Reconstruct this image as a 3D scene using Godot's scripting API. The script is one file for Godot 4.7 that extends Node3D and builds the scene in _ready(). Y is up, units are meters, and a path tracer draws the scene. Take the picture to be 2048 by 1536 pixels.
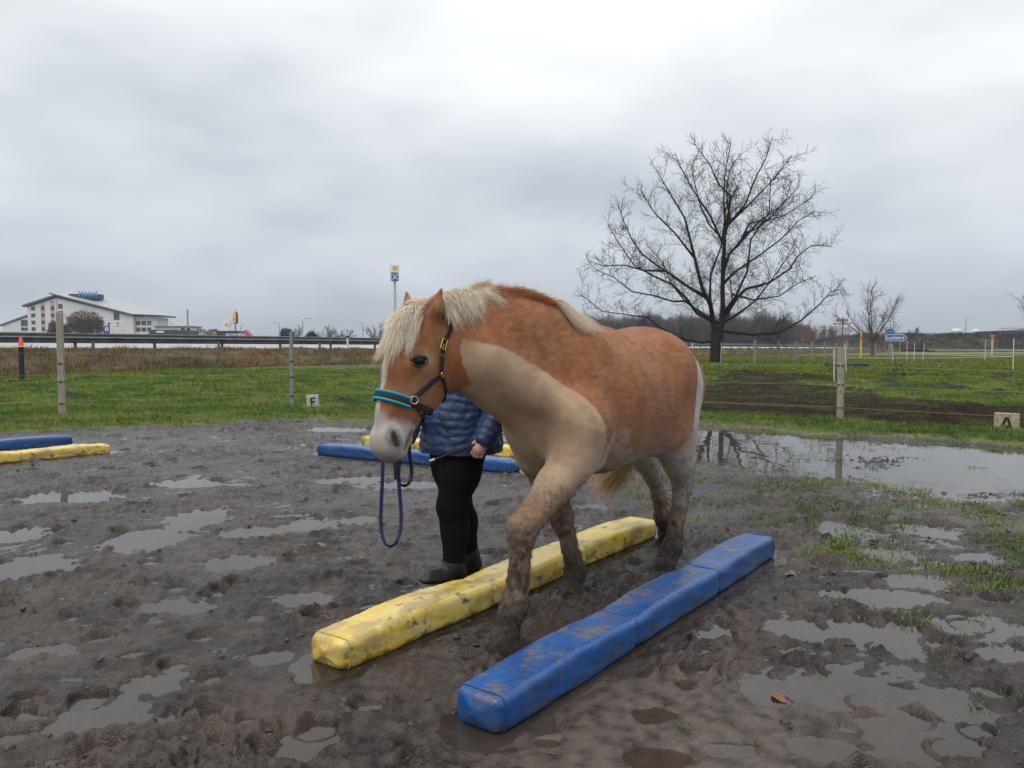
extends Node3D
# A horse led between foam bars across a wet riding arena, a motorway and its services behind.

var rng := RandomNumberGenerator.new()
var taken := {}

# ------------------------------------------------------------------ mesh building
class MB:
	var v := PackedVector3Array()
	var n := PackedVector3Array()
	var c := PackedColorArray()
	var uv := PackedVector2Array()
	var ix := PackedInt32Array()

	func vert(p: Vector3, nn: Vector3, col := Color.WHITE, t := Vector2.ZERO) -> int:
		v.append(p); n.append(nn); c.append(col); uv.append(t)
		return v.size() - 1

	func tri(a: int, b: int, d: int) -> void:
		var w := (v[b] - v[a]).cross(v[d] - v[a])
		if w.dot(n[a] + n[b] + n[d]) > 0.0:
			ix.append(a); ix.append(d); ix.append(b)
		else:
			ix.append(a); ix.append(b); ix.append(d)

	func quad(a: int, b: int, d: int, e: int) -> void:
		tri(a, b, d)
		tri(a, d, e)

	func face(p: Array, nn: Vector3, col := Color.WHITE) -> void:
		var first := v.size()
		for q in p:
			vert(q, nn, col)
		for k in range(1, p.size() - 1):
			tri(first, first + k, first + k + 1)

	func box(at: Vector3, size: Vector3, b := Basis.IDENTITY, col := Color.WHITE, bevel := 0.0) -> void:
		var h := size * 0.5
		if bevel <= 0.0:
			for ax in 3:
				for s: float in [-1.0, 1.0]:
					var nn := Vector3.ZERO
					nn[ax] = s
					var u := (ax + 1) % 3
					var w := (ax + 2) % 3
					var pts := []
					for k in [[-1, -1], [1, -1], [1, 1], [-1, 1]]:
						var q := Vector3.ZERO
						q[ax] = s * h[ax]; q[u] = k[0] * h[u]; q[w] = k[1] * h[w]
						pts.append(at + b * q)
					face(pts, b * nn, col)
			return
		var g := {}
		for sx in [-1, 1]:
			for sy in [-1, 1]:
				for sz in [-1, 1]:
					for ax in 3:
						var q := Vector3(sx * h.x, sy * h.y, sz * h.z)
						for k in 3:
							if k != ax:
								q[k] -= signf(q[k]) * bevel
						var nn := Vector3.ZERO
						nn[ax] = [sx, sy, sz][ax]
						g[[sx, sy, sz, ax]] = vert(at + b * q, b * nn, col)
		for ax in 3:
			var u := (ax + 1) % 3
			var w := (ax + 2) % 3
			for s in [-1, 1]:
				var f := []
				for k in [[-1, -1], [1, -1], [1, 1], [-1, 1]]:
					var key := [0, 0, 0, ax]
					key[ax] = s; key[u] = k[0]; key[w] = k[1]
					f.append(g[key])
				quad(f[0], f[1], f[2], f[3])
			for s1 in [-1, 1]:
				for s2 in [-1, 1]:
					var k1 := [0, 0, 0, u]
					k1[ax] = -1; k1[u] = s1; k1[w] = s2
					var k2 := k1.duplicate()
					k2[3] = w
					var k3 := k2.duplicate()
					k3[ax] = 1
					var k4 := k1.duplicate()
					k4[ax] = 1
					quad(g[k1], g[k2], g[k3], g[k4])
		for sx in [-1, 1]:
			for sy in [-1, 1]:
				for sz in [-1, 1]:
					tri(g[[sx, sy, sz, 0]], g[[sx, sy, sz, 1]], g[[sx, sy, sz, 2]])

	func tube(path: Array, radii: Array, sides := 8, col := Color.WHITE, caps := true, squash := 1.0, side := Vector3.ZERO) -> void:
		var m := path.size()
		var x := Vector3.ZERO
		var rings := []
		for k in m:
			var t: Vector3 = (path[mini(k + 1, m - 1)] - path[maxi(k - 1, 0)]).normalized()
			if k == 0:
				x = side if side != Vector3.ZERO else (Vector3.UP if absf(t.y) < 0.9 else Vector3.RIGHT)
			x = (x - t * x.dot(t)).normalized()
			var y := t.cross(x)
			var r: float = radii[k] if radii.size() > 1 else radii[0]
			var ring := []
			for s in sides:
				var a := TAU * s / sides
				ring.append(vert(path[k] + (x * cos(a) + y * sin(a) * squash) * r, (x * cos(a) * squash + y * sin(a)).normalized(), col, Vector2(float(s) / sides, float(k) / m)))
			rings.append(ring)
		for k in m - 1:
			for s in sides:
				var s2 := (s + 1) % sides
				quad(rings[k][s], rings[k][s2], rings[k + 1][s2], rings[k + 1][s])
		if caps:
			for e in [0, m - 1]:
				var t: Vector3 = (path[1] - path[0]).normalized() * -1.0 if e == 0 else (path[m - 1] - path[m - 2]).normalized()
				var pts := []
				for s in sides:
					pts.append(v[rings[e][s]])
				face(pts, t, col)

	# a flat strap: path with the outward direction at each point
	func strap(path: Array, outs: Array, width: float, thick: float, col := Color.WHITE, closed := false) -> void:
		var m := path.size()
		var last := m if closed else m - 1
		var rows := []
		for k in m:
			var a: int = (k + 1) % m if closed else mini(k + 1, m - 1)
			var b: int = (k + m - 1) % m if closed else maxi(k - 1, 0)
			var t: Vector3 = (path[a] - path[b]).normalized()
			var o: Vector3 = (outs[k] - t * outs[k].dot(t)).normalized()
			var w := t.cross(o) * width * 0.5
			var q: Vector3 = path[k]
			rows.append([vert(q - w + o * thick, (o - w.normalized() * 0.4).normalized(), col), vert(q + o * thick * 1.15, o, col), vert(q + w + o * thick, (o + w.normalized() * 0.4).normalized(), col), vert(q + w, (w.normalized() - o * 0.3).normalized(), col), vert(q - w, (-w.normalized() - o * 0.3).normalized(), col)])
		for k in last:
			var p: Array = rows[k]
			var r: Array = rows[(k + 1) % m]
			for s in 5:
				quad(p[s], p[(s + 1) % 5], r[(s + 1) % 5], r[s])

	func lathe(profile: Array, sides: int, at := Vector3.ZERO, b := Basis.IDENTITY, col := Color.WHITE) -> void:
		var rings := []
		for k in profile.size():
			var t: Vector2 = (profile[mini(k + 1, profile.size() - 1)] - profile[maxi(k - 1, 0)]).normalized()
			var ring := []
			for s in sides:
				var a := TAU * s / sides
				ring.append(vert(at + b * Vector3(cos(a) * profile[k].x, profile[k].y, sin(a) * profile[k].x), b * Vector3(cos(a) * t.y, -t.x, sin(a) * t.y), col))
			rings.append(ring)
		for k in profile.size() - 1:
			for s in sides:
				quad(rings[k][s], rings[k][(s + 1) % sides], rings[k + 1][(s + 1) % sides], rings[k + 1][s])

	func prism(poly: PackedVector2Array, depth: float, xf: Transform3D, col := Color.WHITE) -> void:
		# polygon in xy, extruded along +z by depth
		var tris := Geometry2D.triangulate_polygon(poly)
		for z in [0.0, depth]:
			var first := v.size()
			var nn := xf.basis * Vector3(0, 0, 1.0 if z > 0.0 else -1.0)
			for p in poly:
				vert(xf * Vector3(p.x, p.y, z), nn, col)
			for k in range(0, tris.size(), 3):
				tri(first + tris[k], first + tris[k + 1], first + tris[k + 2])
		var area := 0.0
		for k in poly.size():
			area += poly[k].cross(poly[(k + 1) % poly.size()])
		for k in poly.size():
			var a := poly[k]
			var d := poly[(k + 1) % poly.size()]
			var e := (d - a).normalized() * signf(area)
			var nn := xf.basis * Vector3(e.y, -e.x, 0)
			face([xf * Vector3(a.x, a.y, 0), xf * Vector3(d.x, d.y, 0), xf * Vector3(d.x, d.y, depth), xf * Vector3(a.x, a.y, depth)], nn, col)

	func smooth() -> void:
		n.fill(Vector3.ZERO)
		for k in range(0, ix.size(), 3):
			var w := (v[ix[k + 2]] - v[ix[k]]).cross(v[ix[k + 1]] - v[ix[k]])
			n[ix[k]] += w; n[ix[k + 1]] += w; n[ix[k + 2]] += w
		for k in n.size():
			n[k] = n[k].normalized()

	func arrays(index := PackedInt32Array()) -> Array:
		var a := []
		a.resize(Mesh.ARRAY_MAX)
		a[Mesh.ARRAY_VERTEX] = v; a[Mesh.ARRAY_NORMAL] = n; a[Mesh.ARRAY_COLOR] = c; a[Mesh.ARRAY_TEX_UV] = uv
		a[Mesh.ARRAY_INDEX] = ix if index.is_empty() else index
		return a

	func mesh() -> ArrayMesh:
		var m := ArrayMesh.new()
		if ix.size():
			m.add_surface_from_arrays(Mesh.PRIMITIVE_TRIANGLES, arrays())
		return m

# ------------------------------------------------------------------ scene helpers
func numbered(called: String) -> String:
	var k: int = taken.get(called, 0)
	taken[called] = k + 1
	return called if k == 0 else "%s_%03d" % [called, k]

func tag(o: Node, label: String, category: String, group := "") -> void:
	o.set_meta("label", label)
	o.set_meta("category", category)
	if group:
		o.set_meta("group", group)

func thing(called: String, label: String, category: String, at := Vector3.ZERO, turn := 0.0, group := "") -> Node3D:
	var o := Node3D.new()
	o.name = numbered(called)
	add_child(o)
	o.position = at
	o.rotation.y = turn
	tag(o, label, category, group)
	return o

func part(parent: Node, called: String, mesh: Mesh, mat: Material, xf := Transform3D.IDENTITY) -> MeshInstance3D:
	var o := MeshInstance3D.new()
	o.name = called if parent != self else numbered(called)
	o.mesh = mesh
	o.material_override = mat
	o.transform = xf
	parent.add_child(o, true)
	return o

func structure(called: String, mesh: Mesh, mat: Material) -> MeshInstance3D:
	var o := part(self, called, mesh, mat)
	o.set_meta("kind", "structure")
	return o

func copy(o: Node3D, at: Vector3, turn: float) -> Node3D:
	var k := o.duplicate()
	k.name = numbered(String(o.name).rstrip("0123456789").rstrip("_"))
	add_child(k)
	k.position = at
	k.rotation.y = turn
	return k

func lin(r: float, g: float, b: float) -> Color:
	return Color(r, g, b).linear_to_srgb()

func noise(s: int, freq: float, octaves := 3, type := FastNoiseLite.TYPE_SIMPLEX_SMOOTH, fractal := FastNoiseLite.FRACTAL_FBM) -> FastNoiseLite:
	var f := FastNoiseLite.new()
	f.seed = s
	f.noise_type = type
	f.frequency = freq
	f.fractal_type = fractal
	f.fractal_octaves = octaves
	return f

var tex_made := {}
func noise_tex(s: int, freq: float, octaves: int, lo := 0.0, hi := 1.0, size := 512, type := FastNoiseLite.TYPE_SIMPLEX_SMOOTH) -> NoiseTexture2D:
	var key := [s, freq, octaves, lo, hi, size, type]
	if tex_made.has(key):
		return tex_made[key]
	var t := NoiseTexture2D.new()
	tex_made[key] = t
	t.width = size
	t.height = size
	t.seamless = true
	t.noise = noise(s, freq, octaves, type)
	var g := Gradient.new()
	g.set_color(0, Color(lo, lo, lo))
	g.set_color(1, Color(hi, hi, hi))
	t.color_ramp = g
	return t

func mat(col: Color, rough := 0.8, vertex := false) -> StandardMaterial3D:
	var m := StandardMaterial3D.new()
	m.albedo_color = col
	m.roughness = rough
	m.vertex_color_use_as_albedo = vertex
	return m

func grainy(m: StandardMaterial3D, tex: Texture2D, scale: float, relief: float, world := true) -> StandardMaterial3D:
	m.uv1_triplanar = true
	m.uv1_world_triplanar = world
	m.uv1_scale = Vector3.ONE * scale
	if relief > 0.0:
		m.heightmap_enabled = true
		m.heightmap_texture = tex
		m.heightmap_scale = relief
	return m

func sstep(a: float, b: float, x: float) -> float:
	return smoothstep(a, b, x)

# ------------------------------------------------------------------ the whole place
func _ready() -> void:
	rng.seed = 20231
	var cam := Camera3D.new()
	cam.name = "camera"
	add_child(cam)
	cam.position = Vector3(0, 1.4, 0)
	cam.rotation_degrees = Vector3(-2.643, 0, 0)
	cam.fov = 53.07
	cam.near = 0.05
	cam.far = 4000.0
	cam.current = true
	make_sky()
	make_fields()
	make_ground()
	make_road()
	make_greenery()
	make_fences()
	make_background_left()
	make_background_right()
	make_big_tree()
	make_bars()
	make_arena_signs()
	make_person()
	make_horse()

func make_sky() -> void:
	var w := 1536
	var h := 768
	var im := Image.create(w, h, false, Image.FORMAT_RGBF)
	var a := noise(11, 1.0, 5)
	var b := noise(5, 1.0, 4)
	var row_mean := Color(0.2, 0.2, 0.2)
	im.fill(row_mean)
	for y in h / 2 + 2:
		var up := PI * (0.5 - (y + 0.5) / h)
		var s := sin(up)
		var co := cos(up)
		var base := 0.46 + 0.92 * pow(maxf(s, 0.0), 0.80)
		base = minf(base, 1.4)
		var amp := 0.17 + 0.10 * sstep(0.0, 0.25, s)
		for x in w:
			var az := TAU * ((x + 0.5) / w - 0.5)
			var d := Vector3(sin(az) * co, s, -cos(az) * co)
			var q := d / (d.y * 1.1 + 0.34)
			var f := a.get_noise_3d(q.x * 0.75, d.y * 2.6, q.z * 0.75) * 1.3 + b.get_noise_3d(q.x * 2.4 + 4.0, d.y * 6.5, q.z * 2.4) * 0.5
			f = clampf(f, -0.8, 0.8)
			var l := base * (1.0 + amp * f)
			var blue := 1.0 - sstep(0.55, 0.95, l) * 0.7
			im.set_pixel(x, y, Color(l * (1.0 - 0.085 * blue), l, l * (1.0 + 0.095 * blue)))
	var sky := PanoramaSkyMaterial.new()
	sky.panorama = ImageTexture.create_from_image(im)
	var e := Environment.new()
	e.background_mode = Environment.BG_SKY
	e.sky = Sky.new()
	e.sky.sky_material = sky
	e.tonemap_mode = Environment.TONE_MAPPER_LINEAR
	e.tonemap_exposure = 1.06
	e.sdfgi_enabled = true
	e.ssao_enabled = true
	e.ssil_enabled = true
	e.fog_enabled = true
	e.fog_density = 0.00028
	e.fog_light_color = Color(0.72, 0.77, 0.82)
	var we := WorldEnvironment.new()
	we.name = "surroundings"
	we.environment = e
	add_child(we)
	var sun := DirectionalLight3D.new()
	sun.name = "sun"
	add_child(sun)
	sun.light_color = Color(1.0, 0.985, 0.96)
	sun.light_energy = 0.45
	sun.light_angular_distance = 40.0
	sun.shadow_enabled = true
	sun.look_at_from_position(Vector3(-5, 14, 7), Vector3.ZERO)

# ------------------------------------------------------------------ terrain
const GX0 := -18.0
const GZ0 := -40.0
const GC := 0.2
const GW := 220
const GH := 215
var f_mud := PackedFloat32Array()
var f_low := PackedFloat32Array()
var f_tuft := PackedFloat32Array()
var f_pad := PackedFloat32Array()
var arena := PackedVector2Array([Vector2(-14, -6.5), Vector2(-8.2, -12.27), Vector2(-7.33, -12.86), Vector2(-6.38, -13.51), Vector2(-5.26, -14.04), Vector2(-3.82, -14.51), Vector2(-2.67, -14.5), Vector2(-1.61, -15.3), Vector2(-0.36, -16.3), Vector2(1.4, -15.8), Vector2(3.29, -13.9), Vector2(5.23, -12.5), Vector2(6.19, -11.7), Vector2(7.2, -10.6), Vector2(14, -6.0), Vector2(14, 6), Vector2(-14, 6)])
var paddock := PackedVector2Array([Vector2(1.95, -17.2), Vector2(3.94, -16.0), Vector2(5.29, -15.2), Vector2(6.14, -14.3), Vector2(7.28, -13.4), Vector2(8.49, -12.6), Vector2(14, -9.5), Vector2(15, -14.5), Vector2(11.68, -17.5), Vector2(11.26, -19.72), Vector2(9.99, -22.03), Vector2(9.9, -24.6), Vector2(11.71, -28.3), Vector2(13.1, -34.9), Vector2(10.5, -34), Vector2(8.5, -34.9), Vector2(6.2, -27), Vector2(3.0, -20)])
# puddles: x, z, half width, half length
var puddles := [[-2.59, -6.32, 0.25, 0.34], [-2.66, -5.6, 0.31, 0.33], [-1.81, -4.98, 0.21, 0.2], [-3.08, -4.86, 0.3, 0.28], [-1.96, -5.8, 0.23, 0.22], [-1.56, -2.88, 0.21, 0.16], [-1.48, -3.17, 0.14, 0.12], [-0.73, -2.66, 0.1, 0.15], [-1.09, -3.43, 0.09, 0.08], [-3.7, -5.72, 0.22, 0.25], [-1.6, -6.05, 0.24, 0.24], [-1.24, -6.23, 0.16, 0.18], [-1.82, -4.1, 0.19, 0.11], [-1.18, -4.23, 0.16, 0.12], [-2.15, -3.51, 0.16, 0.11], [2.07, -4.27, 0.33, 0.17], [2.41, -4.55, 0.24, 0.14], [1.38, -3.07, 0.26, 0.18], [1.46, -2.73, 0.23, 0.18], [1.05, -3.07, 0.12, 0.14], [1.72, -2.96, 0.14, 0.17], [0.99, -3.73, 0.09, 0.08], [2.35, -3.8, 0.22, 0.17], [1.41, -3.78, 0.15, 0.17], [1.8, -3.7, 0.23, 0.23], [2.56, -5.85, 0.27, 0.36], [2.25, -3.46, 0.13, 0.11], [1.11, -2.62, 0.15, 0.1], [3.19, -5.88, 0.23, 0.26], [0.76, -2.62, 0.1, 0.07], [3.17, -5.04, 0.2, 0.17], [1.71, -5.04, 0.13, 0.12], [2.57, -5.16, 0.23, 0.18], [0.55, -2.87, 0.1, 0.08], [0.11, -2.8, 0.05, 0.08], [0.13, -2.66, 0.05, 0.04], [0.72, -3.13, 0.04, 0.06], [0.5, -2.57, 0.1, 0.07], [0.5, -3.34, 0.13, 0.13], [1.19, -4.55, 0.07, 0.1], [-2.97, -13.4, 0.6, 0.6], [-1.73, -8.14, 0.4, 0.25], [-1.15, -7.84, 0.4, 0.23], [-4.2, -7.2, 0.5, 0.3], [-3.4, -7.9, 0.35, 0.25], [-5.0, -6.2, 0.5, 0.3], [4.2, -4.6, 0.5, 0.3]]
# the flooded corner: x, z, half width, half length
var floods := [[-0.4, -13.6, 2.0, 2.2], [2.5, -11.6, 2.6, 2.6], [5.0, -9.4, 2.4, 2.6], [8.5, -7.8, 3.4, 2.6], [2.2, -13.6, 1.6, 1.6]]

func polygon_distance(p: Vector2, poly: PackedVector2Array) -> float:
	var best := 1e9
	for k in poly.size():
		best = minf(best, p.distance_squared_to(Geometry2D.get_closest_point_to_segment(p, poly[k], poly[(k + 1) % poly.size()])))
	return sqrt(best) * (1.0 if Geometry2D.is_point_in_polygon(p, poly) else -1.0)

func make_fields() -> void:
	f_mud.resize(GW * GH); f_low.resize(GW * GH); f_tuft.resize(GW * GH); f_pad.resize(GW * GH)
	var wob := noise(3, 0.35, 3)
	for j in GH:
		for i in GW:
			var p := Vector2(GX0 + i * GC, GZ0 + j * GC)
			var k := j * GW + i
			var da := polygon_distance(p, arena)
			var dp := polygon_distance(p, paddock)
			f_mud[k] = maxf(da + wob.get_noise_2d(p.x, p.y) * 0.55, dp + wob.get_noise_2d(p.x * 0.8 + 9.0, p.y * 0.5) * (0.5 + 2.2 * sstep(-15.0, -21.0, p.y)))
			f_pad[k] = dp
			var low := 0.0
			for f in floods:
				var e := Vector2((p.x - f[0]) / f[2], (p.y - f[1]) / f[3]).length()
				low = maxf(low, 1.0 - sstep(0.55, 1.15, e))
			if p.x > 0.3 and da > -0.2 and p.y < -8.0:
				low = maxf(low, 1.0 - sstep(0.9, 1.6, da))
			f_low[k] = low
			# grass tufts: the wet right-hand side of the arena
			var t := sstep(0.6, 2.2, p.x * 0.9 - (p.y + 6.0) * 0.16) * (0.12 + 0.88 * sstep(-3.6, -5.0, p.y)) * (1.0 - 0.45 * low)
			t = maxf(t, 0.35 * sstep(-6.5, -9.0, p.y) * sstep(-5.0, -1.0, p.x))
			if da < 0.0:
				t = 0.0
			f_tuft[k] = t * clampf(0.35 + wob.get_noise_2d(p.x * 2.6 + 40.0, p.y * 3.4) * 2.4, 0.0, 1.0)

func sample(f: PackedFloat32Array, x: float, z: float, out: float) -> float:
	var u := (x - GX0) / GC
	var w := (z - GZ0) / GC
	var i := int(u)
	var j := int(w)
	if u < 0.0 or w < 0.0 or i >= GW - 1 or j >= GH - 1:
		return out
	u -= i; w -= j
	var k := j * GW + i
	return (f[k] * (1.0 - u) + f[k + 1] * u) * (1.0 - w) + (f[k + GW] * (1.0 - u) + f[k + GW + 1] * u) * w

# the motorway runs past at an angle; this is the distance in front of its near edge
func road_distance(x: float, z: float) -> float:
	return (x + 23.3) * 0.818 + (z + 35.0) * 0.576

func road_point(along: float, across: float, y: float) -> Vector3:
	return Vector3(-23.3 + 0.576 * along + 0.818 * across, y, -35.0 - 0.818 * along + 0.576 * across)

var n_a := noise(21, 0.9, 3)
var n_b := noise(22, 3.2, 3, FastNoiseLite.TYPE_SIMPLEX_SMOOTH, FastNoiseLite.FRACTAL_RIDGED)
var n_c := noise(23, 11.0, 3)
var n_d := noise(24, 0.28, 3)
var n_e := noise(25, 30.0, 2)
var bar_lines := [[Vector2(-0.82, -3.34), Vector2(0.99, -5.76)], [Vector2(-0.125, -2.77), Vector2(1.69, -5.2)], [Vector2(-2.53, -10.2), Vector2(0.05, -8.68)], [Vector2(-2.12, -11.15), Vector2(0.47, -9.62)], [Vector2(-6.40, -11.1), Vector2(-8.55, -9.0)], [Vector2(-5.45, -10.3), Vector2(-7.45, -8.06)]]
var prints := {}
var pools := {}

func land(x: float, z: float) -> float:
	var h := 0.42 * sstep(14.0, 40.0, -z)
	var q := road_distance(x, z)
	if q < 8.0:
		h = lerpf(1.34, h, sstep(1.4, 6.4, q))
	return h

# micro relief included; used for the mesh and for setting things down
func ground_height(x: float, z: float) -> float:
	var base := land(x, z)
	if z < -45.0 or x < GX0 or x > GX0 + GW * GC - 0.5:
		return base + 0.06 + n_a.get_noise_2d(x * 0.3, z * 0.3) * 0.04
	var m := sstep(-0.12, 0.2, sample(f_mud, x, z, -1.0) + n_c.get_noise_2d(x * 0.35, z * 0.35) * 0.12)
	var grass := base + 0.075 + n_a.get_noise_2d(x, z) * 0.03 + n_c.get_noise_2d(x * 0.5, z * 0.5) * 0.02
	if m <= 0.0:
		return grass
	var low := sample(f_low, x, z, 0.0)
	var churn := n_a.get_noise_2d(x, z)
	var far := 1.0 if z > -14.0 else 1.0
	var lane := 1.0 - sstep(0.25, 0.6, absf((x + 0.35) * 0.811 + (z + 3.0) * 0.585))
	var smooth_sand := sstep(0.75, 0.35, Vector2(x - 0.45, (z + 2.75) * 1.1).length())
	var rough := (0.75 + 0.9 * n_d.get_noise_2d(x * 2.0 + 70.0, z * 2.0)) * (1.0 + 0.6 * lane) * (1.0 - 0.8 * smooth_sand)
	if z < -13.0:
		rough *= 2.2
	var mud := 0.0035 + churn * 0.016 + (n_b.get_noise_2d(x * 0.7 + churn * 0.6, z * 1.1) - 0.05) * 0.031 * rough
	mud += (absf(n_c.get_noise_2d(x * 0.75, z * 0.75)) - 0.17) * 0.030 * rough
	# silt settles level in the hollows
	if mud < 0.008:
		mud = 0.008 + (mud - 0.008) * 0.7
	else:
		mud += n_c.get_noise_2d(x * 1.9 + 7.0, z * 1.9) * 0.006 * rough
	mud += n_e.get_noise_2d(x, z) * 0.0008
	mud += 0.014 * lane + 0.012 * smooth_sand
	mud -= 0.045 * low
	var key := Vector2i(floori(x * 2.0), floori(z * 2.0))
	if pools.has(key):
		var w := 0.0
		for p in pools[key]:
			var e := Vector2((x - p[0]) / p[2], (z - p[1]) / p[3]).length() + n_c.get_noise_2d(x * 0.6, z * 0.6) * 0.35 + n_a.get_noise_2d(x * 2.0, z * 2.0) * 0.3
			w = maxf(w, 1.0 - sstep(0.75, 1.25, e))
		mud = lerpf(mud, -0.012 + (mud - 0.02) * 0.35, w)
	if prints.has(key):
		for p in prints[key]:
			var dx: float = x - p[0]
			var dz: float = z - p[1]
			var r: float = sqrt(dx * dx + dz * dz) / p[2]
			if r < 1.9:
				mud += p[3] * (0.55 * exp(-(r - 1.2) * (r - 1.2) * 14.0) * (1.0 + 0.8 * dx / p[2] * p[4]) - (1.0 - sstep(0.6, 1.05, r)))
	if z > -12.5 and z < -2.0:
		for s in bar_lines:
			var q := Geometry2D.get_closest_point_to_segment(Vector2(x, z), s[0], s[1])
			var dd := q.distance_to(Vector2(x, z))
			if dd < 0.3:
				mud = lerpf(minf(mud, -0.002), mud, sstep(0.12, 0.3, dd))
	if z < -12.0 and base >= 0.0:
		mud += base + 0.05 * sstep(0.1, 0.8, -polygon_side(x, z))
	return lerpf(grass, mud, m)

# negative beyond the grass strip at the back of the arena
func polygon_side(x: float, z: float) -> float:
	return (z + 13.9 - 0.0) * 0.866 - (x - 6.2) * 0.5 * 0.0 + (6.14 - x) * 0.48

func make_ground() -> void:
	for p in puddles:
		for i in range(floori((p[0] - p[2] * 1.6) * 2.0), floori((p[0] + p[2] * 1.6) * 2.0) + 1):
			for j in range(floori((p[1] - p[3] * 1.6) * 2.0), floori((p[1] + p[3] * 1.6) * 2.0) + 1):
				var key := Vector2i(i, j)
				if not pools.has(key):
					pools[key] = []
				pools[key].append(p)
	for k in 620:
		var z := -2.2 - 11.0 * pow(rng.randf(), 1.3)
		var p := [rng.randf_range(-1.0, 1.0) * (1.5 - z * 0.75), z, rng.randf_range(0.055, 0.085), rng.randf_range(0.014, 0.036), rng.randf_range(-1.0, 1.0)]
		if Vector2(p[0] - 0.45, p[1] + 2.75).length() < 0.6:
			continue
		for i in range(floori((p[0] - 0.17) * 2.0), floori((p[0] + 0.17) * 2.0) + 1):
			for j in range(floori((p[1] - 0.17) * 2.0), floori((p[1] + 0.17) * 2.0) + 1):
				var key := Vector2i(i, j)
				if not prints.has(key):
					prints[key] = []
				prints[key].append(p)
	var zs := PackedFloat32Array()
	var d := -8.0
	while d < 1.3:
		zs.append(d)
		d += 0.5 if d < 0.8 else 0.05
	d = 1.3
	while d < 1800.0:
		zs.append(d)
		d *= 1.0049 if d < 17.5 else (1.012 if d < 45.0 else 1.05)
	var cols := 740
	var rows := zs.size()
	var b := MB.new()
	b.v.resize(rows * (cols + 1)); b.c.resize(rows * (cols + 1)); b.n.resize(rows * (cols + 1)); b.uv.resize(rows * (cols + 1))
	var mudf := PackedFloat32Array()
	mudf.resize(rows * (cols + 1))
	for r in rows:
		var z := -zs[r]
		var half := 1.1 + 0.86 * maxf(zs[r], 1.3)
		for k in cols + 1:
			var x := half * (2.0 * k / cols - 1.0)
			var y := ground_height(x, z)
			var at := r * (cols + 1) + k
			b.v[at] = Vector3(x, y, z)
			b.uv[at] = Vector2(x, z)
			var m := 0.0
			if z > GZ0 and x > GX0:
				m = sample(f_mud, x, z, -1.0) + n_c.get_noise_2d(x * 0.35, z * 0.35) * 0.12
			mudf[at] = m
			var t := n_d.get_noise_2d(x, z)
			var f := n_c.get_noise_2d(x * 0.8, z * 0.8)
			var g := n_a.get_noise_2d(x * 1.7 + 9.0, z * 1.7)
			var col: Color
			if m > 0.04:
				var k2 := n_b.get_noise_2d(x * 0.5 + 31.0, z * 0.8)
				col = Color(0.016, 0.011, 0.008).lerp(Color(0.052, 0.039, 0.031), clampf(0.42 + g * 1.0 + f * 0.9 + t * 0.5, 0.0, 1.0))
				col = col.lerp(Color(0.055, 0.033, 0.023), clampf(k2 * 0.9 + g * 0.8 - 0.3, 0.0, 0.7))
				var sand := sstep(0.95, 0.3, Vector2(x - 0.5, (z + 2.75) * 1.1).length())
				col = col.lerp(Color(0.105, 0.081, 0.066), sand * clampf(0.7 + f, 0.0, 1.0))
				if z < -9.0 and sample(f_pad, x, z, -9.0) > -0.6:
					col = col.lerp(Color(0.034, 0.023, 0.016), 0.75)
					if n_a.get_noise_2d(x * 0.8 + 5.0, z * 0.8) > 0.12 + f * 0.5:
						col = col.lerp(Color(0.06, 0.072, 0.02), 0.7)
			else:
				var q := road_distance(x, z)
				col = Color(0.052, 0.088, 0.015).lerp(Color(0.11, 0.14, 0.028), clampf(0.5 + t * 1.2 + g * 0.6, 0.0, 1.0))
				col = col.lerp(Color(0.12, 0.105, 0.035), clampf(n_a.get_noise_2d(x * 0.25, z * 0.25 + 90.0) * 1.4, 0.0, 0.6))
				if q < 9.0:
					col = col.lerp(Color(0.14, 0.09, 0.045).lerp(Color(0.075, 0.075, 0.03), clampf(0.5 + g * 1.3, 0.0, 1.0)), 1.0 - sstep(6.2, 8.2, q + g * 1.5))
			b.c[at] = col
	var mud_ix := PackedInt32Array()
	var grass_ix := PackedInt32Array()
	var rough_ix := PackedInt32Array()
	for r in rows - 1:
		for k in cols:
			var a := r * (cols + 1) + k
			var e := a + cols + 1
			# a is nearer the camera (or behind it), e one row farther
			if (mudf[a] > 0.04 or mudf[e + 1] > 0.04) and b.v[a].z < -9.0 and sample(f_pad, b.v[a].x, b.v[a].z, -9.0) > -0.6:
				rough_ix.append_array(PackedInt32Array([a, e, e + 1, a, e + 1, a + 1]))
			elif mudf[a] > 0.04 or mudf[e + 1] > 0.04:
				mud_ix.append_array(PackedInt32Array([a, e, e + 1, a, e + 1, a + 1]))
			else:
				grass_ix.append_array(PackedInt32Array([a, e, e + 1, a, e + 1, a + 1]))
	b.ix = mud_ix.duplicate()
	b.ix.append_array(grass_ix)
	b.ix.append_array(rough_ix)
	b.smooth()
	var grit := noise_tex(41, 0.035, 5, 0.0, 1.0, 1024)
	var mudm := mat(Color.WHITE, 1.0, true)
	grainy(mudm, grit, 2.6, 0.55)
	mudm.metallic_specular = 0.4
	mudm.roughness_texture = noise_tex(42, 0.012, 4, 0.06, 0.36, 512)
	var soil := mat(Color.WHITE, 0.95, true)
	grainy(soil, grit, 1.5, 3.0)
	var m := ArrayMesh.new()
	m.add_surface_from_arrays(Mesh.PRIMITIVE_TRIANGLES, b.arrays(mud_ix))
	m.surface_set_material(0, mudm)
	m.add_surface_from_arrays(Mesh.PRIMITIVE_TRIANGLES, b.arrays(grass_ix))
	m.surface_set_material(1, soil)
	var churned := mat(Color.WHITE, 0.8, true)
	churned.metallic_specular = 0.16
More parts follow.
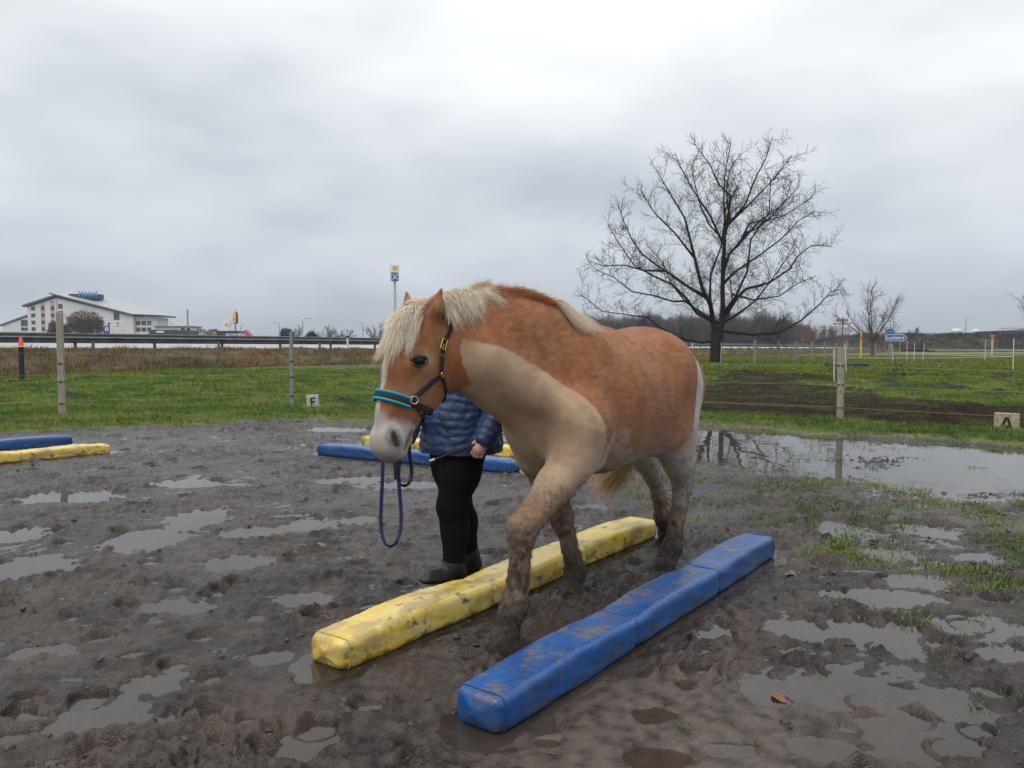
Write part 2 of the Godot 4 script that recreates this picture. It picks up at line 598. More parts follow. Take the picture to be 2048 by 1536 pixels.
	grainy(churned, grit, 1.5, 3.0)
	m.add_surface_from_arrays(Mesh.PRIMITIVE_TRIANGLES, b.arrays(rough_ix))
	m.surface_set_material(2, churned)
	var o := MeshInstance3D.new()
	o.name = "ground"
	o.mesh = m
	add_child(o)
	o.set_meta("kind", "structure")
	# standing water: one level sheet that the mud rises through
	var w := MB.new()
	w.face([Vector3(-16, 0, 5), Vector3(16, 0, 5), Vector3(16, 0, -17.6), Vector3(-16, 0, -17.6)], Vector3.UP)
	var wm := mat(lin(0.05, 0.037, 0.026), 0.02)
	wm.albedo_color.a = 0.5
	wm.transparency = BaseMaterial3D.TRANSPARENCY_ALPHA
	wm.metallic_specular = 0.42
	grainy(wm, noise_tex(43, 0.006, 2), 0.35, 0.12)
	structure("water", w.mesh(), wm)

# ------------------------------------------------------------------ motorway
func w_beam(b: MB, from: Vector3, to: Vector3, side: Vector3) -> void:
	var prof := [Vector2(0.0, 0.155), Vector2(0.02, 0.14), Vector2(0.075, 0.105), Vector2(0.075, 0.06), Vector2(0.01, 0.02), Vector2(0.01, -0.02), Vector2(0.075, -0.06), Vector2(0.075, -0.105), Vector2(0.02, -0.14), Vector2(0.0, -0.155)]
	for k in prof.size() - 1:
		var e: Vector2 = prof[k + 1] - prof[k]
		var nn := (side * -e.y + Vector3.UP * e.x).normalized()
		var p: Vector3 = side * prof[k].x + Vector3.UP * prof[k].y
		var q: Vector3 = side * prof[k + 1].x + Vector3.UP * prof[k + 1].y
		b.face([from + p, to + p, to + q, from + q], nn)
	b.face([from + Vector3(0, 0.157, 0), to + Vector3(0, 0.157, 0), to + Vector3(0, 0.157, 0) - side * 0.05, from + Vector3(0, 0.157, 0) - side * 0.05], Vector3.UP)

func guardrail(label: String, q: float, top: float, ground_at: float, a0: float, count: int, far_end: float) -> void:
	var o := thing("guardrail", label, "guardrail", road_point(a0, q, 0.0))
	var zinc := mat(lin(0.17, 0.175, 0.18), 0.45)
	zinc.metallic = 0.5
	zinc.albedo_texture = noise_tex(31, 0.01, 4, 0.55, 1.0, 256)
	grainy(zinc, zinc.albedo_texture, 0.6, 0.0)
	var side := Vector3(0.818, 0, 0.576)
	var dir := Vector3(0.576, 0, -0.818)
	var pm := MB.new()
	pm.box(Vector3(0, (top - ground_at) * 0.5 - 0.12, 0), Vector3(0.1, top - ground_at + 0.1, 0.13), Basis(side, Vector3.UP, -dir), Color.WHITE, 0.01)
	var post := pm.mesh()
	var bm := MB.new()
	w_beam(bm, Vector3.ZERO, dir * 4.0, side)
	var beam := bm.mesh()
	for k in count:
		part(o, "post", post, zinc, Transform3D(Basis.IDENTITY, dir * 4.0 * k + Vector3(0, ground_at, 0) - side * 0.09))
		part(o, "beam", beam, zinc, Transform3D(Basis.IDENTITY, dir * 4.0 * k + Vector3(0, top - 0.155, 0)))
	var lm := MB.new()
	w_beam(lm, dir * 4.0 * count, dir * far_end, side)
	part(o, "beam", lm.mesh(), zinc, Transform3D(Basis.IDENTITY, Vector3(0, top - 0.155, 0)))

func make_road() -> void:
	var b := MB.new()
	var prof := [[0.4, 1.36], [-0.3, 1.42], [-11.8, 1.78], [-12.2, 1.80], [-13.2, 1.80], [-25.0, 1.62], [-28.0, 1.40]]
	var runs := [-90.0, -40.0, 0.0, 40.0, 90.0, 160.0, 260.0, 420.0, 700.0, 1100.0]
	for k in runs.size() - 1:
		for s in prof.size() - 1:
			var p0 := road_point(runs[k], prof[s][0], prof[s][1])
			var p1 := road_point(runs[k + 1], prof[s][0], prof[s][1])
			var p2 := road_point(runs[k + 1], prof[s + 1][0], prof[s + 1][1])
			var p3 := road_point(runs[k], prof[s + 1][0], prof[s + 1][1])
			b.face([p0, p1, p2, p3], Vector3(0.818 * 0.03, 1, 0.576 * 0.03).normalized())
	var asphalt := mat(lin(0.34, 0.345, 0.35), 0.3)
	grainy(asphalt, noise_tex(32, 0.06, 3, 0, 1, 256), 2.0, 0.25)
	structure("road", b.mesh(), asphalt)
	var lines := MB.new()
	for l in [[-1.0, 1.442], [-11.3, 1.772]]:
		for k in runs.size() - 1:
			lines.face([road_point(runs[k], l[0], l[1] + 0.004), road_point(runs[k + 1], l[0], l[1] + 0.004), road_point(runs[k + 1], l[0] - 0.3, l[1] + 0.0135), road_point(runs[k], l[0] - 0.3, l[1] + 0.0135)], Vector3.UP)
	structure("road_markings", lines.mesh(), mat(lin(0.75, 0.75, 0.73), 0.4))
	guardrail("near steel guardrail along the verge, its posts in the dry grass", 0.75, 1.97, 1.30, -21.0, 62, 900.0)
	guardrail("far steel guardrail between the carriageways, seen above the near one", -12.6, 2.40, 1.78, -18.0, 55, 900.0)
	for a in [[19.6, "black and white reflector post behind the guardrail near the horse's forehead"], [78.0, "black and white reflector post right of the road sign"], [214.0, "small reflector post far along the verge"]]:
		var p := road_point(a[0], 1.6, 1.34)
		var o := thing("reflector_post", a[1], "reflector post", p, 0.0, "reflector posts")
		var s := MB.new()
		s.box(Vector3(0, 0.44, 0), Vector3(0.12, 1.0, 0.1), Basis(Vector3.UP, 0.6), Color.WHITE, 0.02)
		part(o, "post", s.mesh(), mat(lin(0.7, 0.7, 0.68), 0.5))
		var c := MB.new()
		c.box(Vector3(0, 0.82, 0), Vector3(0.128, 0.2, 0.108), Basis(Vector3.UP, 0.6), Color.WHITE, 0.02)
		part(o, "band", c.mesh(), mat(lin(0.012, 0.012, 0.012), 0.5))

# ------------------------------------------------------------------ grass, weeds and clods
func clump(blades: int, tall: float, spread: float, wide: float, s: int, lean := 0.5) -> ArrayMesh:
	var r := RandomNumberGenerator.new()
	r.seed = s
	var b := MB.new()
	for k in blades:
		var a := r.randf() * TAU
		var p := Vector3(cos(a), 0, sin(a)) * spread * sqrt(r.randf())
		var h := tall * r.randf_range(0.45, 1.0)
		var d := Vector3(cos(a + r.randfn() * 0.8), 0, sin(a + r.randfn() * 0.8)) * h * lean * r.randf_range(0.3, 1.2)
		var t := r.randf() * TAU
		var x := Vector3(cos(t), 0, sin(t)) * wide * 0.5
		var c := r.randf_range(0.7, 1.25)
		var col := Color(c * r.randf_range(0.9, 1.15), c, c * r.randf_range(0.8, 1.0))
		var n := x.cross(Vector3.UP).normalized()
		n = (n + Vector3.UP * 0.5).normalized()
		var m := p + d * 0.35 + Vector3(0, h * 0.6, 0)
		var e := p + d + Vector3(0, h * (1.0 - 0.25 * lean), 0)
		var i0 := b.vert(p - x - Vector3(0, 0.012, 0), n, col)
		var i1 := b.vert(p + x - Vector3(0, 0.012, 0), n, col)
		var i2 := b.vert(m - x * 0.7, n, col)
		var i3 := b.vert(m + x * 0.7, n, col)
		var i4 := b.vert(e, n, col)
		b.quad(i0, i1, i3, i2)
		b.tri(i2, i3, i4)
	return b.mesh()

func scatter(called: String, label: String, category: String, mesh: Mesh, m: Material, where: Array, tint: Array) -> void:
	if where.is_empty():
		return
	var mm := MultiMesh.new()
	mm.transform_format = MultiMesh.TRANSFORM_3D
	mm.use_colors = true
	mm.mesh = mesh
	mm.instance_count = where.size()
	for k in where.size():
		mm.set_instance_transform(k, where[k])
		mm.set_instance_color(k, tint[k])
	var o := MultiMeshInstance3D.new()
	o.name = numbered(called)
	o.multimesh = mm
	o.material_override = m
	add_child(o)
	o.set_meta("kind", "stuff")
	tag(o, label, category)

func planted(p: Vector3, size: float, tall := 1.0) -> Transform3D:
	return Transform3D(Basis(Vector3.UP, rng.randf() * TAU).scaled(Vector3(size, size * tall, size)), p)

func make_greenery() -> void:
	var blade := mat(Color.WHITE, 0.6, true)
	blade.metallic_specular = 0.3
	blade.backlight_enabled = true
	blade.backlight = Color(0.35, 0.4, 0.2)
	var straw := mat(Color.WHITE, 0.85, true)
	var patch := noise(91, 0.5, 3)
	var green := func(p: Vector3) -> Color:
		var t := patch.get_noise_2d(p.x, p.z)
		var c := Color(0.07, 0.155, 0.012).lerp(Color(0.20, 0.26, 0.038), clampf(0.42 + t * 1.7 + rng.randfn() * 0.24, 0.0, 1.0))
		return c
	# tufts that poke out of the wet arena
	var where := [[], [], []]
	var tint := [[], [], []]
	for k in 46000:
		var z := -2.3 - 13.0 * pow(rng.randf(), 1.15)
		var x := (rng.randf_range(0.0, 0.86) if k % 5 else rng.randf_range(-0.75, 0.1)) * (-z) + 0.2
		var t := sample(f_tuft, x, z, 0.0)
		if sample(f_mud, x, z, -1.0) < 0.1 or rng.randf() > t * 0.9 + 0.002:
			continue
		var lane := absf((x + 0.35) * 0.811 + (z + 3.0) * 0.585)
		if lane < 0.62 and z > -5.9:
			continue
		var p := lowered(x, z)
		if p.y < -0.035 and rng.randf() < 0.7:
			continue
		p.y = maxf(p.y, -0.03)
		var v := rng.randi() % 3
		where[v].append(planted(p, rng.randf_range(0.4, 1.0) * (0.75 if rng.randf() < 0.75 else 1.4), 0.8))
		tint[v].append(green.call(p) * rng.randf_range(0.85, 1.15))
	scatter("grass_tufts", "small green grass tufts growing out of the wet mud", "grass", clump(18, 0.05, 0.06, 0.0045, 1, 1.0), blade, where[0], tint[0])
	scatter("grass_tufts", "sparse thin grass tufts in the wet mud", "grass", clump(9, 0.055, 0.05, 0.004, 2, 0.9), blade, where[1], tint[1])
	scatter("grass_tufts", "broad low grass tufts in the wet mud", "grass", clump(30, 0.045, 0.09, 0.0045, 3, 1.2), blade, where[2], tint[2])
	# turf: the strip by the flood, the left meadow, the pasture
	where = [[], []]
	tint = [[], []]
	for k in 34000:
		var z := -8.5 - 26.5 * pow(rng.randf(), 1.25)
		var x := rng.randf_range(-0.82, 0.82) * (-z + 2.0)
		if x > GX0 and sample(f_mud, x, z, -1.0) > (-0.02 + rng.randfn() * 0.07 if z > -17.0 else rng.randf_range(-0.1, 2.2) * rng.randf() * rng.randf()):
			continue
		if road_distance(x, z) < 6.0:
			continue
		var p := lowered(x, z)
		var far := clampf((-z - 10.0) / 25.0, 0.0, 1.0)
		var edge := x > 0.0 and x < 13.0 and z > -17.5
		where[k % 2].append(planted(p, lerpf(0.8, 1.35, far) * rng.randf_range(0.7, 1.2), 0.8 if edge else 0.85))
		var c: Color = green.call(p)
		if edge:
			c = Color(c.r * 0.7, c.g * 0.8, c.b * 0.8)
		if rng.randf() < 0.12:
			c = c.lerp(Color(0.2, 0.16, 0.06), 0.6)
		tint[k % 2].append(c)
	scatter("turf", "short green turf of the meadow around the arena", "grass", clump(26, 0.10, 0.13, 0.007, 4, 0.8), blade, where[0], tint[0])
	scatter("turf", "rougher turf mixed through the meadow grass", "grass", clump(18, 0.14, 0.11, 0.007, 5, 1.0), blade, where[1], tint[1])
	where = [[], []]
	tint = [[], []]
	for k in 16000:
		var z := -30.0 - 66.0 * pow(rng.randf(), 1.4)
		var x := rng.randf_range(0.15, 0.78) * (-z)
		if sample(f_mud, x, z, -1.0) > rng.randf_range(-0.1, 0.5) or road_distance(x, z) < 6.5:
			continue
		var p := lowered(x, z)
		where[0].append(planted(p, rng.randf_range(1.3, 2.2), 0.55))
		tint[0].append((green.call(p) as Color).lerp(Color(0.24, 0.24, 0.07), 0.45))
	scatter("pasture_grass", "short yellowish green grass of the far pasture", "grass", clump(26, 0.12, 0.2, 0.014, 6, 0.8), blade, where[0], tint[0])
	# dry grass on the bank below the guardrail
	where = [[], []]
	tint = [[], []]
	var rust := noise(92, 0.16, 2)
	for k in 9000:
		var a := -24.0 + 300.0 * pow(rng.randf(), 2.2)
		var q := rng.randf_range(0.9, 7.6)
		var p := road_point(a, q, 0.0)
		p.y = land(p.x, p.z) + 0.03
		var t := rust.get_noise_2d(p.x, p.z) * 1.5 + rng.randfn() * 0.25
		var c := Color(0.165, 0.115, 0.05).lerp(Color(0.24, 0.11, 0.035), clampf(t, 0.0, 1.0)).lerp(Color(0.09, 0.085, 0.03), clampf(-t, 0.0, 1.0))
		where[k % 2].append(planted(p, rng.randf_range(0.7, 1.5), rng.randf_range(0.5, 1.1) * (0.45 if q < 2.0 else 1.0)))
		tint[k % 2].append(c)
	scatter("dry_grass", "rust brown dry grass on the motorway bank", "grass", clump(30, 0.42, 0.28, 0.014, 7, 0.8), straw, where[0], tint[0])
	scatter("dry_grass", "straw coloured tangled grass on the motorway bank", "grass", clump(24, 0.30, 0.34, 0.016, 8, 1.5), straw, where[1], tint[1])
	# one dry tussock left of the letter board
	var ts := part(self, "dry_tussock", clump(60, 0.42, 0.09, 0.006, 9, 1.1), mat(lin(0.34, 0.25, 0.13), 0.9), Transform3D(Basis.IDENTITY, lowered(-5.9, -17.9)))
	tag(ts, "tuft of straw coloured dry grass left of the grey round post", "grass tussock")
	# clods thrown up by the hooves
	var lump := noise(93, 1.0, 2)
	var b := MB.new()
	for r in 6:
		for s in 9:
			var th := PI * r / 5.0
			var ph := TAU * s / 9.0
			var d := Vector3(sin(th) * cos(ph), cos(th) * 0.7, sin(th) * sin(ph))
			b.vert(d * (1.0 + lump.get_noise_3dv(d * 1.4) * 0.7), d)
	for r in 5:
		for s in 9:
			b.quad(r * 9 + s, r * 9 + (s + 1) % 9, (r + 1) * 9 + (s + 1) % 9, (r + 1) * 9 + s)
	b.smooth()
	where = []
	tint = []
	for k in 3600:
		var z := -2.0 - 9.0 * pow(rng.randf(), 1.5)
		var x := rng.randf_range(-0.8, 0.8) * (-z + 0.4)
		if Vector2(x - 0.45, z + 2.75).length() < 0.5 and rng.randf() < 0.9:
			continue
		var cl := n_a.get_noise_2d(x * 1.3 + 50.0, z * 1.3)
		if cl < rng.randf_range(-0.25, 0.45):
			continue
		var p := lowered(x, z)
		if p.y < -0.004:
			continue
		where.append(Transform3D(Basis.from_euler(Vector3(rng.randf() * 6.0, rng.randf() * 6.0, rng.randf() * 6.0)).scaled(Vector3(1.3, 0.8, 1.0) * 0.005 * exp(rng.randf() * 1.35)), p - Vector3(0, 0.003, 0)))
		var w := rng.randf_range(0.6, 1.2)
		tint.append(Color(0.052 * w, 0.038 * w, 0.030 * w))
	var clod := mat(Color.WHITE, 0.55, true)
	scatter("mud_clods", "small dark clods thrown up by hooves across the arena", "mud", b.mesh(), clod, where, tint)
	# a few fallen leaves
	for l in [[1.05, -3.05, 0.4], [1.66, -4.62, 2.0], [2.46, -4.35, 1.0], [3.75, -5.75, 2.6]]:
		var q := MB.new()
		var c := Color.WHITE
		for k in 6:
			var u := k / 5.0
			var w := 0.022 * sin(PI * clampf(u * 0.9 + 0.08, 0.0, 1.0))
			q.vert(Vector3(-w, 0.006 * sin(u * 5.0), u * 0.085), Vector3.UP)
			q.vert(Vector3(0, 0.0 - 0.004, u * 0.085), Vector3.UP)
			q.vert(Vector3(w, 0.008 * sin(u * 4.0 + 1.0), u * 0.085), Vector3.UP)
		for k in 5:
			for s in 2:
				q.quad(k * 3 + s, k * 3 + s + 1, k * 3 + s + 4, k * 3 + s + 3)
		q.smooth()
		var p := lowered(l[0], l[1])
		p.y = maxf(p.y, 0.0) + 0.008
		var o := part(self, "fallen_leaf", q.mesh(), mat(lin(0.16, 0.06, 0.03), 0.5), Transform3D(Basis(Vector3.UP, l[2]), p))
		tag(o, "brown fallen leaf lying on the wet mud", "leaf", "fallen leaves")

# ------------------------------------------------------------------ bare trees
func limb(b: MB, path: Array, r0: float, r1: float, sides: int) -> void:
	var radii := []
	for k in path.size():
		radii.append(lerpf(r0, r1, pow(float(k) / (path.size() - 1), 0.6)))
	if sides > 3:
		b.tube(path, radii, sides, Color.WHITE, false)
		return
	# thin twig: three sides, light on vertices
	var last := -1
	for k in path.size():
		var t: Vector3 = (path[mini(k + 1, path.size() - 1)] - path[maxi(k - 1, 0)]).normalized()
		var x := t.cross(Vector3(0.31, 0.17, 0.93)).normalized()
		var y := t.cross(x)
		var first := b.v.size()
		for s in 3:
			var o := x * cos(TAU * s / 3.0) + y * sin(TAU * s / 3.0)
			b.vert(path[k] + o * radii[k], o)
		if last >= 0:
			for s in 3:
				b.quad(last + s, last + (s + 1) % 3, first + (s + 1) % 3, first + s)
		last = first

# side branches along a path, each with its own twigs
func sprout(b: MB, path: Array, r: RandomNumberGenerator, from: float, gap: float, length: float, rad: float, depth: int, lift: float) -> void:
	var total := 0.0
	for k in path.size() - 1:
		total += path[k].distance_to(path[k + 1])
	var s := total * from
	while s < total:
		var u := s
		var k := 0
		while k < path.size() - 2 and u > path[k].distance_to(path[k + 1]):
			u -= path[k].distance_to(path[k + 1])
			k += 1
		var t: Vector3 = (path[k + 1] - path[k]).normalized()
		var p: Vector3 = path[k] + t * u
		var a := r.randf() * TAU
		var x := t.cross(Vector3(0.2, 0.9, 0.35)).normalized()
		var y := t.cross(x)
		var d := (t * r.randf_range(0.35, 0.8) + (x * cos(a) + y * sin(a)) * r.randf_range(0.6, 1.0) + Vector3.UP * lift * 0.5).normalized()
		var l := length * r.randf_range(0.45, 1.1) * lerpf(1.0, 0.65, s / total)
		var n := 5 if depth > 1 else 4
		var q := [p]
		for e in n - 1:
			d = (d + Vector3.UP * lift * 0.25 + Vector3(r.randfn(), r.randfn(), r.randfn()) * 0.085).normalized()
			p += d * l / (n - 1)
			q.append(p)
		limb(b, q, rad, rad * 0.4, 3)
		if depth > 1:
			sprout(b, q, r, 0.12, gap * 0.72, length * 0.44, rad * 0.74, depth - 1, lift)
		s += gap * r.randf_range(0.6, 1.4)

func bare_tree(called: String, label: String, at: Vector3, tall: float, wide: float, s: int, bark: Material, group: String, gap := 0.5, twig := 0.014) -> Node3D:
	var r := RandomNumberGenerator.new()
	r.seed = s
	var o := thing(called, label, "tree", at, 0.0, group)
	var b := MB.new()
	var fork := tall * r.randf_range(0.16, 0.26)
	limb(b, [Vector3(0, -0.2, 0), Vector3(0.02 * tall * r.randfn() * 0.3, fork * 0.5, 0), Vector3(0, fork, 0)], tall * 0.024, tall * 0.018, 9)
	part(o, "trunk", b.mesh(), bark)
	var c := MB.new()
	var main := 8
	for k in main:
		var a := TAU * (k + r.randf() * 0.6) / main
		var out := r.randf_range(0.25, 1.0)
		var d := Vector3(cos(a) * out, 1.15 - out * 0.75, sin(a) * out).normalized()
		var p := Vector3(0, fork * r.randf_range(0.75, 1.05), 0)
		var l := lerpf(tall - fork, wide * 0.62, out)
		var q := [p]
		for e in 6:
			d = (d + Vector3.UP * 0.09 + Vector3(r.randfn(), r.randfn() * 0.5, r.randfn()) * 0.11).normalized()
			p += d * l / 6.0
			q.append(p)
		limb(c, q, tall * 0.012, twig * 1.1, 5)
		sprout(c, q, r, 0.15, gap, tall * 0.26, twig * 1.25, 2, 0.35)
	part(o, "crown", c.mesh(), bark)
	return o

# a tree that kept its brown leaves
func leafy_tree(called: String, label: String, at: Vector3, tall: float, wide: float, s: int, bark: Material, leaf: Material, group: String) -> void:
	var o := bare_tree(called, label, at, tall, wide, s, bark, group, 0.9, 0.05)
	var r := RandomNumberGenerator.new()
	r.seed = s + 7
	var b := MB.new()
	for k in 2200:
		var d := Vector3(r.randfn(), r.randfn() * 0.6, r.randfn()).normalized()
		var e := pow(r.randf(), 0.45)
		var p := Vector3(d.x * wide * 0.47 * e, tall * 0.6 + d.y * tall * 0.4 * e, d.z * wide * 0.47 * e)
		if fur_n.get_noise_3dv(p * 0.045) < -0.06:
			continue
		for q in 7:
			var c := p + Vector3(r.randfn(), r.randfn(), r.randfn()) * 0.35
			var x := Vector3(r.randfn(), r.randfn(), r.randfn()).normalized() * 0.2
			var y := x.cross(Vector3(r.randfn(), r.randfn(), r.randfn())).normalized() * 0.16
			var t := r.randf_range(0.6, 1.3)
			var n := x.cross(y).normalized()
			b.face([c - x - y, c + x - y, c + x * 0.6 + y], n, Color(t, t, t))
	part(o, "leaves", b.mesh(), leaf).set_meta("kind", "stuff")

func make_big_tree() -> void:
	var bark := mat(lin(0.036, 0.029, 0.024), 0.95)
	bark.albedo_texture = noise_tex(33, 0.02, 4, 0.55, 1.0, 256)
	grainy(bark, bark.albedo_texture, 1.2, 3.0, false)
	var base := lowered(12.7, -48.0)
	var o := thing("bare_tree", "large bare tree with forked trunk and wide spreading limbs beside the pasture", "tree", base)
	var r := RandomNumberGenerator.new()
	r.seed = 404
	# limbs as (x, y) in metres from the foot of the trunk, drawn in one plane and then swung out of it
	var b := MB.new()
	b.tube([Vector3(0, -0.2, 0), Vector3(0, 0.25, 0), Vector3(0.02, 1.0, 0.02), Vector3(0.08, 1.85, 0.0)], [0.46, 0.37, 0.36, 0.43], 16)
	part(o, "trunk", b.mesh(), bark)
	var limbs := [
		[0.26, [[0.02, 1.5], [-0.22, 2.8], [-0.5, 3.9], [-0.97, 4.9], [-1.28, 6.0], [-1.55, 7.3], [-1.8, 8.5], [-2.2, 9.6], [-2.8, 10.6], [-3.6, 12.0], [-4.1, 12.7]], 0.2],
		[0.3, [[0.15, 1.5], [0.45, 2.6], [0.55, 3.7], [0.55, 5.3], [0.66, 6.9], [0.66, 8.6], [0.92, 10.0], [0.82, 11.1], [0.2, 12.0], [-0.45, 13.2], [-1.3, 14.4]], -0.15],
		[0.17, [[-0.2, 2.9], [-1.3, 3.4], [-2.1, 4.4], [-2.9, 5.2], [-4.1, 5.7], [-5.5, 6.4], [-6.6, 7.8], [-7.2, 9.0]], 0.5],
		[0.15, [[-0.7, 4.3], [-1.7, 5.0], [-2.8, 5.9], [-3.8, 6.6], [-4.7, 7.4], [-5.2, 8.4], [-5.7, 9.6], [-6.1, 10.8]], -0.6],
		[0.13, [[-0.05, 1.2], [-1.0, 1.15], [-2.4, 1.5], [-3.9, 2.4], [-4.6, 3.0], [-5.5, 3.1], [-7.5, 3.4], [-8.9, 4.5]], 0.35],
		[0.14, [[0.05, 4.8], [0.07, 6.9], [0.05, 8.1], [-0.9, 9.1], [-1.5, 10.2], [-1.9, 11.4], [-2.3, 12.6]], 0.7],
		[0.17, [[0.7, 3.0], [1.45, 4.3], [2.0, 4.9], [3.4, 5.3], [4.5, 6.2], [5.0, 7.0], [5.7, 7.7], [6.9, 7.6]], 0.4],
		[0.15, [[0.66, 6.3], [1.0, 7.3], [1.55, 8.1], [2.1, 8.8], [2.9, 9.1], [3.9, 10.0], [4.9, 11.2], [5.3, 12.2]], -0.5],
		[0.12, [[0.7, 2.5], [1.5, 3.1], [2.0, 3.7], [2.4, 4.1], [3.2, 5.5], [3.7, 6.6], [4.2, 7.9]], 0.8],
		[0.14, [[0.5, 2.1], [2.5, 1.85], [4.1, 2.0], [5.5, 2.8], [6.5, 3.9], [7.1, 4.7], [7.8, 4.9]], 0.3],
		[0.13, [[0.92, 9.0], [1.25, 9.6], [1.9, 10.4], [2.3, 12.3], [2.6, 13.2], [3.05, 14.6]], 0.45],
		[0.1, [[1.55, 8.5], [2.1, 9.5], [3.4, 9.7], [4.6, 10.0], [5.7, 10.6], [6.9, 11.4]], -0.7],
		[0.11, [[0.66, 8.6], [1.05, 9.6], [0.93, 10.9], [1.05, 11.8], [1.3, 13.2], [2.1, 14.5]], -0.8],
		[0.12, [[0.9, 5.2], [1.45, 6.0], [2.4, 6.9], [3.6, 8.0], [4.5, 9.1], [5.2, 9.6]], 0.9],
		[0.14, [[0.0, 3.0], [-0.5, 4.2], [-0.9, 5.6], [-0.6, 7.4], [-0.9, 9.2], [-0.5, 10.8]], 2.2],
		[0.14, [[0.4, 3.2], [0.9, 4.2], [1.2, 5.8], [1.0, 7.6], [1.4, 9.0], [1.0, 10.6]], 2.4],
		[0.13, [[0.1, 2.6], [-0.8, 3.4], [-1.5, 4.2], [-2.2, 5.6], [-2.6, 7.2], [-3.2, 8.3]], -2.0],
		[0.13, [[0.4, 2.4], [1.3, 3.3], [1.9, 4.5], [2.3, 6.2], [2.9, 7.4]], -2.2],
		[0.1, [[-1.9, 4.2], [-2.9, 4.1], [-4.2, 4.5], [-5.6, 4.7], [-6.9, 5.6], [-7.9, 6.0]], 0.6],
		[0.1, [[-3.2, 6.1], [-4.6, 6.2], [-5.9, 6.6], [-7.2, 6.6], [-8.2, 7.0]], -0.5],
		[0.1, [[2.0, 4.9], [3.2, 4.4], [4.6, 4.6], [5.8, 5.4], [7.1, 6.0]], -0.6],
	]
	limbs.append_array([[0.11, [[0.5, 8.0], [-0.6, 9.8], [-1.6, 11.4], [-2.6, 12.9], [-3.0, 13.7]], 0.3], [0.1, [[1.0, 9.0], [2.2, 10.6], [3.3, 12.0], [4.3, 13.4]], 0.4], [0.1, [[1.3, 7.6], [2.9, 9.4], [4.4, 10.6], [5.8, 12.0]], -0.4], [0.1, [[0.66, 8.6], [0.4, 10.6], [0.2, 12.2], [0.4, 14.2]], 0.5], [0.1, [[-1.5, 7.0], [-2.8, 8.6], [-4.2, 9.8], [-5.2, 11.3]], 0.4]])
	var grown := []
	for l in limbs:
		var path := []
		var flat: Array = l[1]
		# each limb leaves the one it grows from
		var root := Vector3(flat[0][0] * 0.96, flat[0][1] * 0.93, 0.0)
		var best := 0.9
		var shift := Vector3.ZERO
		for g in grown:
			for k in g.size() - 1:
				for s in 5:
					var q: Vector3 = g[k].lerp(g[k + 1], s / 5.0)
					var away := Vector2(q.x - root.x, q.y - root.y).length()
					if away < best:
						best = away
						shift = q - root
		for k in flat.size():
			var u := float(k) / (flat.size() - 1)
			path.append(Vector3(flat[k][0] * 0.96 + r.randfn() * 0.05, flat[k][1] * 0.93, l[2] * (2.2 * u + 0.8 * u * u) + r.randfn() * 0.08 * u) + shift * pow(1.0 - u, 2.0))
		grown.append(path)
		var c := MB.new()
		limb(c, path, l[0] * 0.8, 0.02, 9)
		var lo := part(o, "limb", c.mesh(), bark)
		var tw := MB.new()
		sprout(tw, path, r, 0.14, 0.28, 1.9, 0.0155, 3, 0.2)
		var t := part(lo, "twigs", tw.mesh(), bark)
		t.set_meta("kind", "stuff")

# ------------------------------------------------------------------ services and hotel beyond the motorway
func plate(b: MB, x0: float, x1: float, y0: float, y1: float, z0: float, z1: float, col := Color.WHITE) -> void:
	b.box(Vector3((x0 + x1) * 0.5, (y0 + y1) * 0.5, (z0 + z1) * 0.5), Vector3(x1 - x0, y1 - y0, z1 - z0), Basis.IDENTITY, col)

func block(parent: Node, called: String, m: Material, x0: float, x1: float, y0: float, y1: float, z0: float, z1: float) -> MeshInstance3D:
	var b := MB.new()
	plate(b, x0, x1, y0, y1, z0, z1)
	return part(parent, called, b.mesh(), m)

func lamp_post(label: String, at: Vector3, tall: float, arm: float, group: String) -> void:
	var steel := mat(lin(0.28, 0.29, 0.30), 0.5)
	var o := thing("street_lamp", label, "street lamp", at, 0.0, group)
	var b := MB.new()
	b.tube([Vector3.ZERO, Vector3(0, tall * 0.9, 0), Vector3(arm * 0.15, tall * 0.97, 0)], [0.16, 0.1, 0.08], 8)
	part(o, "pole", b.mesh(), steel)
	var c := MB.new()
	c.tube([Vector3(arm * 0.15, tall * 0.97, 0), Vector3(arm * 0.5, tall, 0), Vector3(arm, tall * 1.005, 0)], [0.08, 0.07, 0.06], 8)
	part(o, "arm", c.mesh(), steel)
	var d := MB.new()
	d.box(Vector3(arm * 1.12, tall * 1.003, 0), Vector3(absf(arm) * 0.4, 0.16, 0.3), Basis.IDENTITY, Color.WHITE, 0.04)
	part(o, "lamp_head", d.mesh(), steel)

func shell_emblem(parent: Node, at: Vector3, r: float) -> void:
	var fan := PackedVector2Array()
	for k in 13:
		var a := PI * (k / 12.0) * 1.16 - 0.25
		fan.append(Vector2(cos(a), sin(a)) * r * (1.0 + (0.05 if k % 2 else 0.0)))
	fan.append(Vector2(-0.42, -0.75) * r)
	fan.append(Vector2(0.42, -0.75) * r)
	var big := PackedVector2Array()
	for p in fan:
		big.append(p * 1.14)
	var b := MB.new()
	b.prism(big, 0.05, Transform3D(Basis.IDENTITY, at))
	var e := part(parent, "emblem", b.mesh(), mat(lin(0.55, 0.10, 0.03), 0.5))
	var c := MB.new()
	c.prism(fan, 0.05, Transform3D(Basis.IDENTITY, at + Vector3(0, 0, 0.04)))
	part(e, "fan", c.mesh(), mat(lin(0.78, 0.47, 0.05), 0.5))

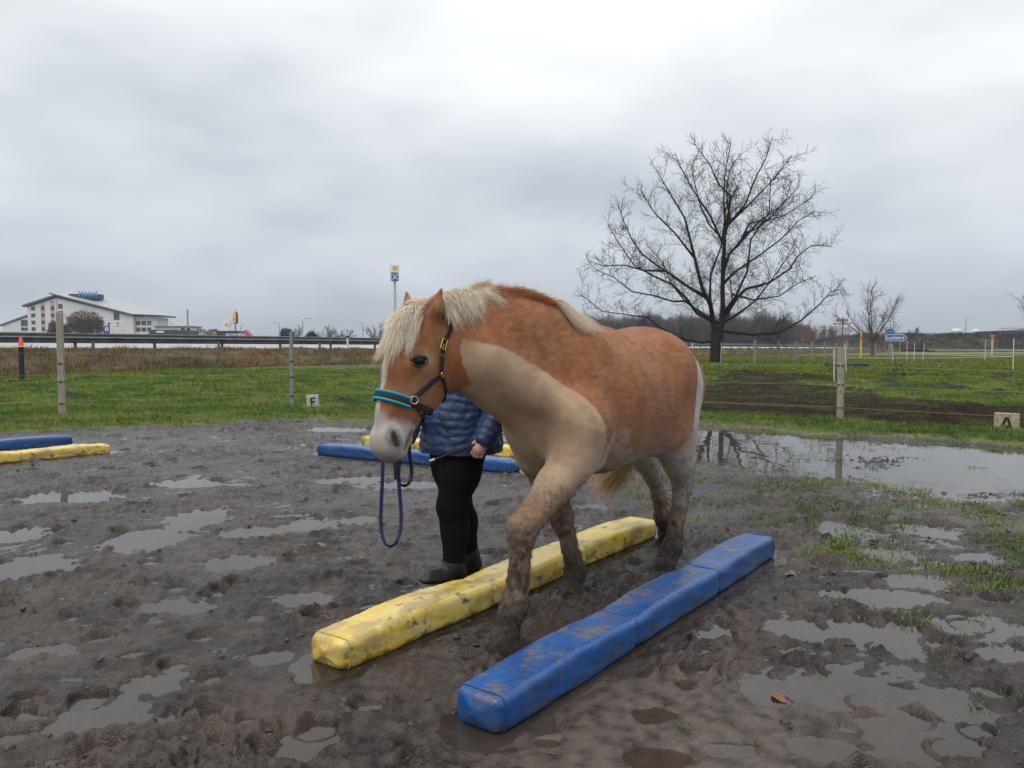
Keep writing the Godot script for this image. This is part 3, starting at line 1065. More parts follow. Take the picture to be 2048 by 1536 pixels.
func make_background_left() -> void:
	var base := 1.3
	var render := mat(lin(0.62, 0.63, 0.62), 0.85)
	var pink := mat(lin(0.55, 0.30, 0.27), 0.85)
	var slate := mat(lin(0.10, 0.11, 0.13), 0.6)
	var sheet := mat(lin(0.33, 0.35, 0.37), 0.5)
	var glass := mat(lin(0.05, 0.055, 0.065), 0.1)
	var frame := mat(lin(0.35, 0.36, 0.37), 0.6)
	var dark := mat(lin(0.035, 0.036, 0.04), 0.6)
	# the hotel
	var o := thing("hotel_building", "white hotel with pink panels and long sloping roof beyond the motorway", "building", Vector3(-181.52, base, -325))
	var off := Transform3D(Basis.IDENTITY, Vector3(0, -base, -14))
	var b := MB.new()
	b.prism(PackedVector2Array([Vector2(-22.61, 1.3), Vector2(-22.61, 18.73), Vector2(-10.35, 22.74), Vector2(-3.17, 21.05), Vector2(21.98, 14.92), Vector2(21.98, 1.3)]), 14.0, off)
	part(o, "gable_wall", b.mesh(), render)
	b = MB.new()
	b.prism(PackedVector2Array([Vector2(22.0, 1.3), Vector2(22.0, 14.9), Vector2(31.06, 14.5), Vector2(31.06, 1.3)]), 11.0, Transform3D(Basis.IDENTITY, Vector3(0, -base, -12.5)))
	part(o, "end_wall", b.mesh(), render)
	b = MB.new()
	b.prism(PackedVector2Array([Vector2(-34.02, 1.3), Vector2(-34.02, 11.12), Vector2(-22.63, 14.92), Vector2(-22.63, 1.3)]), 11.0, Transform3D(Basis.IDENTITY, Vector3(0, -base, -12)))
	part(o, "side_wing", b.mesh(), render)
	var y := -base
	for s in [[Vector2(-24.3, 18.9), Vector2(-10.1, 23.5), 1.0, 0.7, slate], [Vector2(-34.9, 10.8), Vector2(-22.2, 15.4), -0.6, 0.7, slate], [Vector2(-12.7, 24.3), Vector2(-3.1, 21.8), 1.2, 0.55, slate], [Vector2(-3.1, 21.8), Vector2(22.4, 15.2), 1.2, 0.55, slate], [Vector2(22.4, 15.2), Vector2(33.2, 14.8), 0.2, 0.7, slate]]:
		var r := MB.new()
		var p: Vector2 = s[0]
		var q: Vector2 = s[1]
		r.prism(PackedVector2Array([p, q, q + Vector2(0, s[3]), p + Vector2(0, s[3])]), 15.5, Transform3D(Basis.IDENTITY, Vector3(0, y, -15.5 + s[2])))
		part(o, "roof", r.mesh(), s[4])
	# the pale sheet roof seen above the front edge
	var rf := MB.new()
	var fr := [Vector3(-12.68, 24.9, 1.0), Vector3(-3.17, 22.4, 1.0), Vector3(22.4, 15.8, 1.0), Vector3(33.18, 15.45, 0.2)]
	var bk := [Vector3(-12.68, 25.6, -15.0), Vector3(-5.28, 25.4, -15.0), Vector3(5.28, 23.6, -15.0), Vector3(33.18, 15.75, -14.0)]
	for k in 3:
		rf.face([fr[k] + Vector3(0, y, 0), fr[k + 1] + Vector3(0, y, 0), bk[k + 1] + Vector3(0, y, 0), bk[k] + Vector3(0, y, 0)], Vector3(0.1, 0.95, 0.2).normalized())
	part(o, "roof_sheet", rf.mesh(), sheet)
	block(o, "roof_dormer", dark, -6.8, 5.0, 22.6 + y, 24.6 + y, -9.0, -3.0)
	for p in [[-16.06, 13.44, 1.69, 15.21], [-12.04, 13.87, 1.69, 16.06], [-10.2, 14.18, 0.53, 16.69], [1.9, 6.0, 2.54, 9.4]]:
		block(o, "pink_panel", pink, p[0] - p[2] * 0.5, p[0] + p[2] * 0.5, p[1] - p[3] * 0.5 + y, p[1] + p[3] * 0.5 - 0.4 + y, -0.1, 0.06)
	for w in [[-20.18, 18.31, 1.58, 1.58], [-20.18, 15.35, 1.58, 1.48], [-20.18, 12.39, 1.58, 1.48], [-20.18, 9.64, 1.58, 1.48], [-16.06, 18.31, 1.48, 1.58], [-16.06, 15.35, 1.48, 1.48], [-16.06, 12.39, 1.48, 1.48], [-16.06, 9.64, 1.48, 1.48], [-11.94, 18.31, 1.48, 1.58], [-11.94, 15.35, 1.48, 1.48], [-11.94, 12.39, 1.48, 1.48], [-8.66, 19.15, 1.8, 1.9], [-8.66, 16.4, 1.8, 1.48], [7.82, 12.39, 2.75, 1.9], [7.82, 9.54, 2.75, 1.69], [14.9, 15.0, 2.32, 2.96], [23.24, 12.18, 1.69, 1.69], [25.57, 12.18, 1.9, 1.69], [27.89, 12.18, 1.69, 1.69], [23.24, 9.43, 1.69, 1.58], [25.57, 9.43, 1.9, 1.58], [27.89, 9.43, 1.69, 1.58], [-24.51, 12.2, 3.17, 2.54], [-24.51, 9.64, 3.17, 1.27]]:
		var z := 0.0 if w[0] < 22.0 and w[0] > -22.0 else (-1.5 if w[0] > 0.0 else -1.0)
		var f := block(o, "window", frame, w[0] - w[2] * 0.5 - 0.1, w[0] + w[2] * 0.5 + 0.1, w[1] - w[3] * 0.5 + y - 0.1, w[1] + w[3] * 0.5 + y + 0.1, z - 0.05, z + 0.08)
		for h in [-0.25, 0.25]:
			block(f, "pane", glass, w[0] + w[2] * (h - 0.235), w[0] + w[2] * (h + 0.235), w[1] - w[3] * 0.5 + y, w[1] + w[3] * 0.5 + y, z - 0.02, z + 0.1)
	for c in [[12.6, 17.9, 1.6, 2.2], [14.6, 17.9, 1.3, 1.8], [16.6, 17.3, 0.9, 1.7]]:
		block(o, "roof_vent", dark, c[0] - c[2] * 0.5, c[0] + c[2] * 0.5, c[1] - 1.6 + y, c[1] + c[3] * 0.5 + y, -5.5, -4.5)
	part(o, "name_letters", letter("Hotel", 3.1, 0.25), mat(lin(0.10, 0.30, 0.62), 0.5), Transform3D(Basis.IDENTITY, Vector3(1.6, 24.6 + y, -2.6)))
	# trees round it
	var twig := mat(lin(0.10, 0.088, 0.08), 0.95)
	var leaf := mat(lin(0.105, 0.045, 0.028), 0.9, true)
	leafy_tree("oak_tree", "tree with rust brown leaves in front of the hotel gable", Vector3(-145.2, base, -262), 13.5, 12.5, 11, twig, leaf, "")
	leafy_tree("oak_tree", "smaller thin brown tree left of the oak before the hotel", Vector3(-154.6, base, -262), 9.5, 6.5, 12, twig, leaf, "")
	for t in [[-220.7, 17.5, "wispy bare tree above the hotel's low side wing"], [-210.6, 24.0, "bare treetop rising behind the hotel's left roof slope"], [-205.8, 25.2, "narrow bare treetop beside the hotel's roof ridge"], [-165.8, 22.8, "round bare tree showing above the hotel's long roof"]]:
		bare_tree("bare_tree", t[2], Vector3(t[0], base, -352), t[1], 9.0, int(t[1] * 10.0), twig, "", 1.0, 0.05)
	for t in [[-68.5, 8.8, 6.5, "small round bare tree beside the grey fence post"], [-56.8, 7.6, 7.0, "bare tree of the pair left of the street lamp"], [-52.6, 6.6, 8.5, "low broad bare tree right beside its taller neighbour"], [-42.4, 8.9, 8.0, "dark bare tree next to the horse's forelock"], [-60.9, 5.4, 5.0, "low bare bush between the two roadside tree groups"]]:
		bare_tree("bare_tree", t[3], Vector3(t[0], base, -242), t[1], t[2], int(t[1] * 17.0), twig, "", 0.34, 0.05)
	var ever := mat(lin(0.022, 0.03, 0.02), 0.9, true)
	for t in [[-71.0, 6.4, 4.0, "dark evergreen bush left of the round bare tree"], [-63.4, 5.4, 2.6, "small dark evergreen bush right of the round bare tree"], [-235.0, 9.5, 10.0, "dark bush at the foot of the hotel's side wing"]]:
		leafy_tree("evergreen_bush", t[3], Vector3(t[0], base, -243 if t[0] > -100.0 else -322), t[1], t[2], int(t[1] * 13.0), twig, ever, "")
	# hedge in front of the hotel
	# signs
	var blue := mat(lin(0.008, 0.07, 0.36), 0.5)
	var white := mat(lin(0.75, 0.75, 0.74), 0.6)
	var s1 := thing("hotel_board", "white board with a round emblem on two posts before the hotel", "sign", Vector3(-107.32, base, -210))
	for x: float in [-1.5, 1.5]:
		var p := MB.new()
		p.tube([Vector3(x, 0, -0.1), Vector3(x, 7.6, -0.1)], [0.07], 8)
		part(s1, "post", p.mesh(), frame)
	block(s1, "panel", mat(lin(0.64, 0.66, 0.60), 0.7), -1.6, 1.6, 5.6, 7.7, -0.06, 0.06)
	part(s1, "emblem", ring_mesh(Vector3(0, 6.95, 0.08), Vector3.BACK, 0.24, 0.09), mat(lin(0.12, 0.12, 0.07), 0.6))
	block(s1, "text_line", mat(lin(0.22, 0.25, 0.22), 0.7), -1.3, 1.3, 6.05, 6.2, 0.05, 0.075)
	var s2 := thing("fuel_sign", "square blue motorway sign showing a fuel pump in a white field", "sign", Vector3(-105.2, base, -200))
	for x: float in [-0.6, 0.6]:
		var p := MB.new()
		p.tube([Vector3(x, 0, -0.1), Vector3(x, 6.0, -0.1)], [0.06], 8)
		part(s2, "post", p.mesh(), frame)
	block(s2, "panel", blue, -0.82, 0.82, 3.95, 5.95, -0.05, 0.05)
	block(s2, "upper_panel", blue, 0.35, 0.88, 6.0, 6.85, -0.05, 0.05)
	block(s2, "white_field", white, -0.36, 0.45, 4.65, 5.6, 0.04, 0.07)
	var pump := block(s2, "pump_mark", mat(lin(0.62, 0.25, 0.04), 0.6), -0.14, 0.18, 4.75, 5.45, 0.06, 0.09)
	var m1 := thing("tall_mast", "slim grey mast standing right of the hotel", "mast", Vector3(-96.76, base, -230))
	var mb := MB.new()
	mb.tube([Vector3.ZERO, Vector3(0, 11.7, 0)], [0.26, 0.24], 10)
	part(m1, "pole", mb.mesh(), mat(lin(0.24, 0.26, 0.28), 0.6))
	for l in [[-93.5, -7.6, -1.8, "curved street lamp left of the slim mast"], [-98.2, -6.9, -1.6, "lower curved street lamp beside the hotel's end wall"], [-64.0, 7.2, -1.3, "street lamp left of the round bare tree"], [-57.6, 8.4, 1.8, "street lamp arching over the round bare tree"], [-41.0, 7.1, -1.3, "street lamp left of the dark roadside tree"], [-74.6, 6.6, 0.8, "small street lamp right of the yellow arch sign"]]:
		lamp_post(l[3], Vector3(l[0], base, -212), absf(l[1]), l[2], "services street lamps")
	# filling station and restaurant
	var st := thing("station_building", "low white flat-roofed filling station beside the slim mast", "building", Vector3(-105.9, base, -242))
	block(st, "wall", render, -6.0, 5.0, 0.0, 6.8, -8.0, 0.0)
	block(st, "roof", slate, -6.3, 5.3, 6.8, 7.15, -8.3, 0.4)
	block(st, "window", glass, -3.0, 1.0, 4.0, 6.0, -0.02, 0.06)
	var ca := thing("canopy", "dark flat canopy with a slanted end beside the filling station", "canopy", Vector3(-84.5, base, -190))
	var cm := MB.new()
	cm.prism(PackedVector2Array([Vector2(-5.6, 3.4), Vector2(-4.2, 4.75), Vector2(4.7, 4.6), Vector2(4.9, 3.4)]), 6.0, Transform3D(Basis.IDENTITY, Vector3(0, 0, -6)))
	part(ca, "roof", cm.mesh(), mat(lin(0.05, 0.055, 0.062), 0.6))
	block(ca, "light_strip", white, -3.2, -1.3, 4.0, 4.4, -0.02, 0.05)
	for x: float in [-4.0, 0.0, 4.0]:
		block(ca, "column", frame, x - 0.15, x + 0.15, 0.0, 3.4, -3.2, -2.9)
	for x: float in [2.2, 3.6]:
		block(ca, "roof_unit", dark, x - 0.35, x + 0.35, 4.6, 5.2, -3.0, -2.4)
	var mc := thing("restaurant_building", "low grey restaurant with white lettering and roof units", "building", Vector3(-85.55, base, -216))
	block(mc, "wall", mat(lin(0.11, 0.125, 0.13), 0.7), -5.6, 3.4, 0.0, 4.9, -9.0, 0.0)
	block(mc, "parapet", mat(lin(0.42, 0.43, 0.44), 0.6), -5.7, 0.3, 4.9, 5.1, -9.1, 0.1)
	for u in [[-3.6, 0.9], [-2.3, 0.5], [-0.3, 0.5], [1.0, 0.7]]:
		block(mc, "roof_unit", mat(lin(0.10, 0.11, 0.12), 0.7), u[0] - 0.45, u[0] + 0.45, 4.9, 5.3 + u[1] * 0.5, -4.0, -3.0)
	part(mc, "lettering", letter("McDonald's", 0.85, 0.08), white, Transform3D(Basis.IDENTITY, Vector3(-2.7, 4.25, 0.06)))
	var dv := thing("dark_box_building", "low black box building with white lettering and a yellow arch", "building", Vector3(-79.4, base, -214))
	block(dv, "wall", mat(lin(0.03, 0.024, 0.03), 0.6), -2.6, 2.85, 0.0, 5.0, -6.0, 0.0)
	block(dv, "yellow_wall", mat(lin(0.06, 0.06, 0.03), 0.6), -3.9, -2.65, 0.0, 5.1, -6.0, -0.1)
	part(dv, "lettering", letter("McCafé", 0.85, 0.08), white, Transform3D(Basis.IDENTITY, Vector3(1.45, 4.0, 0.05)))
	arches(dv, Vector3(-3.2, 3.7, 0.0), 0.42)
	block(dv, "side_house", render, 2.9, 3.9, 0.0, 4.3, -4.0, -0.5)
	var yp := thing("arch_pylon", "tall pylon with yellow arches over a red panel and a dark side", "sign", Vector3(-81.05, base, -226))
	var yb := MB.new()
	yb.tube([Vector3.ZERO, Vector3(0, 7.6, 0)], [0.17, 0.15], 10)
	part(yp, "pole", yb.mesh(), dark)
	var side := PackedVector2Array([Vector2(0.15, 7.4), Vector2(0.68, 7.4), Vector2(0.68, 9.6), Vector2(0.58, 10.4), Vector2(0.42, 10.85), Vector2(0.15, 10.9)])
	var sb := MB.new()
	sb.prism(side, 0.5, Transform3D(Basis.IDENTITY, Vector3(0, 0, -0.3)))
	part(yp, "dark_side", sb.mesh(), dark)
	var pan := MB.new()
	pan.prism(PackedVector2Array([Vector2(-0.62, 8.2), Vector2(0.22, 8.2), Vector2(0.24, 10.3), Vector2(0.1, 10.9), Vector2(-0.2, 11.0), Vector2(-0.5, 10.75), Vector2(-0.62, 10.0)]), 0.3, Transform3D(Basis.IDENTITY, Vector3(0, 0, 0.0)))
	part(yp, "yellow_panel", pan.mesh(), mat(lin(0.80, 0.52, 0.02), 0.5))
	arches(yp, Vector3(-0.2, 8.5, 0.3), 0.36)
	block(yp, "red_panel", mat(lin(0.55, 0.12, 0.14), 0.5), -0.55, 0.2, 7.2, 8.15, 0.0, 0.32)
	block(yp, "white_band", white, -0.5, 0.18, 7.75, 8.0, 0.3, 0.34)
	var sp := thing("fuel_pylon", "short white fuel pylon with a yellow shell emblem", "sign", Vector3(-83.97, base, -227))
	block(sp, "panel", white, -0.8, 0.8, 3.0, 8.45, -0.25, 0.25)
	shell_emblem(sp, Vector3(0.0, 7.0, 0.26), 0.5)
	var cr := thing("crane_jib", "pale slanting crane jib behind the white fuel pylon", "crane", Vector3(-113.5, base, -310))
	var cb := MB.new()
	for k in 9:
		var p := Vector3(0.3 * k, 8.5 + k * 0.85, 0)
		cb.tube([p, p + Vector3(0.35, 0.85, 0.3)], [0.05], 5)
		cb.tube([p + Vector3(0.35, 0, 0.0), p + Vector3(0.3, 0.85, 0.0)], [0.05], 5)
	cb.tube([Vector3(0, 0, 0), Vector3(0, 8.5, 0), Vector3(2.7, 16.2, 0)], [0.14, 0.12, 0.08], 6)
	part(cr, "jib", cb.mesh(), mat(lin(0.42, 0.45, 0.47), 0.6))
	var hu := thing("kiosk", "small white hut with a red pitched roof by the services", "hut", Vector3(-89.93, base, -260))
	block(hu, "wall", render, -1.3, 1.3, 0.0, 4.3, -2.5, 0.0)
	var hr := MB.new()
	hr.prism(PackedVector2Array([Vector2(-1.7, 4.25), Vector2(1.7, 4.25), Vector2(0.0, 6.4)]), 3.2, Transform3D(Basis.IDENTITY, Vector3(0, 0, -2.9)))
	part(hu, "roof", hr.mesh(), mat(lin(0.42, 0.06, 0.07), 0.6))
	var wh := thing("low_shed", "low white shed roof right of the red-roofed hut", "building", Vector3(-84.0, base, -262))
	block(wh, "wall", render, -2.6, 2.6, 0.0, 4.2, -4.0, 0.0)
	# the tall pylon
	var tp := thing("tall_pylon", "tall motorway services pylon with shell emblem above a crossed cutlery panel", "sign", Vector3(-38.8, base, -255))
	var tb := MB.new()
	tb.tube([Vector3(0.15, 0, 0), Vector3(0.15, 23.0, 0)], [0.5, 0.42], 12)
	part(tp, "pole", tb.mesh(), mat(lin(0.45, 0.47, 0.48), 0.5))
	var turn := Transform3D(Basis(Vector3.UP, 0.42), Vector3.ZERO)
	var hb := MB.new()
	hb.box(Vector3(0, 26.3, 0), Vector3(2.7, 2.4, 2.2), turn.basis, Color.WHITE, 0.05)
	part(tp, "upper_box", hb.mesh(), white)
	var face := Node3D.new()
	face.name = "shell_face"
	tp.add_child(face)
	face.transform = turn * Transform3D(Basis.IDENTITY, Vector3(-0.05, 26.4, 1.1))
	shell_emblem(face, Vector3.ZERO, 0.72)
	var lb := MB.new()
	lb.box(Vector3(0.1, 23.6, 0), Vector3(2.3, 2.5, 2.0), turn.basis, Color.WHITE, 0.05)
	part(tp, "lower_box", lb.mesh(), mat(lin(0.36, 0.38, 0.42), 0.5))
	var bp := MB.new()
	bp.box(turn * Vector3(-0.05, 23.6, 1.03), Vector3(2.2, 2.4, 0.08), turn.basis, Color.WHITE)
	part(tp, "blue_panel", bp.mesh(), mat(lin(0.01, 0.10, 0.32), 0.5))
	var xx := MB.new()
	for a: float in [0.78, -0.78]:
		xx.box(turn * Vector3(-0.05, 23.6, 1.1), Vector3(0.3, 2.3, 0.06), turn.basis * Basis(Vector3.BACK, a), Color.WHITE)
	part(tp, "cutlery_cross", xx.mesh(), white)

func arches(parent: Node, at: Vector3, r: float) -> void:
	var b := MB.new()
	for s: float in [-1.0, 1.0]:
		var path := []
		for k in 11:
			var a := PI * k / 10.0
			path.append(at + Vector3(s * r * 0.5 + cos(a) * r * 0.5, sin(a) * r * 2.4, 0.05))
		b.tube(path, [r * 0.16], 6)
	part(parent, "arches", b.mesh(), mat(lin(0.9, 0.62, 0.03), 0.5))

func make_background_right() -> void:
	var base := 1.3
	var twig := mat(lin(0.075, 0.06, 0.052), 0.95)
	var grey := mat(lin(0.085, 0.075, 0.066), 0.95)
	# the leafless wood beyond the motorway reads as one mass
	var r := RandomNumberGenerator.new()
	r.seed = 77
	for v in 3:
		var b := MB.new()
		for t in 4:
			var ox := Vector3(r.randfn() * 1.6, 0, r.randfn() * 1.6)
			var tall := r.randf_range(7.0, 9.5)
			limb(b, [ox, ox + Vector3(r.randfn() * 0.3, tall * 0.5, 0), ox + Vector3(r.randfn() * 0.5, tall, 0)], 0.13, 0.03, 4)
			for k in 26:
				var p := ox + Vector3(0, tall * r.randf_range(0.1, 0.97), 0)
				var d := Vector3(r.randfn(), r.randf_range(0.5, 1.6), r.randfn()).normalized()
				var l := r.randf_range(1.0, 2.6)
				var q := [p, p + d * l * 0.5 + Vector3(r.randfn(), 0, r.randfn()) * 0.2, p + d * l + Vector3(0, l * 0.2, 0)]
				limb(b, q, 0.05, 0.028, 3)
				for j in 4:
					var e: Vector3 = q[1] + (q[2] - q[1]) * r.randf()
					limb(b, [e, e + Vector3(r.randfn(), r.randf_range(0.2, 1.4), r.randfn()) * 0.7], 0.03, 0.02, 3)
		var where := []
		var tint := []
		for k in 150:
			var x := r.randf_range(-8.0, 118.0)
			var z := -262.0 - 40.0 * r.randf() - (absf(x - 50.0) * 0.25)
			var h := 1.0 + 0.22 * noise_wood.get_noise_2d(x, z) - 0.3 * sstep(95.0, 118.0, x)
			where.append(planted(Vector3(x, base, z), h * r.randf_range(0.85, 1.1), 1.12))
			var c := r.randf_range(0.75, 1.2)
			tint.append(Color(c * 1.05, c, c * 0.94))
		var m := mat(lin(0.095, 0.078, 0.066), 0.95, true)
		scatter("far_wood", ["brown leafless wood beyond the motorway behind the big tree", "paler bare saplings mixed into the far wood", "darker thicket in the far wood"][v], "wood", b.mesh(), m, where, tint)
	# embankment of the slip road and its bridge
	var e := MB.new()
	var xs := []
	for k in 60:
		xs.append(70.0 + k * 5.0)
	var rows := []
	for x: float in xs:
		var top := 1.4 + 3.9 * sstep(70.0, 108.0, x) + n_a.get_noise_1d(x * 0.1) * 0.25 + 0.6 * sstep(150.0, 220.0, x)
		var row := []
		for p in [[-214.0, 1.2], [-221.0, lerpf(1.3, top, 0.6)], [-228.0, top], [-240.0, top], [-262.0, 1.2]]:
			var w: float = 0.5 + n_a.get_noise_2d(x * 0.12, p[0] * 0.12)
			row.append(e.vert(Vector3(x, p[1] + n_a.get_noise_2d(x * 0.3, p[0]) * 0.3, p[0]), Vector3.UP, Color(0.075, 0.062, 0.048).lerp(Color(0.055, 0.06, 0.035), clampf(w, 0.0, 1.0))))
		rows.append(row)
	for k in rows.size() - 1:
		for s in 4:
			e.quad(rows[k][s], rows[k + 1][s], rows[k + 1][s + 1], rows[k][s + 1])
	e.smooth()
	var em := mat(Color.WHITE, 0.95, true)
	grainy(em, noise_tex(41, 0.035, 5, 0.0, 1.0, 1024), 0.25, 20.0)
	structure("embankment", e.mesh(), em)
	var where := []
	var tint := []
	for k in 1500:
		var x := r.randf_range(72.0, 200.0)
		var u := r.randf()
		var top := 1.4 + 3.9 * sstep(70.0, 108.0, x) + 0.6 * sstep(150.0, 220.0, x)
		where.append(planted(Vector3(x, lerpf(1.2, top, clampf(u * 1.25, 0.0, 1.0)) - 0.1, -214.0 - 16.0 * u), r.randf_range(1.0, 2.4), 1.0))
		tint.append(Color(0.095, 0.075, 0.055).lerp(Color(0.06, 0.062, 0.035), r.randf()) * r.randf_range(0.6, 1.2))
	scatter("embankment_scrub", "dark brown scrub covering the slip road embankment", "scrub", clump(26, 0.8, 0.7, 0.05, 15, 0.9), mat(Color.WHITE, 0.95, true), where, tint)
	var steel := mat(lin(0.05, 0.05, 0.06), 0.6)
	var br := thing("bridge_deck", "dark bridge deck with railing crossing at the end of the embankment", "bridge", Vector3(165.0, 0, -232.0))
	block(br, "deck", steel, -22.0, 60.0, 5.6, 6.6, -6.0, 6.0)
	block(br, "railing", steel, -22.0, 60.0, 7.3, 7.42, 5.8, 5.95)
	for k in 14:
		block(br, "railing_post", steel, -21.0 + k * 5.5, -20.9 + k * 5.5, 6.6, 7.35, 5.8, 5.92)
	var white := mat(lin(0.66, 0.68, 0.70), 0.6)
	for t in [[176.0, 3.6, 5.4, "two-part white storage tank left of the tall lamp beyond the embankment"], [183.5, 2.4, 5.2, "small white tank right of the tall lamp beyond the embankment"]]:
		var tk := thing("storage_tank", t[3], "tank", Vector3(t[0], 1.3, -305.0), 0.0, "tanks beyond the embankment")
		var tm := MB.new()
		var hgt: float = t[2] + 2.4
		tm.lathe([Vector2(t[1] * 0.55, 0.0), Vector2(t[1] * 0.55, hgt * 0.94), Vector2(t[1] * 0.4, hgt), Vector2(0.0, hgt * 1.02)], 20)
		part(tk, "tank", tm.mesh(), white)
		for k in 3:
			var q := MB.new()
			q.lathe([Vector2(t[1] * 0.56, hgt * (0.25 + 0.3 * k)), Vector2(t[1] * 0.575, hgt * (0.26 + 0.3 * k)), Vector2(t[1] * 0.56, hgt * (0.27 + 0.3 * k))], 20)
			part(tk, "hoop", q.mesh(), mat(lin(0.3, 0.31, 0.33), 0.6))
	lamp_post("tall thin street lamp on the embankment between the tanks", Vector3(136.0, 4.6, -231.0), 6.0, 0.8, "")
	var hall := thing("low_hall", "low pale hall roof beyond the embankment by the bridge", "building", Vector3(200.0, 1.3, -310.0))
	block(hall, "wall", white, -14.0, 30.0, 0.0, 6.1, -14.0, 0.0)
	var hb := MB.new()
	hb.prism(PackedVector2Array([Vector2(-15.0, 6.1), Vector2(31.0, 6.1), Vector2(8.0, 8.2)]), 15.0, Transform3D(Basis.IDENTITY, Vector3(0, 0, -14.5)))
	part(hall, "roof", hb.mesh(), mat(lin(0.2, 0.19, 0.21), 0.6))
	# trees
	bare_tree("bare_tree", "smaller bare tree standing behind the road sign", lowered(44.5, -95.0), 9.1, 8.6, 511, grey, "", 0.34, 0.02)
	bare_tree("bare_tree", "bare tree at the right edge of the pasture reaching over it", lowered(46.3, -66.0), 6.6, 8.6, 512, grey, "", 0.3, 0.017)
	var red := mat(lin(0.16, 0.075, 0.055), 0.95)
	for t in [[80.5, "reddish twigged birch left of its twin before the far wood"], [91.0, "reddish twigged birch with pale stems before the far wood"], [104.0, "thin reddish birch right of the yellow marker post"]]:
		bare_tree("birch_tree", t[1], Vector3(t[0], base, -212.0), 8.6, 7.0, int(t[0]), red, "birches", 0.5, 0.03)
	for t in [[104.5, 7.4, "bare shrub crowning the left end of the embankment"], [120.0, 6.2, "small bare shrub on the embankment's crest"]]:
		bare_tree("bare_shrub", t[2], Vector3(t[0], 4.3, -229.0), t[1] * 0.5, 5.0, int(t[1] * 31.0), grey, "", 0.4, 0.03)
	# gantry sign above the birches
	var ga := thing("gantry_sign", "pinkish sign board on a dark frame above the far wood", "sign", Vector3(110.0, base, -256.0))
	block(ga, "post", steel, -0.3, 0.0, 0.0, 10.4, -0.2, 0.2)
	block(ga, "board", mat(lin(0.30, 0.2, 0.19), 0.7), -2.4, 1.6, 8.9, 10.0, -0.1, 0.1)
	block(ga, "beam", steel, -3.4, 2.6, 8.2, 8.45, -0.15, 0.15)
	var sm := thing("signal_mast", "dark mast with a cross arm behind the road sign", "mast", Vector3(112.0, base, -213.0))
	block(sm, "pole", steel, -0.18, 0.18, 0.0, 5.9, -0.15, 0.15)
	block(sm, "arm", steel, -2.4, 0.6, 4.9, 5.05, -0.1, 0.1)
	# exit sign
	var ex := thing("exit_sign", "blue arrow road sign reading Ausfahrt beside the motorway", "road sign", Vector3(47.38, land(47.38, -95.0), -95.0))
	var y0 := -land(47.38, -95.0)
	var white2 := mat(lin(0.78, 0.78, 0.78), 0.5)
	var blue := mat(lin(0.006, 0.085, 0.42), 0.45)
	var out := PackedVector2Array([Vector2(-1.33, 2.30), Vector2(0.80, 2.30), Vector2(1.40, 2.72), Vector2(0.80, 3.14), Vector2(-1.33, 3.14)])
	var ins := PackedVector2Array([Vector2(-1.26, 2.37), Vector2(0.77, 2.37), Vector2(1.28, 2.72), Vector2(0.77, 3.07), Vector2(-1.26, 3.07)])
	var ob := MB.new()
	ob.prism(out, 0.06, Transform3D(Basis.IDENTITY, Vector3(0, y0, 0)))
	part(ex, "border", ob.mesh(), white2)
	var ib := MB.new()
	ib.prism(ins, 0.06, Transform3D(Basis.IDENTITY, Vector3(0, y0, 0.012)))
	part(ex, "panel", ib.mesh(), blue)
	part(ex, "lettering", letter("Ausfahrt", 0.56, 0.012), white2, Transform3D(Basis.IDENTITY, Vector3(-0.22, 2.70 + y0, 0.079)))
	var tb := MB.new()
	tb.prism(PackedVector2Array([Vector2(-1.33, 3.18), Vector2(-0.36, 3.18), Vector2(-0.36, 3.66), Vector2(-0.5, 3.8), Vector2(-1.0, 3.8), Vector2(-1.33, 3.6)]), 0.06, Transform3D(Basis.IDENTITY, Vector3(0, y0, 0)))
	var tp := part(ex, "number_panel", tb.mesh(), blue)
	for m in [[-1.08, 3.42, 0.5], [-0.82, 3.5, 0.1], [-0.58, 3.46, -0.2]]:
		var q := MB.new()
		q.box(Vector3(m[0], m[1] + y0, 0.066), Vector3(0.07, 0.2, 0.02), Basis(Vector3.BACK, m[2]), Color.WHITE)
		part(tp, "white_mark", q.mesh(), white2)
	for s: float in [-0.7, 0.5]:
		var q := MB.new()
		q.tube([Vector3(s, -0.2, -0.05), Vector3(s, 3.1 + y0, -0.05)], [0.04], 8)
		part(ex, "post", q.mesh(), mat(lin(0.35, 0.36, 0.36), 0.5))
	make_car()

var noise_wood := noise(94, 0.05, 3)

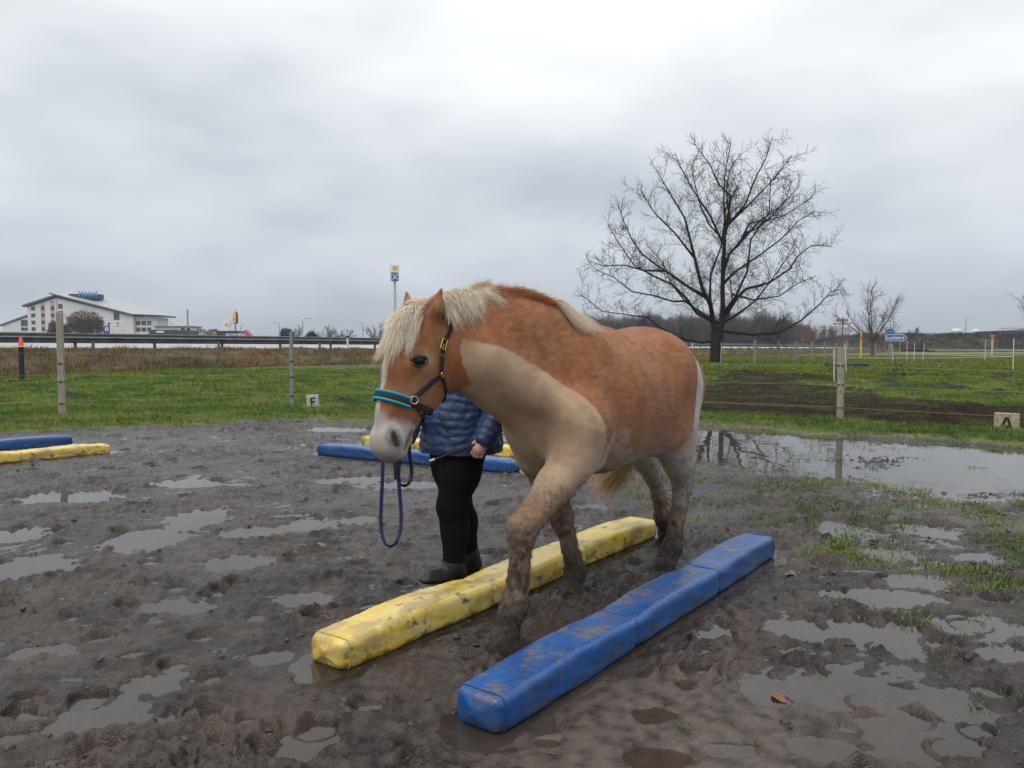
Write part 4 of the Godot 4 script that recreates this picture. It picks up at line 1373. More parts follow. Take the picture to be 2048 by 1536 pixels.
func make_car() -> void:
	var o := thing("car", "white car driving along the far motorway carriageway", "car", road_point(330.0, -6.0, 1.62), 0.0)
	var dir := Vector3(0.576, 0, -0.818)
	o.basis = Basis(dir, Vector3.UP, Vector3(0.818, 0, 0.576))
	var paint := mat(lin(0.72, 0.73, 0.74), 0.25)
	var dark := mat(lin(0.02, 0.022, 0.025), 0.2)
	var b := MB.new()
	b.prism(PackedVector2Array([Vector2(-2.2, 0.3), Vector2(2.15, 0.3), Vector2(2.2, 0.65), Vector2(1.9, 0.82), Vector2(1.1, 0.92), Vector2(-2.1, 0.98), Vector2(-2.25, 0.8)]), 1.75, Transform3D(Basis.IDENTITY, Vector3(0, 0, -0.875)))
	part(o, "body", b.mesh(), paint)
	b = MB.new()
	b.prism(PackedVector2Array([Vector2(-1.95, 0.95), Vector2(1.05, 0.92), Vector2(0.35, 1.44), Vector2(-1.4, 1.47)]), 1.5, Transform3D(Basis.IDENTITY, Vector3(0, 0, -0.75)))
	part(o, "cabin", b.mesh(), paint)
	for s: float in [-1.0, 1.0]:
		b = MB.new()
		b.prism(PackedVector2Array([Vector2(-1.7, 1.0), Vector2(0.85, 0.98), Vector2(0.28, 1.38), Vector2(-1.32, 1.4)]), 0.02, Transform3D(Basis.IDENTITY, Vector3(0, 0, s * 0.752 - (0.0 if s > 0.0 else 0.02))))
		part(o, "window", b.mesh(), dark)
		for x: float in [-1.35, 1.35]:
			b = MB.new()
			b.lathe([Vector2(0.0, -0.11), Vector2(0.3, -0.11), Vector2(0.33, -0.07), Vector2(0.33, 0.07), Vector2(0.3, 0.11), Vector2(0.0, 0.11)], 20, Vector3(x, 0.33, s * 0.8), Basis(Vector3.RIGHT, PI / 2.0))
			var w := part(o, "wheel", b.mesh(), dark)
			b = MB.new()
			b.lathe([Vector2(0.0, -0.118), Vector2(0.2, -0.118), Vector2(0.2, 0.118), Vector2(0.0, 0.118)], 16, Vector3(x, 0.33, s * 0.8), Basis(Vector3.RIGHT, PI / 2.0))
			part(w, "rim", b.mesh(), mat(lin(0.4, 0.4, 0.41), 0.4))
		b = MB.new()
		b.box(Vector3(2.18, 0.66, s * 0.65), Vector3(0.08, 0.14, 0.3), Basis.IDENTITY, Color.WHITE, 0.02)
		part(o, "headlight", b.mesh(), mat(lin(0.7, 0.72, 0.74), 0.1))

# ------------------------------------------------------------------ foam bars
var bar_w := noise(51, 1.0, 3)
var bar_d := noise(52, 1.0, 4)

# stains and mud of a cover, the same cloth all round
func bar_color(p: Vector3, x: float, y: float, wide: float, ny: float, yellow: bool, seed_at: float) -> Color:
	var zz := p.z
	var dirt := bar_d.get_noise_3d(zz * 2.6 + seed_at, x * 9.0, y * 9.0)
	var fine := bar_d.get_noise_3d(zz * 26.0, x * 26.0, y * 26.0 + seed_at)
	var streak := bar_d.get_noise_3d(zz * 34.0, x * 5.0 + seed_at, y * 3.0)
	var splat := bar_d.get_noise_3d(zz * 7.0 + seed_at, x * 14.0, y * 14.0)
	var blot := bar_d.get_noise_3d(zz * 2.6 + 20.0, x * 5.0, y * 5.0 + seed_at)
	# mud thrown up from the ground: ragged splashes, thickest low down
	var splash := sstep(0.0, 0.12, splat * 0.5 + fine * 0.3 + 0.09 - p.y * 2.4)
	var c: Color
	if yellow:
		c = Color(0.68, 0.48, 0.06).lerp(Color(0.67, 0.55, 0.20), clampf(0.4 + dirt * 1.6, 0.0, 1.0))
		c = c.lerp(Color(0.52, 0.36, 0.06), clampf(blot * 1.9 + streak * 0.5 + 0.06, 0.0, 0.8))
		c = c.lerp(Color(0.36, 0.27, 0.14), sstep(0.1, 0.26, blot + fine * 0.14) * 0.6)
		c = c.lerp(Color(0.05, 0.033, 0.021), sstep(0.36, 0.5, splat * 0.7 + dirt * 0.55 + fine * 0.3) * 0.75)
		return c.lerp(Color(0.16, 0.105, 0.04), splash * 0.75)
	c = Color(0.004, 0.055, 0.215).lerp(Color(0.008, 0.085, 0.29), clampf(0.5 + dirt, 0.0, 1.0))
	c = c.lerp(Color(0.045, 0.075, 0.16), clampf(0.1 + streak * 1.5 + blot * 0.7, 0.0, 0.7))
	# sand dried where water stood on the upper face
	var dried := sstep(0.06, 0.2, bar_d.get_noise_3d(zz * 4.0 + seed_at, x * 5.0, 3.0)) * sstep(0.42, 0.34, absf(x / wide)) * float(ny > 0.7)
	c = c.lerp(Color(0.14, 0.115, 0.095), dried * clampf(0.5 + fine * 1.6 + streak * 1.2, 0.0, 0.9))
	return c.lerp(Color(0.055, 0.044, 0.036), splash * 0.7)

func foam_bar(called: String, label: String, group: String, near: Vector3, far: Vector3, wide: float, high: float, yellow: bool, seed_at: float) -> void:
	var o := thing(called, label, "foam bar", near, 0.0, group)
	var along := far - near
	var length := along.length()
	var z := along / length
	o.basis = Basis(Vector3.UP.cross(z).normalized(), Vector3.UP, z)
	var cover := mat(Color.WHITE, 0.3, true)
	cover.metallic_specular = 0.5
	grainy(cover, noise_tex(53, 0.05, 3, 0, 1, 256), 6.0, 0.15, false)
	var cuts := [0.0, length * 0.345, length * 0.67, length]
	for s in 3:
		var b := MB.new()
		var l0: float = cuts[s]
		var l1: float = cuts[s + 1]
		var rows := int((l1 - l0) / (0.011 if near.z > -6.0 else 0.02))
		var ring := 60
		for k in rows + 1:
			var u := float(k) / rows
			var zz := lerpf(l0, l1, u)
			var edge := minf((zz - l0), (l1 - zz))
			# cushions: fuller in the middle of each section, drawn in at the ends
			var full := 0.93 + 0.07 * sqrt(clampf(edge / 0.06, 0.0, 1.0)) + 0.012 * sin(PI * u)
			if (s == 0 and zz < 0.05) or (s == 2 and length - zz < 0.05):
				full *= 0.9 + 0.1 * sqrt(clampf(edge / 0.05, 0.0, 1.0))
			var rise := 0.012 * sin(PI * u) + bar_w.get_noise_2d(zz * 1.1, seed_at) * 0.007
			var bend := bar_w.get_noise_2d(zz * 0.7, seed_at + 30.0) * 0.016
			for q in ring:
				var rim := rounded_rim((q + 0.5) / ring, wide * 0.5 * full, high * 0.5 * full, 0.032)
				var x := rim.x
				var y := maxf(rim.y, -high * 0.48)
				var nx := rim.z
				var ny := rim.w
				var top := clampf(ny * 2.0, 0.0, 1.0)
				# cloth creases run across the bar on top, slant down its sides
				var crease := bar_w.get_noise_3d(zz * 26.0 + x * 3.0, x * 2.2 + seed_at, y * 3.0) * 0.0028 * (0.4 + 0.6 * top) + bar_w.get_noise_3d(zz * 4.0 + y * 12.0, y * 8.0, x * 3.0 + seed_at) * 0.005
				var p := Vector3(x + nx * crease + bend, y + ny * crease + high * 0.48 + rise * top, zz)
				var c := bar_color(p, x, y, wide, ny, yellow, seed_at)
				b.vert(p, Vector3.UP, c)
		for k in rows:
			for q in ring:
				var q2 := (q + 1) % ring
				b.ix.append_array(PackedInt32Array([k * ring + q, (k + 1) * ring + q, (k + 1) * ring + q2, k * ring + q, (k + 1) * ring + q2, k * ring + q2]))
		# ends
		for end in [0, rows]:
			var cen := Vector3.ZERO
			for q in ring:
				cen += b.v[end * ring + q]
			cen /= ring
			var out := -0.012 if end == 0 else 0.012
			var prev := []
			for q in ring:
				prev.append(end * ring + q)
			for step in [0.75, 0.4]:
				var row := []
				for q in ring:
					var p: Vector3 = cen.lerp(b.v[end * ring + q], step) + Vector3(0, 0, out * (1.0 - step) * 2.0)
					row.append(b.vert(p, Vector3.UP, bar_color(p, p.x, p.y - high * 0.48, wide, 0.0, yellow, seed_at)))
				for q in ring:
					var q2 := (q + 1) % ring
					if end == 0:
						b.ix.append_array(PackedInt32Array([prev[q], prev[q2], row[q2], prev[q], row[q2], row[q]]))
					else:
						b.ix.append_array(PackedInt32Array([prev[q], row[q2], prev[q2], prev[q], row[q], row[q2]]))
				prev = row
			var mid := b.vert(cen + Vector3(0, 0, out * 2.0), Vector3.UP, b.c[end * ring])
			for q in ring:
				if end == 0:
					b.ix.append_array(PackedInt32Array([prev[q], prev[(q + 1) % ring], mid]))
				else:
					b.ix.append_array(PackedInt32Array([prev[q], mid, prev[(q + 1) % ring]]))
		b.smooth()
		var sec := part(o, "section", b.mesh(), cover)
		# welted seam round the outer ends
		if s != 1:
			var k := 3 if s == 0 else rows - 3
			var loop := []
			for q in ring + 1:
				loop.append(b.v[k * ring + q % ring] + b.n[k * ring + q % ring] * 0.0015)
			var w := MB.new()
			w.tube(loop, [0.0038], 6, b.c[k * ring + ring / 4] * 0.8, false)
			part(sec, "seam", w.mesh(), cover)

# point and outward direction on a rounded rectangle, evenly spaced along its rim, counter-clockwise from the right
func rounded_rim(u: float, hw: float, hh: float, r: float) -> Vector4:
	var a := hw - r
	var b := hh - r
	var arc := PI * 0.5 * r
	var s := u * (4.0 * (a + b) + 4.0 * arc)
	var runs := [[Vector2(hw, -b), Vector2(0, 1), 2.0 * b, Vector2(a, b), 0.0], [Vector2(a, hh), Vector2(-1, 0), 2.0 * a, Vector2(-a, b), PI * 0.5], [Vector2(-hw, b), Vector2(0, -1), 2.0 * b, Vector2(-a, -b), PI], [Vector2(-a, -hh), Vector2(1, 0), 2.0 * a, Vector2(a, -b), PI * 1.5]]
	for k in runs:
		if s < k[2]:
			var p: Vector2 = k[0] + k[1] * s
			return Vector4(p.x, p.y, k[1].y, -k[1].x)
		s -= k[2]
		if s < arc:
			var t: float = k[4] + s / r
			return Vector4(k[3].x + cos(t) * r, k[3].y + sin(t) * r, cos(t), sin(t))
		s -= arc
	return Vector4(hw, -b, 1, 0)

func make_bars() -> void:
	var y := -0.004
	foam_bar("foam_bar", "muddy yellow foam bar on the handler's side of the horse", "foam bars", Vector3(-0.82, y, -3.34), Vector3(0.99, y, -5.76), 0.245, 0.135, true, 1.0)
	foam_bar("foam_bar", "blue foam bar with drying sand patches, in front of the horse's hooves", "foam bars", Vector3(-0.125, y, -2.77), Vector3(1.69, y, -5.2), 0.225, 0.145, false, 7.0)
	foam_bar("foam_bar", "blue foam bar lying across behind the handler's legs", "foam bars", Vector3(-2.53, y, -10.2), Vector3(0.05, y, -8.68), 0.24, 0.14, false, 13.0)
	foam_bar("foam_bar", "yellow foam bar lying across behind the handler, beyond a blue one", "foam bars", Vector3(-2.12, y, -11.15), Vector3(0.47, y, -9.62), 0.24, 0.14, true, 19.0)
	foam_bar("foam_bar", "blue foam bar beside the tall wooden fence post", "foam bars", Vector3(-6.40, y, -11.1), Vector3(-8.55, y, -9.0), 0.24, 0.15, false, 25.0)
	foam_bar("foam_bar", "yellow foam bar parallel to the blue one beside the tall fence post", "foam bars", Vector3(-5.45, y, -10.3), Vector3(-7.45, y, -8.06), 0.24, 0.13, true, 31.0)

# ------------------------------------------------------------------ arena letters
func letter(text: String, size: float, depth: float) -> TextMesh:
	var t := TextMesh.new()
	var f := SystemFont.new()
	f.font_names = PackedStringArray(["Droid Sans"])
	f.font_weight = 700
	t.font = f
	t.text = text
	t.font_size = 64
	t.pixel_size = size / 64.0
	t.depth = depth
	return t

func make_arena_signs() -> void:
	var black := mat(lin(0.012, 0.012, 0.013), 0.7)
	for s in [["F", Vector3(-4.44, 0, -17.1), 0.27, 0.31, "white board with a black letter F standing in the grass", Color(0.66, 0.62, 0.52), 0.05, 10.0], ["A", Vector3(8.42, 0, -13.05), 0.37, 0.39, "stained white board with a black letter A beside the flooded corner", Color(0.52, 0.46, 0.30), -0.03, -28.0]]:
		var at: Vector3 = s[1]
		at.y = ground_height(at.x, at.z) - 0.02 if s[0] == "F" else -0.085
		var o := thing("letter_board", s[4], "sign", at, deg_to_rad(s[7]), "arena letter boards")
		var b := MB.new()
		b.box(Vector3(0, s[3] * 0.5, 0), Vector3(s[2], s[3], 0.045), Basis(Vector3.BACK, s[6]), Color.WHITE, 0.012)
		var m := mat(Color.WHITE, 0.6)
		m.albedo_color = Color(s[5].r, s[5].g, s[5].b).linear_to_srgb()
		m.albedo_texture = noise_tex(54, 0.02, 5, 0.62, 1.0, 256)
		grainy(m, m.albedo_texture, 2.5, 0.0, false)
		part(o, "board", b.mesh(), m)
		var t := part(o, "letter", letter(s[0], s[3] * 0.82, 0.006), black, Transform3D(Basis(Vector3.BACK, s[6]), Vector3(0, s[3] * 0.5, 0.0245)))

# ------------------------------------------------------------------ fences and field things
func stake(called: String, label: String, category: String, at: Vector3, tall: float, wide: float, m: Material, group: String, square := true, lean := Vector2.ZERO) -> Node3D:
	var o := thing(called, label, category, at, 0.0, group)
	o.basis = Basis(Vector3.BACK, lean.x) * Basis(Vector3.RIGHT, lean.y)
	var b := MB.new()
	if square:
		b.box(Vector3(0, tall * 0.5 - 0.15, 0), Vector3(wide, tall + 0.3, wide), Basis(Vector3.UP, 0.35), Color.WHITE, wide * 0.09)
	else:
		b.tube([Vector3(0, -0.3, 0), Vector3(0, tall * 0.5, 0), Vector3(0, tall - wide * 0.12, 0), Vector3(0, tall, 0)], [wide * 0.52, wide * 0.5, wide * 0.49, wide * 0.4], 14)
	part(o, "shaft", b.mesh(), m)
	return o

func wire(called: String, label: String, pts: Array, r: float, m: Material, group: String, sag := 0.03) -> void:
	var o := thing(called, label, "wire", pts[0], 0.0, group)
	var b := MB.new()
	for k in pts.size() - 1:
		var run := []
		for s in 9:
			var u := s / 8.0
			run.append(pts[k].lerp(pts[k + 1], u) - pts[0] - Vector3(0, sag * 4.0 * u * (1.0 - u), 0))
		b.tube(run, [r], 5)
	part(o, "strand", b.mesh(), m)

func lowered(x: float, z: float) -> Vector3:
	return Vector3(x, ground_height(x, z), z)

func make_fences() -> void:
	var wood := mat(lin(0.46, 0.42, 0.33), 0.9)
	wood.albedo_texture = noise_tex(55, 0.03, 5, 0.6, 1.0, 256)
	grainy(wood, wood.albedo_texture, 2.0, 1.0, false)
	wood.uv1_scale = Vector3(6.0, 0.7, 6.0)
	var grey := mat(lin(0.33, 0.34, 0.34), 0.85)
	grey.albedo_texture = wood.albedo_texture
	grainy(grey, wood.albedo_texture, 2.0, 0.6, false)
	var old := mat(lin(0.12, 0.115, 0.10), 0.95)
	var white := mat(lin(0.62, 0.61, 0.57), 0.6)
	var black := mat(lin(0.014, 0.013, 0.013), 0.6)
	var cord := mat(lin(0.42, 0.36, 0.24), 0.8)
	# the arena fence
	var posts := [[Vector2(-8.94, -15.24), 2.04, 0.115, true, wood, "tall square wooden fence post at the arena's grassy edge"], [Vector2(-5.0, -17.45), 1.70, 0.085, false, grey, "grey round fence post beside the letter F board"], [Vector2(6.18, -14.45), 1.36, 0.095, true, wood, "pale square fence post standing on the grass strip by the flood"], [Vector2(10.6, -11.9), 1.36, 0.095, true, wood, "square fence post beyond the letter A board"], [Vector2(-1.97, -19.3), 1.4, 0.095, true, wood, "square corner fence post behind the horse's head"]]
	var tops := []
	for p in posts:
		var at := lowered(p[0].x, p[0].y)
		var o := stake("fence_post", p[5], "fence post", at, p[1], p[2], p[4], "arena fence posts", p[3])
		tops.append(at)
		for hgt in [0.23, 0.66, 1.02]:
			var c := MB.new()
			c.tube([Vector3(0, hgt - 0.012, 0), Vector3(0, hgt + 0.012, 0)], [p[2] * 0.62], 10)
			part(o, "insulator", c.mesh(), black)
	for hgt in [0.24, 0.66, 1.02]:
		var up := Vector3(0, hgt, 0)
		wire("fence_wire", "thin cord running past the pale fence post by the flood", [tops[3] + up, tops[2] + up, tops[4] + up], 0.0017, cord, "flood side fence wires")
		wire("fence_wire", "thin cord strung between the tall and the grey round fence posts", [lowered(-13.1, -12.9) + up * 1.22, tops[0] + up * 1.22, tops[1] + up * 1.1, tops[4] + up], 0.0017, cord, "left fence wires")
	# cone on its post
	var at := lowered(-16.9, -26.5)
	var po := stake("dark_post", "thick black post on a flat base carrying a traffic cone", "post", at, 1.16, 0.17, black, "", false)
	var foot := MB.new()
	foot.box(Vector3(0, 0.02, 0), Vector3(0.62, 0.05, 0.5), Basis.IDENTITY, Color.WHITE, 0.015)
	part(po, "base_plate", foot.mesh(), black)
	var co := thing("traffic_cone", "orange traffic cone standing on top of a black post", "traffic cone", at + Vector3(0, 1.162, 0))
	var cb := MB.new()
	cb.lathe([Vector2(0.115, 0.03), Vector2(0.1, 0.035), Vector2(0.03, 0.36), Vector2(0.0, 0.362)], 20)
	part(co, "cone", cb.mesh(), mat(lin(0.75, 0.09, 0.035), 0.5))
	var cbase := MB.new()
	cbase.box(Vector3(0, 0.015, 0), Vector3(0.33, 0.03, 0.33), Basis(Vector3.UP, 0.4), Color.WHITE, 0.008)
	part(co, "base", cbase.mesh(), mat(lin(0.62, 0.52, 0.48), 0.6))
	# old posts at the foot of the motorway bank
	for px in [-0.544, -0.381, -0.2497, -0.14]:
		var q := 4.6
		var a: float = (px * (35.0 - 0.576 * q) + 23.3 - 0.818 * q) / (0.576 - px * 0.818)
		var p := road_point(a, q, 0)
		p.y = land(p.x, p.z)
		stake("bank_post", "weathered grey post on the dry grass bank below the guardrail", "fence post", p, 1.05, 0.12, old, "posts along the bank")
	# the pasture fence running away from the big tree
	var run := [Vector2(14.5, -46.0), Vector2(17.3, -50.0), Vector2(19.9, -54.0), Vector2(22.6, -58.0), Vector2(25.6, -63.0), Vector2(28.2, -67.0), Vector2(31.2, -71.5), Vector2(34.6, -76.5), Vector2(38.0, -80.5), Vector2(41.6, -85.0), Vector2(45.5, -92.0)]
	var pts := []
	for p in run:
		var g := lowered(p.x, p.y)
		stake("pasture_post", "grey wooden post of the pasture fence beyond the mud", "fence post", g, 1.42, 0.12, grey, "pasture fence posts")
		pts.append(g)
	for hgt in [0.5, 0.95, 1.3]:
		var line := []
		for p in pts:
			line.append(p + Vector3(0, hgt, 0))
		wire("pasture_wire", "wire of the pasture fence beyond the mud", line, 0.004, cord, "pasture fence wires", 0.01)
	# white electric fence stakes
	for w in [[Vector2(13.75, -31.6), 1.22, 0.09, "white plastic stake leaning beside the pale fence post"], [Vector2(12.75, -47.0), 1.3, -0.03, "thin white stake in front of the big bare tree"], [Vector2(26.0, -52.5), 1.25, 0.1, "white plastic stake leaning below the road sign"], [Vector2(27.0, -52.6), 1.45, 0.01, "upright white plastic stake right of the road sign"], [Vector2(28.3, -54.2), 1.35, -0.04, "thin white stake near the road sign"], [Vector2(29.9, -56.0), 1.3, -0.08, "pale stake tilting away from the road sign"], [Vector2(24.6, -56.8), 1.55, -0.05, "grey stake under the road sign"], [Vector2(21.5, -33.0), 1.4, 0.0, "pale thin stake among the molehills"], [Vector2(33.5, -54.5), 1.5, 0.0, "white stake in front of the orange marker post"], [Vector2(10.9, -26.0), 1.1, 0.02, "thin grey stake in the churned paddock"]]:
		stake("fence_stake", w[3], "fence stake", lowered(w[0].x, w[0].y), w[1], 0.034, white, "electric fence stakes", false, Vector2(w[2], 0.0))
	var wl := []
	for p in [Vector2(10.9, -26.0), Vector2(13.75, -31.6), Vector2(21.5, -33.0), Vector2(26.0, -52.5), Vector2(27.0, -52.6), Vector2(28.3, -54.2), Vector2(33.5, -54.5), Vector2(60.0, -60.0)]:
		wl.append(lowered(p.x, p.y) + Vector3(0, 0.62, 0))
	wire("electric_tape", "pale electric fence tape strung between the white stakes", wl, 0.007, white, "", 0.03)
	# yellow gas marker and orange marker
	var ym := stake("marker_post", "yellow marker post with an orange plate near the second bare tree", "marker post", lowered(34.0, -75.0), 2.6, 0.12, mat(lin(0.62, 0.42, 0.08), 0.6), "")
	var yp := MB.new()
	yp.box(Vector3(0, 1.95, 0.08), Vector3(0.16, 0.42, 0.04), Basis.IDENTITY, Color.WHITE, 0.01)
	part(ym, "plate", yp.mesh(), mat(lin(0.55, 0.10, 0.02), 0.6))
	var om := stake("marker_post", "white post with an orange capped marker on the far verge", "marker post", lowered(60.5, -97.0), 2.3, 0.16, mat(lin(0.55, 0.42, 0.34), 0.7), "")
	var op := MB.new()
	op.box(Vector3(0.02, 2.45, 0), Vector3(0.42, 0.3, 0.34), Basis.IDENTITY, Color.WHITE, 0.03)
	part(om, "cap", op.mesh(), mat(lin(0.62, 0.12, 0.03), 0.6))
	# drain pipe lying in the paddock
	var pg := lowered(16.1, -37.0)
	var pipe := thing("drain_pipe", "long black plastic pipe lying on the grass behind the pale fence post", "pipe", pg)
	var pb := MB.new()
	var ring := []
	for s in 20:
		ring.append(Vector2(0.115 * cos(TAU * s / 20.0), 0.115 * sin(TAU * s / 20.0)))
	pb.tube([Vector3(-1.0, 0.115, 0.05), Vector3(0, 0.115, 0.0), Vector3(1.05, 0.115, -0.02)], [0.118], 18, Color.WHITE, false)
	pb.tube([Vector3(-1.0, 0.115, 0.05), Vector3(0, 0.115, 0.0), Vector3(1.05, 0.115, -0.02)], [0.1], 18, Color.WHITE, true)
	part(pipe, "tube", pb.mesh(), black)
	# barrel at the right edge
	var bg := lowered(12.5, -17.9)
	var bar := thing("barrel", "black plastic barrel lying on its side at the edge of the mud", "barrel", bg)
	var bb := MB.new()
	bb.lathe([Vector2(0.0, -0.42), Vector2(0.2, -0.42), Vector2(0.235, -0.38), Vector2(0.262, -0.15), Vector2(0.268, -0.14), Vector2(0.27, 0.0), Vector2(0.268, 0.14), Vector2(0.262, 0.15), Vector2(0.235, 0.38), Vector2(0.2, 0.42), Vector2(0.0, 0.42)], 28, Vector3(0, 0.25, 0), Basis(Vector3.UP, 0.5) * Basis(Vector3.RIGHT, PI / 2.0))
	part(bar, "drum", bb.mesh(), black)
	for s: float in [-0.16, 0.16]:
		var hoop := MB.new()
		hoop.lathe([Vector2(0.262, s - 0.015), Vector2(0.276, s), Vector2(0.262, s + 0.015)], 28, Vector3(0, 0.25, 0), Basis(Vector3.UP, 0.5) * Basis(Vector3.RIGHT, PI / 2.0))
		part(bar, "hoop", hoop.mesh(), black)
	# thin wire trestle standing in the grass
	var tg := lowered(12.3, -24.4)
	var tr := thing("wire_trestle", "thin dark wire trestle standing in the grass below the road sign", "trestle", tg)
	var thin := mat(lin(0.03, 0.028, 0.024), 0.7)
	for l in [[Vector3(-0.18, 0, 0), Vector3(-0.1, 0.62, 0.02)], [Vector3(0.16, 0, 0.05), Vector3(0.06, 0.68, 0)], [Vector3(-0.3, 0, 0.1), Vector3(-0.13, 0.95, 0)], [Vector3(-0.1, 0.6, 0.02), Vector3(0.07, 0.62, 0)], [Vector3(-0.14, 0.3, 0.01), Vector3(0.11, 0.31, 0.02)], [Vector3(0.3, 0, 0), Vector3(0.07, 0.66, 0.0)]]:
		var rb := MB.new()
		rb.tube([l[0] - Vector3(0, 0.03 if l[0].y == 0.0 else 0.0, 0), l[1]], [0.008], 6)
		part(tr, "rod", rb.mesh(), thin)
	make_molehills()

func make_molehills() -> void:
	var lumps := noise(57, 5.0, 3)
	var variants := []
	for v in 4:
		var b := MB.new()
		for r in 9:
			for s in 22:
				var a := TAU * s / 22.0
				var e := r / 8.0
				var p := Vector3(cos(a) * e, 0.0, sin(a) * e * 0.8)
				var hgt := 0.36 * pow(1.0 - e, 0.8) * (1.0 + lumps.get_noise_3d(p.x * 0.5 + v * 9.0, 0.0, p.z * 0.5) * 0.6) + lumps.get_noise_3d(p.x * 1.3, v * 5.0, p.z * 1.3) * 0.09 * (1.0 - e * 0.5) - 0.05
				p *= 1.0 + lumps.get_noise_2d(cos(a) * 0.3 + v, sin(a) * 0.3) * 0.35
				b.vert(Vector3(p.x, hgt, p.z), Vector3.UP)
		for r in 8:
			for s in 22:
				var s2 := (s + 1) % 22
				b.quad(r * 22 + s, r * 22 + s2, (r + 1) * 22 + s2, (r + 1) * 22 + s)
		b.smooth()
		variants.append(b.mesh())
	var right := [[14.5, -33.08], [16.19, -36.0], [17.28, -37.28], [16.26, -34.44], [14.7, -31.5], [19.4, -38.8], [20.42, -39.7], [17.67, -34.44], [15.93, -31.88], [14.16, -29.17], [12.51, -25.72], [11.16, -24.81], [11.79, -23.76], [12.2, -23.5], [12.9, -23.76], [13.5, -23.9], [19.07, -34.94], [28.0, -50.3], [27.3, -49.3], [25.74, -44.4], [21.04, -36.0], [26.43, -43.4], [26.94, -42.1], [28.9, -41.9], [16.55, -29.17], [18.07, -30.8], [12.88, -22.58], [13.43, -22.96], [16.68, -31.5], [13.78, -21.68], [15.85, -23.96], [13.08, -21.3], [11.03, -26.44], [13.87, -33.5], [15.6, -36.4], [18.21, -28.58], [17.1, -27.2], [24.0, -38.0], [22.6, -33.0]]
	for p in right:
		molehill(p, variants, "low dark molehill of bare earth in the pasture", "pasture molehills", rng.randf_range(0.28, 0.5))
	for p in [[-14.79, -22.4], [-12.9, -19.42], [-6.38, -29.8], [-4.0, -18.43], [-15.01, -24.17], [-15.54, -28.29], [-11.5, -20.0]]:
		molehill(p, variants, "flat dark molehill in the left meadow", "meadow molehills", rng.randf_range(0.25, 0.42))

func molehill(p: Array, variants: Array, label: String, group: String, size: float) -> void:
	var m := part(self, "molehill", variants[rng.randi() % 4], molehill_earth())
	m.position = lowered(p[0], p[1])
	m.rotation.y = rng.randf() * TAU
	m.scale = Vector3(size * 1.25, size * 0.85, size)
	tag(m, label, "molehill", group)

var _earth: StandardMaterial3D
func molehill_earth() -> StandardMaterial3D:
	if _earth == null:
		_earth = mat(lin(0.03, 0.023, 0.018), 1.0)
		grainy(_earth, noise_tex(56, 0.05, 4, 0, 1, 256), 3.0, 4.0)
	return _earth

